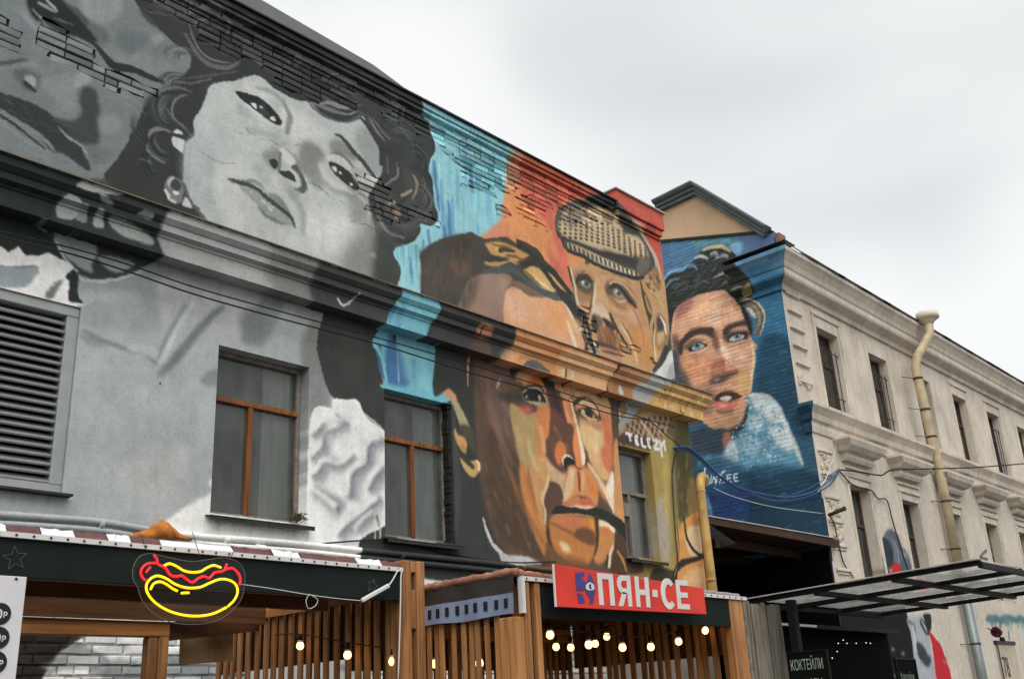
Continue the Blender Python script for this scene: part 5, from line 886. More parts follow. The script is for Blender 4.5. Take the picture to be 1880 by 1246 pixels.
def window(a, b, c, d, fm, tr_f, mul_f, label):
    w = MB(); yf = RV-.035; t_ = .045
    w.box(a, b, yf, RV+.03, c, c+t_).box(a, b, yf, RV+.03, d-t_, d).box(a, a+t_, yf, RV+.03, c+t_, d-t_).box(b-t_, b, yf, RV+.03, c+t_, d-t_)
    fr = w.build('window', M_OLD, main, bevel=.005); fr['label'] = label
    zt = c+(d-c)*tr_f; xm = a+(b-a)*mul_f
    MB().box(a+t_, b-t_, yf-.012, RV+.028, zt-.025, zt+.025).build('transom', fm, fr, bevel=.004); MB().box(xm-.025, xm+.025, yf-.008, RV+.026, c+t_, zt-.025).build('mullion', fm, fr, bevel=.004)
    for (u0, u1, v0, v1) in ((a+t_, b-t_, zt+.025, d-t_), (a+t_, xm-.025, c+t_, zt-.025), (xm+.025, b-t_, c+t_, zt-.025)):
        MB().quad((u0, yf+.03, v0), (u1, yf+.03, v0), (u1, yf+.034, v1), (u0, yf+.034, v1)).build('pane', M_GLASS, fr)
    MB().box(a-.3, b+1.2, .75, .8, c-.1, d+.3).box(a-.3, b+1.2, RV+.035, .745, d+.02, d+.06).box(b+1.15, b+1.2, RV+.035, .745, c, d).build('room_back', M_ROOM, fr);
    MB().beam((xm-.28*(b-a), .34, c+.05), (xm-.28*(b-a), .34, zt), .04, .04, (0, 1, 0)).build('inner_mullion', fm, fr)
    q = MB(); n = 10
    for i in range(n): q.quad(*[(b-.02-.34*(j/n), .24+.03*math.sin(j*2.1), z_) for j, z_ in ((i, c), (i+1, c), (i+1, d), (i, d))])
    q.build('curtain', M_CURT, fr)
    s_ = MB().prism([(a-.05, -.10, c-.045), (a-.05, RV, c-.005), (a-.05, RV, c+.004), (a-.05, -.10, c-.036)], (b-a+.08, 0, 0)); s_.prism([(a-.05, -.10, c-.075), (a-.05, -.092, c-.075), (a-.05, -.092, c-.04), (a-.05, -.10, c-.04)], (b-a+.08, 0, 0)); s_.build('sill', M_SILL, fr)
    return fr
window(*OPEN[1], M_FRAME, .70, .44, 'window with brown mullions beside the white lace'); w2 = window(*OPEN[2], M_FRAME, .68, .50, 'window beside the painted ear with dark reveal'); w3 = window(*OPEN[3], M_OLD, .60, .42, 'narrow window with pale weathered frame')
# dark painted reveal blocks with missing chunks at the second window
o = MB(); zz = OPEN[2][2]; rr_ = random.Random(8)
while zz < OPEN[2][3]-.04:
    h_ = rr_.uniform(.05, .10); o.box(OPEN[2][1]-.035-rr_.uniform(0, .02), OPEN[2][1]-.004, .02+rr_.uniform(0, .02), RV-.04, zz, min(zz+h_-.008, OPEN[2][3]-.01)); zz += h_
o.build('reveal_brick_edge', plain('black_reveal_paint', (30, 30, 28), .7, .3, 10), w2)
MB().box(OPEN[3][0]+.06, OPEN[3][0]+.28, RV-.05, RV-.02, 4.10, 4.28).build('vent_pane_frame', M_OLD, w3)
# ---- louvred vent on the left
a, b, c, d = OPEN[0]; M_LOUV = plain('grey_louvre_metal', (150, 154, 152), .5, .12, 5, .3)
lv = MB().box(a, b, .02, .14, c, c+.07).box(a, b, .02, .14, d-.09, d).box(b-.10, b, .02, .14, c+.07, d-.09).box(a, a+.1, .02, .14, c+.07, d-.09).build('louvre_vent', M_LOUV, main, bevel=.006); lv['label'] = 'grey metal louvre vent with horizontal blades'
sm = MB().prism([(0, 0, 0), (0, .075, .055), (0, .082, .048), (0, .01, -.012)], (b-a-.2, 0, 0)).mesh('slat', M_LOUV); n = 20; dz = (d-c-.18)/n
for i in range(n): link('slat', sm, lv, (a+.1, .03, c+.085+i*dz))
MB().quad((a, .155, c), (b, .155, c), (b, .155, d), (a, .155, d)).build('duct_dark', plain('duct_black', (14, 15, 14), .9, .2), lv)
MB().box(a-.1, b+.05, -.09, .02, c-.03, c-.012).build('sill', M_SILL, lv)
rn = random.Random(77); nest = MB()
for i in range(70):
    c0 = Vector((5.78+rn.gauss(0, .035), -.02+rn.gauss(0, .03), 3.47+abs(rn.gauss(0, .035)))); d_ = Vector((rn.gauss(0, 1), rn.gauss(0, 1), rn.gauss(0, .6))).normalized()*.04; nest.tube([c0-d_, c0+d_*.3+Vector((0, 0, .008)), c0+d_], [.003, .004, .002], 4)
tag(nest.build('twig_nest', plain('dry_twigs', (86, 74, 56), .95, .4, 20)), 'small clump of dry twigs on the sill of the window by the lace', 'nest')
# ---- small ledge mould on the wall: a cable bracket, insect-sized bolt hole
MB().lathe((4.31, 0, 4.53), [(0, -.004), (.009, -.004), (.007, .008), (0, .009)], 8, (0, -1, 0)).build('bolt_hole', M_MORTAR, main)
# ------------------------------------------------------------------ the cream corner building
SHEETS['Y'] = (1620, 1060, 6.7)
def paint_facade():
    global CV
    CV = Canvas(1, 0.0, 16.8, 31.0, 1.2, 5.6, 70); CV.a[:] = np.array((214, 204, 190))/255; rnd = random.Random(4)
    F('L', 'X', '1380,1080 1655,1100 1668,1140 1690,1270 1380,1270', (10,10,10), 1, hard=True)
    F('L', 'Y', '300,500 420,470 580,470 600,560 590,660 600,900 660,1100 700,1250 400,1250 390,1000 360,700', (176,180,186), 1.5)
    F('L', 'Y', '500,470 590,470 595,620 560,720 540,640 520,560', (30,38,36), 1); F('L', 'Y', '455,560 480,500 520,560 560,650 540,720 480,640', (60,72,70), 1); S('L', 'Y', '470,560 520,620 545,690', [2,3,1], (206,210,214), .6)
    F('L', 'Y', '420,820 500,850 560,960 600,1000 560,1100 450,1000', (60,64,70), 2); S('L', 'Y', '370,580 400,780 420,930', [2,3,2], (226,228,230), .8); S('L', 'Y', '300,540 380,580 410,700', [3,4,2], (120,126,134), 1)
    F('L', 'Y', '560,655 600,680 650,760 700,800 740,900 790,1040 850,1246 860,1320 690,1320 640,1060 620,900 600,780', (200,40,52), .6)
    F('L', 'X', '1622,985 1632,970 1650,985 1660,1010 1690,1045 1700,1070 1640,1070 1630,1030', (96,106,116), 1.2); F('L', 'X', '1618,990 1634,1000 1640,1040 1624,1060', (44,56,62), 1)
    for i in range(16):
        x = rnd.uniform(1632, 1668); S('L', 'X', [(x, 985+(x-1632)*.8), (x+8, 1010+(x-1632)*.7), (x+10, 1035)], [.6, 1.6, .6], rnd.choice([(200,206,210), (60,70,80), (150,160,170)]), .4, .8)
    F('L', 'X', '1632,1052 1638,1036 1648,1034 1656,1050 1650,1075 1630,1075', (204,44,54), .6)
    F('L', 'Y', '1320,480 1760,490 1760,560 1320,560', (92,126,134), 1.5)
    for i in range(40):
        x = rnd.uniform(1330, 1760); S('L', 'Y', [(x, 520), (x+4, rnd.uniform(580, 680))], [2, 1], rnd.choice([(84,120,128), (110,140,146)]), .6, .85)
    S('L', 'Y', '1545,640 1560,780', [3,4], (110,130,140), .8)
    for i in range(46):                                   # flaked and grey patches of the old limewash
        x, y = rnd.uniform(1560, 1880), rnd.uniform(850, 1250); F('L', 'X', [(x-4, y), (x, y-3), (x+5, y+1), (x+1, y+4)], rnd.choice([(190,178,160), (226,220,208), (170,160,146)]), 1.5, .6)
    for i in range(120):
        x = rnd.uniform(1525, 1885); y = 770+(x-1525)*.36+rnd.uniform(-4, 60); S('L', 'X', [(x, y), (x+3, y+rnd.uniform(15, 70))], [rnd.uniform(.8, 2.6), .5], rnd.choice([(120,108,90), (150,138,120), (96,88,76)]), .8, rnd.uniform(.12, .4))
    S('L', 'X', '1800,1022 1812,1010', [2,2], (70,74,78), .5); S('L', 'X', '1798,1024 1814,1028', [2,2], (70,74,78), .5); S('L', 'X', '1800,1032 1812,1035', [1.2,1.2], (80,90,110), .5)
    return CV
b2 = thing('corner_building', 'cream stuccoed corner building with a young face painted on its blue gable', 'building', (24, 2, 0))
M_STUCCO = paint_mat('limewashed_stucco', paint_facade(), .92, 30, .75)
def stucco(name, c, bricks=False):
    m, t, b = mat_base(name); n1 = noise(t, 1.3, 6, .6, 'World'); n2 = noise(t, 14, 5, .7, 'World'); n3 = noise(t, 2.6, 5, .6, 'World', (2.5, 2.5, .4))
    c0 = ramp(t, n1, [(.3, srgb(tuple(v*.86 for v in c))), (.65, srgb(c))]); c1 = mixc(t, .5, c0, ramp(t, n2, [(.35, (.84, .82, .79)), (.6, (1, 1, 1))]), 'MULTIPLY'); c2 = mixc(t, .36, c1, ramp(t, n3, [(.36, (.62, .58, .52)), (.54, (1, 1, 1))]), 'MULTIPLY')
    t.links.new(c2, b.inputs['Base Color']); b.inputs['Roughness'].default_value = .9; b.inputs['Specular IOR Level'].default_value = .2
    if bricks:                                            # brick courses under many coats of limewash, too far off to pick apart
        ge = nn(t, 'ShaderNodeNewGeometry'); mp_ = nn(t, 'ShaderNodeMapping'); mp_.inputs['Rotation'].default_value = (R(90), 0, 0); t.links.new(ge.outputs['Position'], mp_.inputs[0])
        br = nn(t, 'ShaderNodeTexBrick'); br.inputs['Scale'].default_value = 1; br.inputs['Brick Width'].default_value = .26; br.inputs['Row Height'].default_value = .077; br.inputs['Mortar Size'].default_value = .006; br.inputs['Mortar Smooth'].default_value = .8
        t.links.new(mp_.outputs[0], br.inputs[0]); ad = nn(t, 'ShaderNodeMath', operation='MULTIPLY_ADD'); ad.inputs[1].default_value = -.8; t.links.new(br.outputs['Fac'], ad.inputs[0]); t.links.new(n2, ad.inputs[2]); bump(t, b, ad.outputs[0], .38, .012)
        t.links.new(mixc(t, br.outputs['Fac'], c2, mixc(t, .10, c2, (.25, .22, .2)),), b.inputs['Base Color'])
    else: bump(t, b, n2, .4, .012)
    return m
M_CREAM = stucco('cream_plaster', (216, 206, 192)); M_UPPER = stucco('limewashed_brick', (218, 208, 194), True)
M_ROOF = plain('roof_sheet', (70, 72, 72), .55, .25, 3, .5)
def holed(mb, y, x0, x1, z0, z1, ops, dep):
    xs = sorted({x0, x1}.union(*[{a, b} for a, b, _, _ in ops])); zs = sorted({z0, z1}.union(*[{c, d} for _, _, c, d in ops]))
    for i in range(len(xs)-1):
        for k in range(len(zs)-1):
            cx_, cz_ = (xs[i]+xs[i+1])/2, (zs[k]+zs[k+1])/2
            if any(a < cx_ < b and c < cz_ < d for a, b, c, d in ops): continue
            mb.quad((xs[i], y, zs[k]), (xs[i+1], y, zs[k]), (xs[i+1], y, zs[k+1]), (xs[i], y, zs[k+1]))
    for a, b, c, d in ops:
        e = y+dep; mb.quad((b, y, c), (b, e, c), (b, e, d), (b, y, d)); mb.quad((a, e, c), (a, y, c), (a, y, d), (a, e, d)); mb.quad((a, y, d), (b, y, d), (b, e, d), (a, e, d)); mb.quad((a, e, c), (b, e, c), (b, y, c), (a, y, c))
UP = [(18.10+2.335*k, 19.02+2.335*k, 6.86, 8.56-.004*k) for k in range(8)]; LO = [(18.06+2.31*k, 18.90+2.31*k, 3.62, 5.38) for k in range(8)]
u = MB(); holed(u, YU, XB, 46, 6.6, 9.3, UP, .24); u.build('upper_facade', M_UPPER, b2); l = MB(); holed(l, 0, XB, 46, 0, 6.62, LO, .26); l.build('lower_facade', M_STUCCO, b2)
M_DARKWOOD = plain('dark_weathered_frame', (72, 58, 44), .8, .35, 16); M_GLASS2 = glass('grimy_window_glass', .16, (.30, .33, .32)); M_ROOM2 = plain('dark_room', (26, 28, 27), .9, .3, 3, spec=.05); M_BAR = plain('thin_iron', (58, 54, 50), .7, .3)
def far_window(a, b, c, d, y, dep, grille, fm):
    yf = y+dep-.05; t_ = .05; w = MB().box(a, b, yf, yf+.06, c, c+t_).box(a, b, yf, yf+.06, d-t_, d).box(a, a+t_, yf, yf+.06, c+t_, d-t_).box(b-t_, b, yf, yf+.06, c+t_, d-t_)
    zt = c+(d-c)*.62; xm = (a+b)/2; w.box(a+t_, b-t_, yf-.01, yf+.05, zt-.03, zt+.03).box(xm-.025, xm+.025, yf-.008, yf+.05, c+t_, zt-.03).box(xm-.02, xm+.02, yf-.006, yf+.05, zt+.03, d-t_)
    fr = w.build('window', fm, b2)
    for (u0, u1, v0, v1) in ((a+t_, xm-.02, zt+.03, d-t_), (xm+.02, b-t_, zt+.03, d-t_), (a+t_, xm-.025, c+t_, zt-.03), (xm+.025, b-t_, c+t_, zt-.03)): MB().quad((u0, yf+.03, v0), (u1, yf+.03, v0), (u1, yf+.03, v1), (u0, yf+.03, v1)).build('pane', M_GLASS2, fr)
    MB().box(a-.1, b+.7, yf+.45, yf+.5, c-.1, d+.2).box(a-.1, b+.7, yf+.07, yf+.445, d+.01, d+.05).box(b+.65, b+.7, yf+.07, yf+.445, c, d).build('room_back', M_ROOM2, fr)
    if grille:
        gm = MB()
        for k in range(5): xk = a+.1+(b-a-.2)*k/4; gm.beam((xk, y+.06, c+.02), (xk, y+.06, d-.35), .014, .014, (0, 1, 0))
        for zk in (c+.35, d-.42): gm.beam((a, y+.06, zk), (b, y+.06, zk), .014, .014)
        gm.build('grille', M_BAR, fr)
    return fr
for k, q in enumerate(UP[:6]): far_window(*q, YU, .24, k in (0, 1, 4), M_DARKWOOD)
for k, q in enumerate(LO[:6]): far_window(*q, 0, .26, False, M_DARKWOOD if k < 2 else M_OLD)
# trims
for k, (a, b, c, d) in enumerate(UP[:6]):
    if k in (0, 3, 4): MB().box(a-.16, a-.10, YU-.03, YU+.01, c, d+.22).box(a-.16, b+.12, YU-.035, YU+.01, d+.225, d+.30).box(b+.06, b+.12, YU-.03, YU+.01, c, d+.22).build('window_surround', M_CREAM, b2, bevel=.008)
for k, (a, b, c, d) in enumerate(LO[:6]):
    m_ = (a+b)/2-.05
    MB().sweep([[(m_-h, 0.0, z), (m_+h, 0.0, z), (m_+h, -p, z), (m_-h, -p, z)] for h, p, z in ((.56, .10, 5.80), (.58, .14, 5.86), (.58, .14, 5.93), (.66, .22, 5.96), (.70, .30, 6.04), (.80, .34, 6.14), (.80, .34, 6.18), (.78, .02, 6.21))], None).build('window_hood', M_CREAM, b2)
    MB().box(a-.13, a-.06, -.03, .01, c, d+.14).box(a-.13, b+.13, -.034, .01, d+.145, d+.22).box(b+.06, b+.13, -.03, .01, c, d+.14).box(a-.10, b+.10, -.045, .01, d+.30, d+.34).build('window_surround', M_CREAM, b2, bevel=.008)
rq = random.Random(2)
for z in (9.0-.35*i for i in range(0, 6)): MB().box(XB+.12, XB+.66, YU-.05, YU+.01, z-.06, z).box(XB+.16, XB+.62, YU-.025, YU+.01, z-.09, z-.065).build('quoin_ledge', M_CREAM, b2, bevel=.012)
for z in (5.9-.42*i for i in range(0, 6)): MB().box(XB+.1, XB+.62, -.055, .01, z-.06, z).box(XB+.14, XB+.58, -.03, .01, z-.11, z-.065).build('quoin_ledge', M_CREAM, b2, bevel=.012)
M_ORN = plain('crumbling_ornament', (196, 182, 162), .95, .3, 9, bmp=.9)
for z in (5.66, 4.82, 4.4, 7.22):
    q = MB()
    for i in range(14): cx_, cz_ = XB+.16+.4*rq.random(), z-.1+.22*rq.random(); y_ = 0 if z < 6.5 else YU; q.lathe((cx_, y_-.005, cz_), [(.06, 0), (.05, .025), (.0, .04)], 6, (0, -1, 0))
    q.build('stucco_ornament', M_ORN, b2)
# cornices of the facade and their painted return round the gable
def cornice2(prof, y, ret_y, name, mg):
    MB().sweep([[Vector((XB-o_, y-o_, z)) for o_, z in prof], [Vector((46, y-o_, z)) for o_, z in prof]], None).build(name, M_CREAM, b2)
    MB().sweep([[Vector((XB-o_, ret_y, z)) for o_, z in prof], [Vector((XB-o_-.0, y-o_, z)) for o_, z in prof]], None).build(name+'_return', mg, b2)
cornice2([(-.05, 8.98), (.05, 8.98), (.07, 9.08), (.22, 9.16), (.24, 9.20), (.24, 9.31), (.26, 9.33), (.29, 9.42), (.35, 9.52), (.40, 9.58), (.40, 9.66), (-.05, 9.74)], YU, 1.12, 'cornice', M_GABLE)
cornice2([(-.2, 6.18), (.03, 6.18), (.05, 6.28), (.05, 6.36), (.10, 6.40), (.12, 6.50), (.17, 6.57), (.21, 6.62), (.21, 6.68), (-.2, 6.78)], 0, .12, 'string_course', M_GABLE)
MB().prism([(XB-.42, YU-.43, 9.67), (46, YU-.43, 9.67), (46, 3.2, 11.4), (XB+.36, 3.2, 11.4), (XB+.36, YU-.40, 9.69)], (0, 0, .025)).build('roof', M_ROOF, b2); MB().box(XB-.42, XB-.005, YU-.42, 1.14, 9.745, 9.757).build('return_flashing', M_ROOF, b2)
rl = random.Random(6); rm = MB()
for i in range(60): xx_ = XB+rl.uniform(0, 28); rm.box(xx_, xx_+rl.uniform(.2, .9), YU-.44, YU-.42, 9.66, 9.66+rl.uniform(.012, .03))
rm.build('eave_edge', M_ROOF, b2)
# gable wall: painted brick, plastered strip at the top right and the foot
MB().prism([(XB+.007, 0.012, 0), (XB+.007, 6, 0), (XB+.007, 6, 11.5), (XB+.007, 3.4, 11.12), (XB+.007, .575, 10.34), (XB+.007, YU+.012, 10.24), (XB+.007, YU+.012, 6.7), (XB+.007, 0.012, 6.7)], (.3, 0, 0)).build('gable_core', paint_mat('gable_joint_paint', GABLE_CV, 1.05, img='gable_paint'), b2)
lay_bricks(gs, b2, M_GABLE, 290, lambda y, z, j: -math.pi/2 if y is None else Vector((XB+.003+j, y, z)), flush=True)
MB().prism([(XB+.0, YU, 9.74), (XB, .96, 9.74), (XB, .96, 10.44), (XB, YU, 10.22)], (.04, 0, 0)).build('gable_plaster', M_GABLE, b2); MB().prism([(XB+.002, .0, 3.9), (XB+.002, 4, 3.9), (XB+.002, 4, 4.99), (XB+.002, .0, 4.99)], (.04, 0, 0)).build('gable_plaster', M_GABLE, b2)
MB().prism([(XB-.03, YU-.0, 10.235), (XB-.03, .575, 10.35), (XB-.03, 3.4, 11.14), (XB-.03, 6, 11.5), (XB-.03, 6, 11.45), (XB-.03, 3.4, 11.09), (XB-.03, .575, 10.30), (XB-.03, YU, 10.185)], (.1, 0, 0)).build('gable_flashing', plain('sooty_flashing', (40, 42, 40), .7, .3), b2)
M_TAN = plain('tan_plaster', (196, 166, 132), .9, .12, 1.6, bmp=.3, coord='World', rnd=False)
MB().prism([(XB+.01, .42, 10.25), (XB+.01, 1.72, 11.66), (XB+.01, 2.9, 11.62), (XB+.01, 2.9, 11.0), (XB+.01, 2.7, 10.96), (XB+.01, .575, 10.33)], (.05, 0, 0)).build('gable_field', M_TAN, b2)
pr = [(o_*.85, h_*.66) for o_, h_ in [(0, 0), (.10, .02), (.10, .10), (.17, .13), (.17, .20), (.26, .24), (.30, .30), (.30, .34), (0, .36)]]
def rake(y, z, n): return [Vector((XB-o_, y+n[0]*h, z+n[1]*h)) for o_, h in pr]
MB().sweep([rake(.34, 10.12, (-.73, .68)), rake(1.72, 11.60, (-.2, 1.12)), rake(2.66, 11.57, (.03, 1.0))], None).build('raking_cornice', plain('grey_green_cornice', (104, 114, 110), .7, .25, 5, bmp=.4, coord='World', rnd=False), b2)
MB().box(XB-.0, XB+.25, .04, .13, 9.78, 10.14).build('brick_stub', plain('red_brick_stub', (128, 92, 76), .9, .3, 8), b2)
# ---- downpipe of the corner building
dp = thing('downpipe', 'tall beige downpipe with a wide hopper on the cream facade', 'drainpipe', (22.4, -.2, 0)); M_BEIGE = plain('beige_pipe_paint', (184, 168, 136), .6, .28, 3, .1, coord='World', rnd=False); M_GREYP = plain('grey_pipe_metal', (120, 128, 128), .45, .2, 4, .5)
MB().tube([(22.72, -.42, 9.62), (22.7, -.40, 9.35), (22.1, -.24, 8.72), (22.08, -.16, 8.5), (22.3, -.16, 6.3), (22.33, -.16, 3.95)], [.10, .096, .096, .10, .10, .10], 14).build('pipe', M_BEIGE, dp, True); MB().tube([(22.34, -.16, 3.94), (22.5, -.16, 0)], .10, 14).build('lower_pipe', M_GREYP, dp, True)
MB().lathe((22.72, -.42, 9.58), [(.10, 0), (.12, .05), (.22, .12), (.25, .14), (.25, .27), (.23, .27), (.21, .18)], 18).build('hopper', plain('pale_hopper', (206, 196, 172), .6, .15, 5), dp, True)
for z, x in ((8.2, 22.1), (7.5, 22.17), (6.9, 22.24), (5.5, 22.31), (4.5, 22.33), (2.6, 22.4)): MB().lathe((x, -.16, z), [(.102, 0), (.112, .005), (.112, .04), (.102, .045)], 14).beam((x-.13, -.1, z+.02), (x-.45, .02, z+.02), .012, .012).build('bracket', M_BAR, dp)
# ---- passage roof between the buildings
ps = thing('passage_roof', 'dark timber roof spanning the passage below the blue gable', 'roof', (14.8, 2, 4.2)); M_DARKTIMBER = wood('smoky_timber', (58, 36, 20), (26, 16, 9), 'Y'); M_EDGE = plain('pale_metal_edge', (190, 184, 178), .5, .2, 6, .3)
for k in range(17): y0 = -.08+k*.34; MB().box(12.82, 16.84, y0, y0+.325, 4.15+.012*k, 4.175+.012*k).build('plank', M_DARKTIMBER, ps)
MB().box(12.80, 16.95, -.14, -.085, 4.12, 4.235).build('edge_board', M_DARKTIMBER, ps); MB().prism([(12.80, -.16, 4.222), (16.99, -.16, 4.262), (16.99, .6, 4.30), (12.8, .6, 4.262)], (0, 0, .012)).build('metal_edge', M_EDGE, ps)
for k, y in enumerate((.5, 1.5, 2.6, 3.7)): MB().box(12.82, 16.84, y, y+.12, 4.0+.01*k, 4.14+.012*k).build('beam', M_DARKTIMBER, ps)
MB().beam((13.4, .1, 3.92), (13.4, 5, 3.95), .12, .12).build('beam', M_DARKTIMBER, ps); MB().quad((12.9, -.12, 4.11), (14.1, .2, 4.0), (14.2, .55, 3.98), (12.9, .4, 4.08)).build('torn_sheet', plain('grey_plastic_sheet', (130, 128, 124), .6, .3, 5), ps)
MB().box(XB-.03, XB-.012, .02, 5.6, 0, 4.12).build('passage_shade_panel', plain('shade_black', (13, 12, 11), .9, .3, spec=.05), ps); MB().box(XC+.012, XC+.03, .02, 5.6, 0, 4.12).build('passage_shade_panel', plain('shade_black_left', (13, 12, 11), .9, .3, spec=.05), ps)  # black side panels added to stand in for the passage's shade
bk = MB().box(12.79, 17.0, 5.6, 5.8, 0, 4.3).build('passage_wall', plain('shade_black_back', (10, 10, 9), .9, .3)); tag(bk, 'back wall deep inside the passage, coloured black for its shade', 'wall')  # the darkness of the passage is put into this wall's black
lp = thing('passage_lamp', 'small warm lamp glowing in the dark passage', 'lamp', P(1373, 1038, 1, 1.8)); c_ = P(1373, 1038, 1, 1.8); MB().lathe(c_, [(.0, -.03), (.03, -.015), (.035, .01), (.02, .03)], 10).build('bulb', emit('warm_bulb_dim', (255, 150, 80), 2.5), lp, True); MB().tube([c_+Vector((0, 0, .03)), c_+Vector((0, 0, .25))], .012, 6).build('stem', M_BAR, lp)
# ---- yellow drainpipe at the mural building's corner
yp = thing('corner_drainpipe', 'yellow drainpipe with an elbow at the painted corner', 'drainpipe', (12.65, -.15, 0)); M_YEL = plain('ochre_pipe_paint', (178, 142, 84), .55, .35, 4, .1, coord='World', rnd=False)
MB().tube(curve_pts([(13.10, .02, 4.78), (12.90, -.10, 4.80), (12.76, -.15, 4.79), (12.69, -.16, 4.70), (12.67, -.16, 4.5), (12.68, -.16, 3.8), (12.70, -.16, 2.6)], 5), .066, 14).build('pipe', M_YEL, yp, True)
for z in (4.55, 3.3): MB().lathe((12.675, -.16, z), [(.067, 0), (.075, .006), (.075, .03), (.067, .036)], 14).build('collar', M_YEL, yp)
# ------------------------------------------------------------------ conduits, cables
def cable(name, label, pts, r, mat, n=6, cat='cable', group=None):
    return tag(MB().tube(curve_pts(pts, 5), r, n).build(name, mat, None, True), label, cat, group)
M_BLACKC = plain('black_cable', (26, 26, 25), .6, .2); M_BLUEC = plain('blue_cable', (38, 72, 120), .5, .2); M_WHITEC = plain('white_cable', (206, 206, 202), .6, .1)
def wallpts(t, y): return [P(a, b, 1, y) for a, b in pts_of(t)]
cd = thing('wall_conduit', 'upper of two painted conduits running low along the mural', 'conduit', (6, -.06, 3.2), 'conduits along the mural'); MB().tube(curve_pts(wallpts('-60,940 60,948 180,957 260,970 350,983 480,992 570,1000 655,1009 780,1021 900,1033 1020,1047 1110,1060', -.05), 5), .028, 10).build('pipe', M_MURAL, cd, True)
for x, y in ((186, 962), (415, 990), (738, 1020), (960, 1042)): q = P(x, y, 1, -.05); MB().lathe(q, [(.029, -.02), (.037, -.015), (.037, .015), (.029, .02)], 10, (1, 0, -.02)).box(q.x-.015, q.x+.015, -.06, 0, q.z-.08, q.z+.0).build('clip', M_MURAL, cd)
cd2 = thing('wall_conduit', 'lower of two painted conduits running low along the mural', 'conduit', (6, -.06, 3.1), 'conduits along the mural'); MB().tube(curve_pts(wallpts('-60,958 60,964 180,973 260,985 350,996 480,1006 570,1013 655,1022 780,1034 900,1046 1020,1060 1110,1072', -.05), 5), .024, 10).build('pipe', M_MURAL, cd2, True)
q = P(478, 1006, 1, -.06); MB().lathe(q, [(.0, -.06), (.035, -.05), (.035, .05), (0, .06)], 8, (1, 0, 0)).build('junction', M_MURAL, cd2)
cable('wall_cable', 'upper of two black cables strung below the cornice', wallpts('-40,412 0,425 130,455 240,487 360,528 520,573 700,622 860,668 1000,710 1130,752 1240,784', -.14), .007, M_BLACKC, 6, 'cable', 'black cables below the cornice')
cable('wall_cable', 'lower of two black cables strung below the cornice', wallpts('-40,422 0,435 130,466 240,500 360,541 520,586 700,633 860,683 1000,722 1130,762 1190,772 1225,800 1248,818', -.13), .008, M_BLACKC, 6, 'cable', 'black cables below the cornice')
cable('sagging_cable', 'thin black cable sagging under the middle window sill', wallpts('560,1000 705,990 770,1003 860,1022 940,1032 1020,1030', -.03), .009, M_BLACKC)
bc = thing('blue_cable_bundle', 'bundle of blue cables sagging across the blue gable', 'cable', P(1400, 890, 1, -.1))
for k, (dy, t) in enumerate(((0, '1236,822 1260,820 1285,838 1320,872 1360,896 1410,908 1450,912 1490,903 1520,884 1540,862'), (.05, '1238,824 1262,824 1290,845 1330,882 1380,906 1420,918 1455,917 1495,906 1525,888 1541,864'), (.1, '1237,826 1262,828 1288,848 1325,884 1370,903 1440,910 1480,898 1512,880 1541,860'))):
    MB().tube(curve_pts([P(a, b, 1, -.12+dy*.4) for a, b in pts_of(t)], 5), .013 if k < 2 else .008, 6).build('strand', M_BLUEC, bc, True)
cable('corner_cable', 'black cable dropping down the stained corner by the yellow drainpipe', wallpts('1248,818 1240,835 1234,870 1236,920 1240,980 1244,1030 1240,1075', -.03), .009, M_BLACKC)
cable('corner_cable', 'pale cable looping down the stained corner of the mural wall', wallpts('1252,816 1262,822 1245,826 1238,850 1238,900 1243,960 1247,1010 1238,1060', -.02), .006, plain('dirty_cable', (120, 112, 80), .7, .3))
cable('white_wire', 'thin white wire drooping across the lower blue gable', [P(1310, 895, 1, -.05), P(1350, 912, 1, -.05), P(1420, 930, 1, -.05), P(1511, 942, 1, -.05)], .004, M_WHITEC)
cable('white_wire', 'thin white wire rising from the blue cables to a window hood', [P(1500, 905, 1, -.1), P(1520, 870, 1, -.12), P(1532, 830, 1, -.2), P(1537, 803, 1, -.32)], .007, M_WHITEC)
cable('street_cable', 'black cable strung across the cream facade to the right edge', [P(1541, 862, 1, -.06), P(1580, 866, 1, -.1), P(1618, 872, 1, -.2), P(1640, 862, 1, -.5), P(1720, 860, 1, -.8), P(1800, 857, 1, -1.1), P(1910, 848, 1, -1.4)], .014, M_BLACKC)
cable('facade_cable', 'black cable running down between two lower cream facade windows', wallpts('1541,864 1560,885 1575,893 1600,900 1612,915 1628,918 1640,960 1655,1010 1672,1060', -.05), .013, M_BLACKC)
cc = thing('wall_camera', 'small dark camera with a cable on the cream corner', 'camera', P(1535, 940, 1, -.1)); q = P(1537, 938, 1, -.2); MB().tube([q+Vector((-.1, .12, -.06)), q+Vector((.02, .0, 0)), q+Vector((.12, -.1, .05))], [.03, .035, .04], 10).build('camera_body', M_BLACKC, cc, True); MB().tube(curve_pts([q+Vector((-.1, .12, -.06)), P(1531, 960, 1, -.05), P(1540, 1000, 1, -.04), P(1550, 1035, 1, -.03), P(1568, 1060, 1, -.03)], 5), .012, 6).build('lead', M_BLACKC, cc, True)
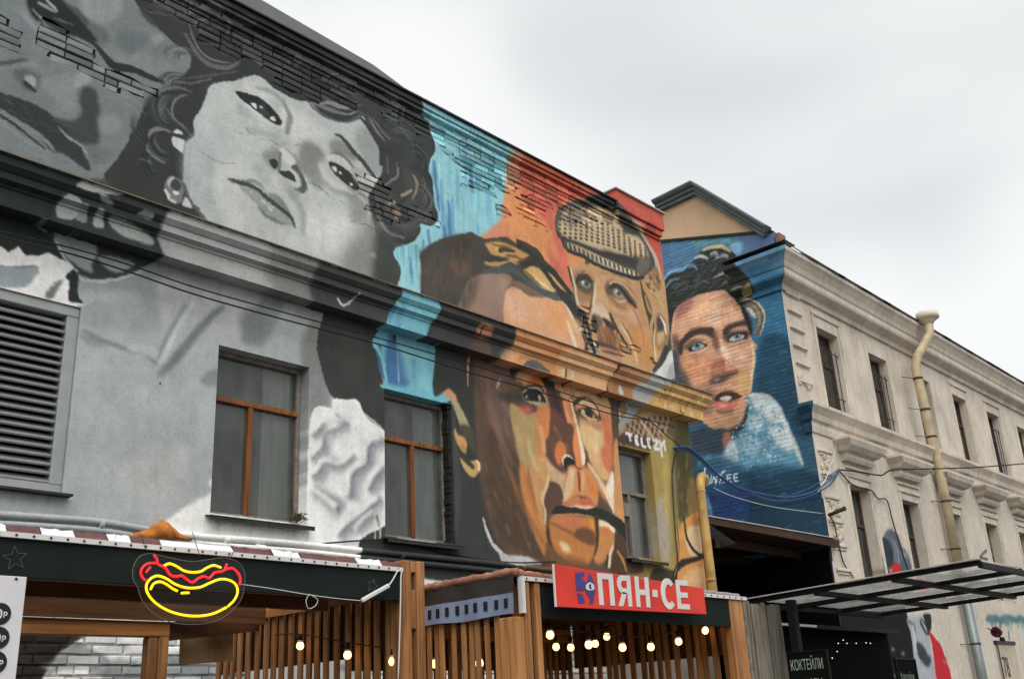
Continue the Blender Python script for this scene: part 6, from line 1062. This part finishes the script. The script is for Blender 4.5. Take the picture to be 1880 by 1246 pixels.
# foam lump on the conduits
rf = random.Random(12); q0 = P(295, 972, 1, -.1); lump = MB(); ring_n = 12; profs = []
for i in range(11):
    u_ = i/10; c0 = P(238+u_*114, 984-u_*-6-30*math.exp(-((u_-.52)/.2)**2)*.35, 1, -.07); rr = .012+.05*math.exp(-((u_-.5)/.26)**2)+.03*(1-abs(2*u_-1))
    profs.append([c0+Vector((rf.uniform(-.006, .006), math.cos(2*math.pi*k/ring_n)*.06*rr/.09+rf.uniform(-.006, .006), math.sin(2*math.pi*k/ring_n)*rr*(1.15 if math.sin(2*math.pi*k/ring_n) > 0 else .6)+rf.uniform(-.008, .008))) for k in range(ring_n)])
lump.sweep(profs, None); tag(lump.build('foam_lump', plain('rusty_foam', (176, 110, 48), .95, .5, 11, bmp=.9), None, True), 'rust orange lump of foam stuck on the white conduits', 'foam')
# ------------------------------------------------------------------ left food stall
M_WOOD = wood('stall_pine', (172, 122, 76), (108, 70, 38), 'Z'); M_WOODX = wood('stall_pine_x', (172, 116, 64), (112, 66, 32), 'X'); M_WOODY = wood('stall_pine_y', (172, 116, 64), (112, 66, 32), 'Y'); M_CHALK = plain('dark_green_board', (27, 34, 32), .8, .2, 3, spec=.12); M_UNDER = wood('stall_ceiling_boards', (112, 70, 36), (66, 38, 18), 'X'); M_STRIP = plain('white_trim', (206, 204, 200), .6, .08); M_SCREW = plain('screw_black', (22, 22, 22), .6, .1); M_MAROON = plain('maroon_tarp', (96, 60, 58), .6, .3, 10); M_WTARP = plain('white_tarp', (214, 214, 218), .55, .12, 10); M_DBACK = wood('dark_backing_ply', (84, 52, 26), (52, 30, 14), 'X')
s1 = thing('food_stall', 'wooden food stall with a dark green fascia and slatted side at the left', 'stall', (3, -2, 0), 'wooden food stalls')
YF1, H1 = -3.0, 2.545
MB().box(.6, 4.44, YF1, YF1+.03, 2.35, 2.525).build('fascia', M_CHALK, s1); MB().box(.6, 4.43, YF1-.02, YF1+.02, 2.5265, 2.552).build('trim_strip', M_STRIP, s1)
sm_ = MB().lathe((0, 0, 0), [(.006, 0), (.006, .004), (0, .005)], 8, (0, -1, 0)).mesh('screw', M_SCREW); k = 0; x = 1.85
while x < 4.4: link('screw', sm_, s1, (x, YF1-.0205, 2.539)); x += .082
segs = [-60, 12, 74, 137, 198, 240, 295, 428, 500, 552, 655, 700, 738]; fl = random.Random(1)
for i in range(len(segs)-1):
    a, b = P(segs[i], 975+segs[i]*.078, 1, YF1).x, P(segs[i+1], 975+segs[i+1]*.078, 1, YF1).x; m = MB(); n = 6; top = []
    for k in range(n+1): xx_ = a+(b-a-.004)*k/n; top.append(((xx_, YF1-.012+fl.uniform(-.006, .004), 2.553), (xx_, YF1+.02+fl.uniform(-.006, .006), 2.59+fl.uniform(-.004, .006)), (xx_, YF1+.16, 2.606)))
    for k in range(n): m.quad(top[k][0], top[k+1][0], top[k+1][1], top[k][1]); m.quad(top[k][1], top[k+1][1], top[k+1][2], top[k][2])
    m.build('tarp_flap', M_WTARP if i % 2 == 0 else M_MAROON, s1)
MB().prism([(.6, YF1+.14, 2.57), (.6, -2.1, 2.59), (.6, -2.1, 2.61), (.6, YF1+.14, 2.60)], (3.9, 0, 0)).build('roof_sheet', plain('tarp_roof', (74, 72, 76), .6, .2), s1)
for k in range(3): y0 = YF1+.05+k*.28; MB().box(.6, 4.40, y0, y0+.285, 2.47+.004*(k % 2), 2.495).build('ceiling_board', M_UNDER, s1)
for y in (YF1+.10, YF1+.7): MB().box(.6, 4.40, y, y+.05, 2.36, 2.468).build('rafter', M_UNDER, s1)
# built-up corner post of three boards with open slots
MB().box(4.43, 4.50, YF1-.02, YF1+.16, 0, 2.60).build('post', M_WOOD, s1, bevel=.004); MB().box(4.548, 4.615, YF1-.02, YF1+.16, 0, 2.60).build('post', M_WOOD, s1, bevel=.004)
for z0, z1 in ((2.18, 2.42), (2.53, 2.598)): MB().box(4.501, 4.547, YF1-.008, YF1+.15, z0, z1).build('post_block', M_WOOD, s1, bevel=.003)
MB().box(4.501, 4.547, YF1+.05, YF1+.09, 0, 2.53).build('post_core', M_DBACK, s1)
sl_m = MB().box(-.009, .009, -.024, .024, 0, 2.22).mesh('slat', M_WOOD)
for k in range(20): link('slat', sl_m, s1, (4.53+.004*math.sin(k*7), -2.76+k*.104+.009*math.sin(k*19), .2+.01*math.sin(k*3)), (.006*math.sin(k*5), 0, .05*math.sin(k*11)))
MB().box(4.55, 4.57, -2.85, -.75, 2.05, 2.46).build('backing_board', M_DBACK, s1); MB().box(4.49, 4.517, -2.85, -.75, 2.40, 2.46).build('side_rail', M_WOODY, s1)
MB().box(4.555, 4.58, -2.83, -.75, .9, .98).build('side_rail', M_WOODY, s1)
# inner counter frame
pa, pb = P(20, 1126, 1, -1.5), P(306, 1142, 1, -1.5); zt = pb.z
MB().box(pa.x-.8, pb.x, -1.55, -1.46, zt-.098, zt).build('beam', M_WOODX, s1, bevel=.004); pc = P(288, 1160, 1, -1.5)
MB().box(pc.x-.005, pb.x-.002, -1.552, -1.47, .0, zt-.10).build('post', M_WOOD, s1, bevel=.004); MB().box(pc.x-.075, pc.x-.012, -1.545, -1.46, .0, zt-.10).build('post', M_WOOD, s1, bevel=.004)
MB().beam((pb.x, -1.5, zt-.06), (pb.x+.9, -1.3, zt+.05), .03, .12).build('brace', M_DBACK, s1)
MB().box(.6, 4.4, -1.58, -1.56, zt+.002, 2.46).build('back_board', M_DBACK, s1)
def star(c, r, rot, mat, parent, t=.0018):
    pts = [Vector((c.x+math.cos(rot+i*math.pi/5)*(r if i % 2 == 0 else r*.42), c.y, c.z+math.sin(rot+i*math.pi/5)*(r if i % 2 == 0 else r*.42))) for i in range(11)]
    m = MB()
    for i in range(10): m.beam(pts[i], pts[i+1], t, t)
    return m.build('chalk_star', mat, parent)
M_CHALKLINE = plain('chalk_line', (96, 106, 106), .9, .2); star(P(28, 1024, 1, YF1-.003), .058, 1.75, M_CHALKLINE, s1); star(P(684, 1075, 1, YF1-.003), .045, 1.3, M_CHALKLINE, s1)
# burlap
pa, pb = P(331, 1148, 1, -1.35), P(434, 1138, 1, -1.35); bl = MB(); n = 10; zb = P(331, 1220, 1, -1.35).z
for k in range(n):
    f0, f1 = k/n, (k+1)/n; y_ = lambda f: -1.35+.015*math.sin(f*9)+.03*f; bl.quad((pa.x+(pb.x-pa.x)*f0, y_(f0)-.01, zb+.03*f0), (pa.x+(pb.x-pa.x)*f1, y_(f1)-.01, zb+.03*f1), (pa.x+(pb.x-pa.x)*f1, y_(f1), zt+.02), (pa.x+(pb.x-pa.x)*f0, y_(f0), zt+.02))
tag(bl.build('burlap_sheet', plain('burlap', (128, 100, 68), .95, .15, 60, bmp=.5), None, True), 'brown burlap sheet hanging behind the wooden post in the left stall', 'cloth')
# price board
mb_ = thing('price_board', 'white price board with round black price dots at the left edge', 'board', P(20, 1230, 1, -3.12)); ta, ba = P(48, 1059, 1, -3.12), P(27, 1250, 1, -3.12)
MB().box(ta.x-.5, ta.x, -3.13, -3.115, ba.z-.7, ta.z).build('panel', plain('white_panel', (206, 204, 204), .5, .05), mb_, bevel=.002)
for (x, y) in ((0, 1126), (-3, 1170), (-8, 1215)):
    q = P(x, y, 1, -3.132); dt = MB().lathe(q, [(.048, 0), (.048, .002), (0, .0025)], 28, (0, -1, 0)).build('price_dot', M_SCREW, mb_)
    me = text_mesh('0', .055, .0006, .002, .75, 'CENTER'); me.materials.append(M_STRIP); link('price_text', me, dt, q+Vector((-.002, -.0035, -.02)), (R(90), 0, 0)); me = text_mesh('Р', .034, .0006, .001, .9, 'CENTER'); me.materials.append(M_STRIP); link('price_text', me, dt, q+Vector((.022, -.0035, -.016)), (R(90), 0, 0))
MB().lathe(P(30, 1062, 1, -3.1315), [(.007, 0), (.006, .003), (0, .004)], 8, (0, -1, 0)).build('pin', M_SCREW, mb_)
# ------------------------------------------------------------------ neon hot dog
ng = thing('neon_sign', 'neon hot dog sign with yellow bun and red sausage tubes', 'neon sign', P(350, 1130, 1, -3.12)); YN = -3.13
def npts(t, y=YN): return [P(a/3.823, 920+b/3.823, 1, y) for a, b in pts_of(t)]
M_NY = emit('neon_yellow', (255, 208, 14), .72); M_NR = emit('neon_red', (232, 24, 34), .72)
for nm, t, m_ in (('bun_tube', '1590,742 1500,785 1400,803 1290,797 1180,765 1090,710 1040,650 1026,600 1040,560 1075,530 1115,522 1170,542 1230,580 1310,605 1400,602 1470,572 1540,546 1600,549 1650,577 1668,630 1645,690 1600,735', M_NY), ('bun_tube', '1056,618 1080,576 1125,563 1170,582 1210,610 1245,628', M_NY), ('bun_tube', '1272,643 1300,641 1327,640', M_NY), ('mustard_tube', '1150,452 1190,436 1240,455 1290,485 1350,497 1410,490 1450,466 1500,448 1552,464', M_NY),
                  ('sausage_tube', '1080,375 1100,402 1110,440 1160,465 1195,515 1240,526 1275,520 1310,545 1350,567 1390,540 1430,525 1470,536 1505,500 1570,485 1592,438', M_NR), ('sausage_tube', '1105,432 1045,434 1003,460 988,500 1003,538 1022,552', M_NR), ('sausage_tube', '1588,476 1630,468 1668,498 1686,540 1682,585', M_NR), ('sausage_tube', '1024,498 1040,478 1056,460', M_NR)):
    MB().tube(curve_pts(npts(t), 5), .0062, 8).build(nm, m_, ng, True)
def acrylic(name):
    m, t, b = mat_base(name); t.nodes.remove(b); out = t.nodes['Material Output']; tr = nn(t, 'ShaderNodeBsdfTransparent'); tr.inputs[0].default_value = (.93, .95, .95, 1); gl = nn(t, 'ShaderNodeBsdfGlossy'); gl.inputs['Roughness'].default_value = .05; fr = nn(t, 'ShaderNodeFresnel'); fr.inputs[0].default_value = 1.35; m2 = nn(t, 'ShaderNodeMixShader')
    fm_ = nn(t, 'ShaderNodeMath', operation='MULTIPLY'); fm_.inputs[1].default_value = .3; t.links.new(fr.outputs[0], fm_.inputs[0]); t.links.new(fm_.outputs[0], m2.inputs[0]); t.links.new(tr.outputs[0], m2.inputs[1]); t.links.new(gl.outputs[0], m2.inputs[2]); t.links.new(m2.outputs[0], out.inputs[0]); return m
edge = npts('930,470 970,395 1040,365 1130,380 1220,400 1340,420 1450,410 1560,395 1660,420 1715,490 1715,590 1690,690 1600,790 1470,850 1320,862 1180,840 1060,770 990,680 965,600 935,550', -3.112)
MB().prism(curve_pts(edge+[edge[0]], 4)[:-1], (0, .005, 0)).build('acrylic_backing', acrylic('clear_acrylic'), ng); MB().tube(curve_pts(edge+[edge[0]], 4), .0016, 5).build('acrylic_edge', plain('acrylic_edge_grey', (112, 110, 100), .3, .1), ng, True)
for a, b in (((1000, 260), (1020, 335)), ((1350, 215), (1400, 380)), ((1640, 350), (1615, 400))): MB().tube([P(a[0]/3.823, 920+a[1]/3.823, 1, -3.03), P(b[0]/3.823, 920+b[1]/3.823, 1, -3.11)], .002, 5).build('hanging_tie', M_SCREW, ng)
a_, b_ = P(664, 1102, 1, -3.05), P(714, 1074, 1, -3.05); MB().beam(a_, b_, .02, .026).build('transformer', M_STRIP, ng, bevel=.005)
MB().tube(curve_pts([b_, P(722, 1062, 1, -3.05), P(730, 1048, 1, -3.06), P(738, 1045, 1, -3.06), P(736, 1060, 1, -3.06), P(735, 1120, 1, -3.06), P(731, 1250, 1, -3.06)], 5), .0045, 6).build('lead', M_WHITEC, ng, True); MB().tube(curve_pts([P(444, 1072, 1, -3.11), P(500, 1080, 1, -3.06), P(566, 1091, 1, -3.05), P(620, 1098, 1, -3.05), a_], 5), .0022, 5).build('lead', M_WHITEC, ng, True)
MB().tube(curve_pts([P(568, 1090, 1, -3.05), P(583, 1100, 1, -3.05), P(578, 1112, 1, -3.05), P(566, 1116, 1, -3.05), P(562, 1102, 1, -3.05), P(567, 1091, 1, -3.05)], 5), .0022, 5).build('lead_loop', M_WHITEC, ng, True)
# ------------------------------------------------------------------ right food stall
s2 = thing('food_stall', 'open wooden food stall of bare slats under a red sign', 'stall', (6, -3, 0), 'wooden food stalls'); YF2 = -3.8; XL, XR = 4.64, 7.22; ZT = 2.42
MB().box(4.80, 7.0, YF2, YF2+.03, 2.19, 2.385).build('fascia', M_CHALK, s2); MB().box(4.66, 7.245, YF2-.02, YF2+.02, 2.39, 2.415).build('trim_strip', M_STRIP, s2); MB().box(4.655, 4.68, YF2-.024, YF2+.012, 2.20, 2.388).build('trim_strip', M_STRIP, s2)
x = 4.70
while x < 7.2: link('screw', sm_, s2, (x, YF2-.0205, 2.4025)); x += .085
MB().box(4.685, 4.735, YF2-.01, YF2+.1, 0, 2.385).build('post', M_WOOD, s2, bevel=.004); MB().box(4.736, 4.785, YF2+.03, YF2+.12, 0, 2.38).build('post', M_DBACK, s2); MB().box(4.786, 4.832, YF2-.008, YF2+.1, 0, 2.385).build('post', M_WOOD, s2, bevel=.004)
MB().box(4.60, 4.683, YF2+.0, YF2+.13, 0, 2.18).build('post', M_WOOD, s2, bevel=.004)
MB().box(7.0, 7.19, YF2-.005, YF2+.06, 0, 2.388).build('post', M_WOOD, s2, bevel=.004); MB().box(7.192, 7.225, YF2-.012, YF2+.1, 0, 2.388).build('post', plain('weathered_grey_edge', (120, 112, 104), .9, .4, 18), s2)
sl2 = MB().box(-.006, .006, -.018, .018, 0, 2.05).mesh('slat', M_WOOD)
for k in range(9): link('slat', sl2, s2, (4.64, -3.62+k*.0755+.006*math.sin(k*17), .15), (.009*math.sin(k*5), .004*math.sin(k*3), .06*math.sin(k*7)))
for k in range(17): link('slat', sl_m, s2, (7.12+.003*math.sin(k*3), -3.66+k*.088+.008*math.sin(k*23), .15), (.009*math.sin(k*5), 0, .05*math.sin(k*13)))
sl3 = MB().box(-.022, .022, -.009, .009, 0, 2.22).mesh('slat', M_WOOD)
for k in range(29): link('slat', sl3, s2, (4.76+k*.0815, -2.17, .15), (0, .005*math.sin(k*5), .05*math.sin(k*9)))
MB().box(4.72, 7.1, -2.155, -2.14, 1.985, 2.38).build('backing_board', M_DBACK, s2); MB().box(7.135, 7.15, -3.7, -2.15, 2.0, 2.38).build('backing_board', M_DBACK, s2)
for y in (YF2+.06, -2.25): MB().box(4.84, 7.0, y, y+.05, 2.20, 2.31).build('rail', M_WOODX, s2, bevel=.004)
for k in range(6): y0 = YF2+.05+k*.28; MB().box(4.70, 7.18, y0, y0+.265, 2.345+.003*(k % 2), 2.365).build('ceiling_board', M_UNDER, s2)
MB().box(4.62, 7.24, YF2+.03, -2.05, 2.418, 2.432).build('roof_sheet', plain('tarp_roof_grey', (120, 112, 112), .6, .25, 6), s2)
# crumpled brown tarpaulin along the top edges
rt = random.Random(31); M_BTARP = plain('brown_tarp', (150, 104, 82), .7, .45, 9, bmp=.6)
def roll(a, b, r, n, name, mat, parent):
    pf = []
    for i in range(n+1):
        c0 = Vector(a).lerp(Vector(b), i/n); d = (Vector(b)-Vector(a)).normalized(); s_ = d.cross(Vector((0, 0, 1))); rr = r*(1+.25*rt.uniform(-1, 1))
        pf.append([c0+s_*(math.cos(2*math.pi*k/9)*rr*rt.uniform(.8, 1.15))+Vector((0, 0, math.sin(2*math.pi*k/9)*rr*.8*rt.uniform(.8, 1.15))) for k in range(9)])
    return MB().sweep(pf, None).build(name, mat, parent, True)
roll((4.635, -2.92, 2.435), (4.635, YF2+.0, 2.44), .034, 22, 'tarp_roll', M_BTARP, s2); roll((4.66, YF2+.02, 2.44), (5.05, YF2+.03, 2.432), .022, 12, 'tarp_roll', M_BTARP, s2); roll((6.5, YF2+.03, 2.43), (7.2, YF2+.03, 2.428), .02, 14, 'tarp_roll', plain('grey_tarp', (140, 132, 134), .6, .3, 10), s2)
fl_ = MB(); n = 14
for k in range(n):
    f0, f1 = k/n, (k+1)/n; yy_ = lambda f: -2.95+(YF2+2.95)*f; xo = lambda f: 4.606+.006*math.sin(f*17); fl_.quad((xo(f0), yy_(f0), 2.30), (xo(f1), yy_(f1), 2.30), (xo(f1)+.01, yy_(f1), 2.425), (xo(f0)+.01, yy_(f0), 2.425))
fl_.build('tarp_skirt', plain('dark_tarp', (46, 40, 36), .6, .3, 8), s2)
bd = MB()
for k in range(n): f0, f1 = k/n, (k+1)/n; bd.quad((xo(f0)-.004, yy_(f0), 2.195+.006*math.sin(f0*9)), (xo(f1)-.004, yy_(f1), 2.195+.006*math.sin(f1*9)), (xo(f1)-.003, yy_(f1), 2.318), (xo(f0)-.003, yy_(f0), 2.318))
band = bd.build('tarp_band', plain('blue_grey_tarp', (120, 130, 154), .6, .15, 9), s2)
for k in range(10): f = .03+k*.098; y0 = yy_(f); MB().box(xo(f)-.009, xo(f)-.006, y0-.026, y0+.004, 2.235, 2.29).build('tarp_slot', M_SCREW, band)
# red sign
sg = thing('red_sign', 'red sign board with white Cyrillic lettering on the right stall', 'sign', P(1150, 1120, 1, -3.92)); YS = -3.92; tl, tr_, br_, bl_ = P(1018, 1035, 1, YS), P(1292, 1079, 1, YS), P(1297, 1127, 1, YS), P(1021, 1113, 1, YS)
tl.x = bl_.x = (tl.x+bl_.x)/2; tr_.x = br_.x = (tr_.x+br_.x)/2
MB().prism([bl_, br_, tr_, tl], (0, .012, 0)).build('board', plain('red_sign_paint', (210, 50, 32), .5, .14, 5), sg, bevel=.002); MB().prism([tl+Vector((-.006, -.002, 0)), tl+Vector((0, -.002, 0)), bl_+Vector((0, -.002, 0)), bl_+Vector((-.006, -.002, 0))], (0, .013, 0)).build('board_edge', M_STRIP, sg)
def arc(cx, cy, rx, ry, a, b, n=10): return [(cx+rx*math.cos(R(a+(b-a)*i/n)), cy+ry*math.sin(R(a+(b-a)*i/n))) for i in range(n+1)]
def strip(o, i): return [[o[k], o[k+1], i[k+1], i[k]] for k in range(len(o)-1)]
bx_ = lambda a, b, c, d: [(a, c), (b, c), (b, d), (a, d)]
GLY = [('П', 710, 830, [bx_(0, .28, 0, 1), bx_(.72, 1, 0, 1), bx_(.28, .72, .82, 1)]), ('Я', 838, 945, [bx_(.72, 1, 0, 1), [(0, 0), (.32, 0), (.66, .44), (.34, .46)]]+strip([(.72, 1)]+arc(.42, .70, .42, .30, 90, 270)+[(.72, .40)], [(.72, .82)]+arc(.46, .70, .18, .12, 90, 270)+[(.72, .58)])),
       ('Н', 957, 1065, [bx_(0, .28, 0, 1), bx_(.72, 1, 0, 1), bx_(.28, .72, .40, .58)]), ('-', 1070, 1120, [bx_(0, 1, .36, .60)]), ('С', 1126, 1230, strip(arc(.56, .5, .56, .53, 42, 318, 18), arc(.60, .5, .28, .32, 50, 310, 18))), ('Е', 1230, 1328, [bx_(0, .30, 0, 1), bx_(.30, .96, .82, 1), bx_(.30, .90, .40, .58), bx_(.30, 1, 0, .18)])]
for ch, x0, x1, polys in GLY:
    m = MB()
    for pg in polys:
        out = []
        for u_, v_ in pg:
            x = x0+u_*(x1-x0-17); top = 184+(x-710)*.0867; bot = 398+(x-728)*.05; out.append(P(900+(x+(1-v_)*17)/3.615, 1000+(bot+(top-bot)*v_)/3.615, 1, YS-.004))
        m.prism(out, (0, .0035, 0))
    m.build('letter', M_STRIP, sg)
M_SBLUE = plain('faded_blue', (66, 58, 120), .6, .1)
def sgn(t, mat, nm, off=.0035):
    pts = [P(900+a/3.615, 1000+b/3.615, 1, YS-off) for a, b in pts_of(t)]; return MB().prism(pts, (0, .003, 0)).build(nm, mat, sg)
for t in ('568,182 624,176 628,205 600,215 632,240 634,300 574,304', '640,250 664,185 690,246', '632,250 694,246 700,320 640,325', '580,318 610,322 622,350 632,378 590,388', '645,330 690,322 692,340 684,388 664,390 662,345'): sgn(t, M_SBLUE, 'emblem_piece')
sgn('638,292 636,268 650,250 668,246 688,262 694,288 680,299 655,300', M_STRIP, 'emblem_bun', .006); sgn('655,262 672,258 668,275 676,290 660,288', M_SCREW, 'emblem_mark', .0075)
# festoon bulbs
M_BULB = emit('lit_bulb', (255, 200, 126), 2.4); M_SOCK = plain('bulb_socket', (24, 24, 22), .6, .2); M_COLLAR = plain('bulb_collar', (206, 190, 176), .4, .1)
bulb_me = MB().lathe((0, 0, 0), [(0, -.058), (.012, -.056), (.0225, -.046), (.026, -.033), (.0235, -.020), (.017, -.008)], 14).mesh('bulb', M_BULB, True); sock_me = MB().lathe((0, 0, 0), [(.017, -.008), (.017, .004), (.013, .006)], 12).mesh('collar', M_COLLAR, True); hold_me = MB().lathe((0, 0, 0), [(.014, .005), (.016, .03), (.012, .045), (0, .046)], 10).mesh('socket', M_SOCK, True)
def festoon(label, pix_, yv, ends, side=None):
    t = thing('festoon_lights', label, 'string lights', P(*pix_[0], 1, yv), 'strings of warm bulbs'); cp = []
    for k, (x, y) in enumerate(pix_):
        q = (P(x, y, 1, yv) if not side else P(x, y, 0, side[k]))+Vector((0, 0, .036)); tilt = (0, .0, 0) if not (x > 1290) else (0, .5, 0)
        b = link('bulb', bulb_me, t, q, tilt); c = link('collar', sock_me, b); h = link('socket', hold_me, b); cp.append(q+Vector((0, 0, .046)))
    e0, e1 = (P(*ends[0], 1, yv), P(*ends[1], 1, yv)) if not side else (P(*ends[0], 0, side[0]), P(*ends[1], 0, side[-1])); MB().tube(curve_pts([e0]+cp+[e1], 5), .0045, 6).build('cable', M_BLACKC, t, True)
festoon('string of warm bulbs hanging along the open front of the right stall', [(1010, 1166), (1081, 1184), (1143, 1189), (1195, 1188), (1246, 1178), (1297, 1159)], -3.55, ((968, 1128), (1318, 1130)))
festoon('string of warm bulbs deeper inside the right stall', [(989, 1179), (1021, 1188), (1048, 1189), (1093, 1182), (1114, 1169)], -2.9, ((940, 1180), (1128, 1148)))
festoon('string of three warm bulbs along the slatted side of the left stall', [(551, 1186), (638, 1203), (721, 1215)], 0, ((505, 1165), (733, 1190)), [4.44]*3)
festoon('string of two warm bulbs behind the slatted flank of the right stall', [(798, 1219), (880, 1218)], 0, ((782, 1200), (936, 1196)), [4.75]*2)
# ------------------------------------------------------------------ weathered plank fence, bar front
pf_ = thing('plank_fence', 'weathered grey plank screen beside the right stall', 'fence', (12, -1.2, 0)); M_GREYWOOD = wood('weathered_grey_plank', (128, 122, 110), (52, 48, 40), 'Z', .9)
for k in range(9): x0 = 11.50+k*.128; MB().box(x0, x0+.118, -1.2+.012*(k % 3), -1.17+.012*(k % 3), 0, 2.86+.02*math.sin(k*4)).build('plank', M_GREYWOOD, pf_, bevel=.004)
# glass canopy
cn = thing('glass_canopy', 'dark steel canopy with frosted glass panes in front of the passage', 'canopy', (14, -2.5, 0)); M_STEEL = plain('black_steel', (17, 18, 17), .55, .25, 5, 0, spec=.12); M_FROST = glass('frosted_canopy_glass', .5, (.62, .64, .64), True); XA, XD, YA, YB = 12.1, 16.2, -1.0, -4.0
zc = lambda y: 2.895+(YA-y)/3.0*.11
for x in (XA, XA+1.37, XA+2.73, XD): MB().beam((x, YA, zc(YA)), (x, YB, zc(YB)), .06, .055).build('rafter', M_STEEL, cn)
for k, y in enumerate((YA, -2.0, -3.0, YB)): MB().beam((XA-.04, y, zc(y)-.03), (XD+.04, y, zc(y)-.03), .06, .06).build('purlin', M_STEEL, cn)
for i in range(3):
    for k in range(3):
        xa, xb = XA+.04+i*1.365, XA+1.33+i*1.365; ya, yb = (YA-.0-k*1.0), (YA-1.0-k*1.0); MB().quad((xa, ya, zc(ya)+.032), (xb, ya, zc(ya)+.032), (xb, yb, zc(yb)+.032), (xa, yb, zc(yb)+.032)).build('pane', M_FROST, cn)
MB().beam((XA-.05, YA, zc(YA)+.036), (XA-.05, YB, zc(YB)+.036), .05, .012).build('lit_edge_strip', M_EDGE, cn)  # pale strip added for the light on top of the left flange
for x, y in ((XA+.02, -1.62),): MB().box(x-.05, x+.05, y-.05, y+.05, 0, zc(y)-.06).build('post', M_STEEL, cn)
br = thing('bar_counter', 'black bar front under the glass canopy', 'bar', (14.3, -.6, 0)); M_BLACKP = plain('black_bar_paint', (8, 9, 8), .8, .3, spec=.04); MB().box(12.62, 16.84, -.75, -.70, 0, 2.62).build('front', M_BLACKP, br); MB().box(12.55, 16.86, -.95, -.55, 2.625, 2.68).build('ledge', M_STEEL, br); MB().box(12.9, 14.0, -.98, -.955, 2.64, 2.67).build('tube_light', M_STRIP, br)
# chalkboards
def board(name, label, loc, w, h, rot, lines, parts=1.0):
    t = thing(name, label, 'chalkboard', loc); M = Matrix.Translation(loc) @ Matrix.Rotation(rot, 4, 'Z')
    def put(o): o.matrix_parent_inverse = Matrix.Identity(4); o.rotation_euler = (0, 0, rot); o.location = (0, 0, 0); return o
    put(MB().box(0, w, 0, .02, 0, h).build('slate', plain('slate_black', (16, 18, 16), .85, .3, 6, spec=.05), t)); put(MB().box(-.02, 0, -.01, .025, -.02, h+.02).box(w, w+.02, -.01, .025, -.02, h+.02).box(0, w, -.01, .025, h, h+.02).build('frame', M_STEEL, t))
    for s_, x, z, sz, fx in lines:
        me = text_mesh(s_, sz, .0006, 0, fx); me.materials.append(plain('chalk_white', (150, 160, 150), .9, .3)); o = link('chalk_text', me, t); o.matrix_parent_inverse = Matrix.Identity(4); o.location = Matrix.Rotation(rot, 3, 'Z') @ Vector((x, -.003, z)); o.rotation_euler = (R(90), 0, rot)
board('chalkboard', 'chalkboard lettered with drinks beside the canopy post', Vector((12.05, -1.52, 1.62)), .50, .60, R(-90), [('КОКТЕЙЛИ', .015, .40, .17, .46), ('ШОТЫ', .16, .17, .17, .46)])
board('chalkboard', 'slanted chalkboard with faint writing before the grey painted figure', Vector((13.95, -2.05, 1.45)), .85, .68, R(6), [('Коктейли', .10, .42, .13, 1.0), ('бар', .32, .22, .11, 1.0)])
# number board and rose
nb = thing('number_board', 'cream board with a purple number at the right edge', 'sign', P(1850, 1240, 1, -3)); a0, a1 = P(1830, 1182, 1, -3), P(1862, 1186, 1, -3); MB().box(a0.x, a1.x+.03, -3.0, -2.97, .8, a0.z).build('panel', plain('cream_board', (206, 194, 172), .7, .12), nb); M_PURP = plain('purple_paint', (74, 50, 66), .6, .15)
MB().box(a0.x-.02, a1.x+.05, -3.012, -2.965, a0.z+.001, a0.z+.05).build('top_rail', M_PURP, nb); MB().box(a0.x-.005, a0.x+.025, -3.008, -3.002, .8, a0.z).build('stripe', M_PURP, nb)
me = text_mesh('78', .38, .001, .0, .62); me.materials.append(M_PURP); link('number', me, nb, (a0.x+.07, -3.004, a0.z-.42), (R(90), 0, 0))
rs = thing('rose_ornament', 'dark red artificial rose on a black stem above the number board', 'flower', P(1832, 1170, 1, -3)); q = P(1829, 1160, 1, -3.02); rp_ = MB(); rr0 = random.Random(7)
for k in range(26):
    th, ph = rr0.uniform(0, 6.28), rr0.uniform(-.6, 1.2); d = Vector((math.cos(th)*math.cos(ph), math.sin(th)*math.cos(ph), math.sin(ph))); s_ = d.orthogonal().normalized(); u_ = d.cross(s_); c0 = q+d*.055; rp_.quad(c0-s_*.035-u_*.03, c0+s_*.035-u_*.03+d*.012, c0+s_*.03+u_*.035, c0-s_*.03+u_*.035+d*.012)
rp_.build('petals', plain('dark_red_petals', (92, 30, 44), .7, .3), rs); MB().lathe(q, [(0, -.05), (.05, -.03), (.055, .02), (0, .05)], 10).build('bloom', plain('rose_core', (70, 22, 34), .8, .3), rs, True); MB().tube([q+Vector((.02, 0, -.03)), P(1840, 1172, 1, -3.0), P(1842, 1184, 1, -2.99)], .012, 6).lathe(P(1840, 1173, 1, -3), [(0, -.03), (.04, -.02), (.03, .03), (0, .03)], 8).tube([q, P(1812, 1152, 1, -3.0)], [.014, .004], 6).build('stem', M_BLACKC, rs, True)
# fairy lights in the bar
fy = thing('fairy_lights', 'tiny white lights dotted in the dark bar', 'string lights', P(1540, 1190, 1, -.8)); dots = [(1539, 1180), (1555, 1180), (1572, 1180), (1590, 1179), (1598, 1180), (1548, 1174), (1537, 1195), (1528, 1207), (1513, 1214)]; dm = MB().lathe((0, 0, 0), [(0, -.008), (.008, 0), (0, .008)], 6).mesh('light_dot', emit('fairy_white', (230, 235, 225), 1.2))
for x, y in dots: link('light_dot', dm, fy, P(x, y, 1, -.8))
MB().tube(curve_pts([P(x, y, 1, -.79) for x, y in sorted(dots[:5])]+[P(1610, 1182, 1, -.79)], 3), .003, 5).build('wire', M_BLACKC, fy)
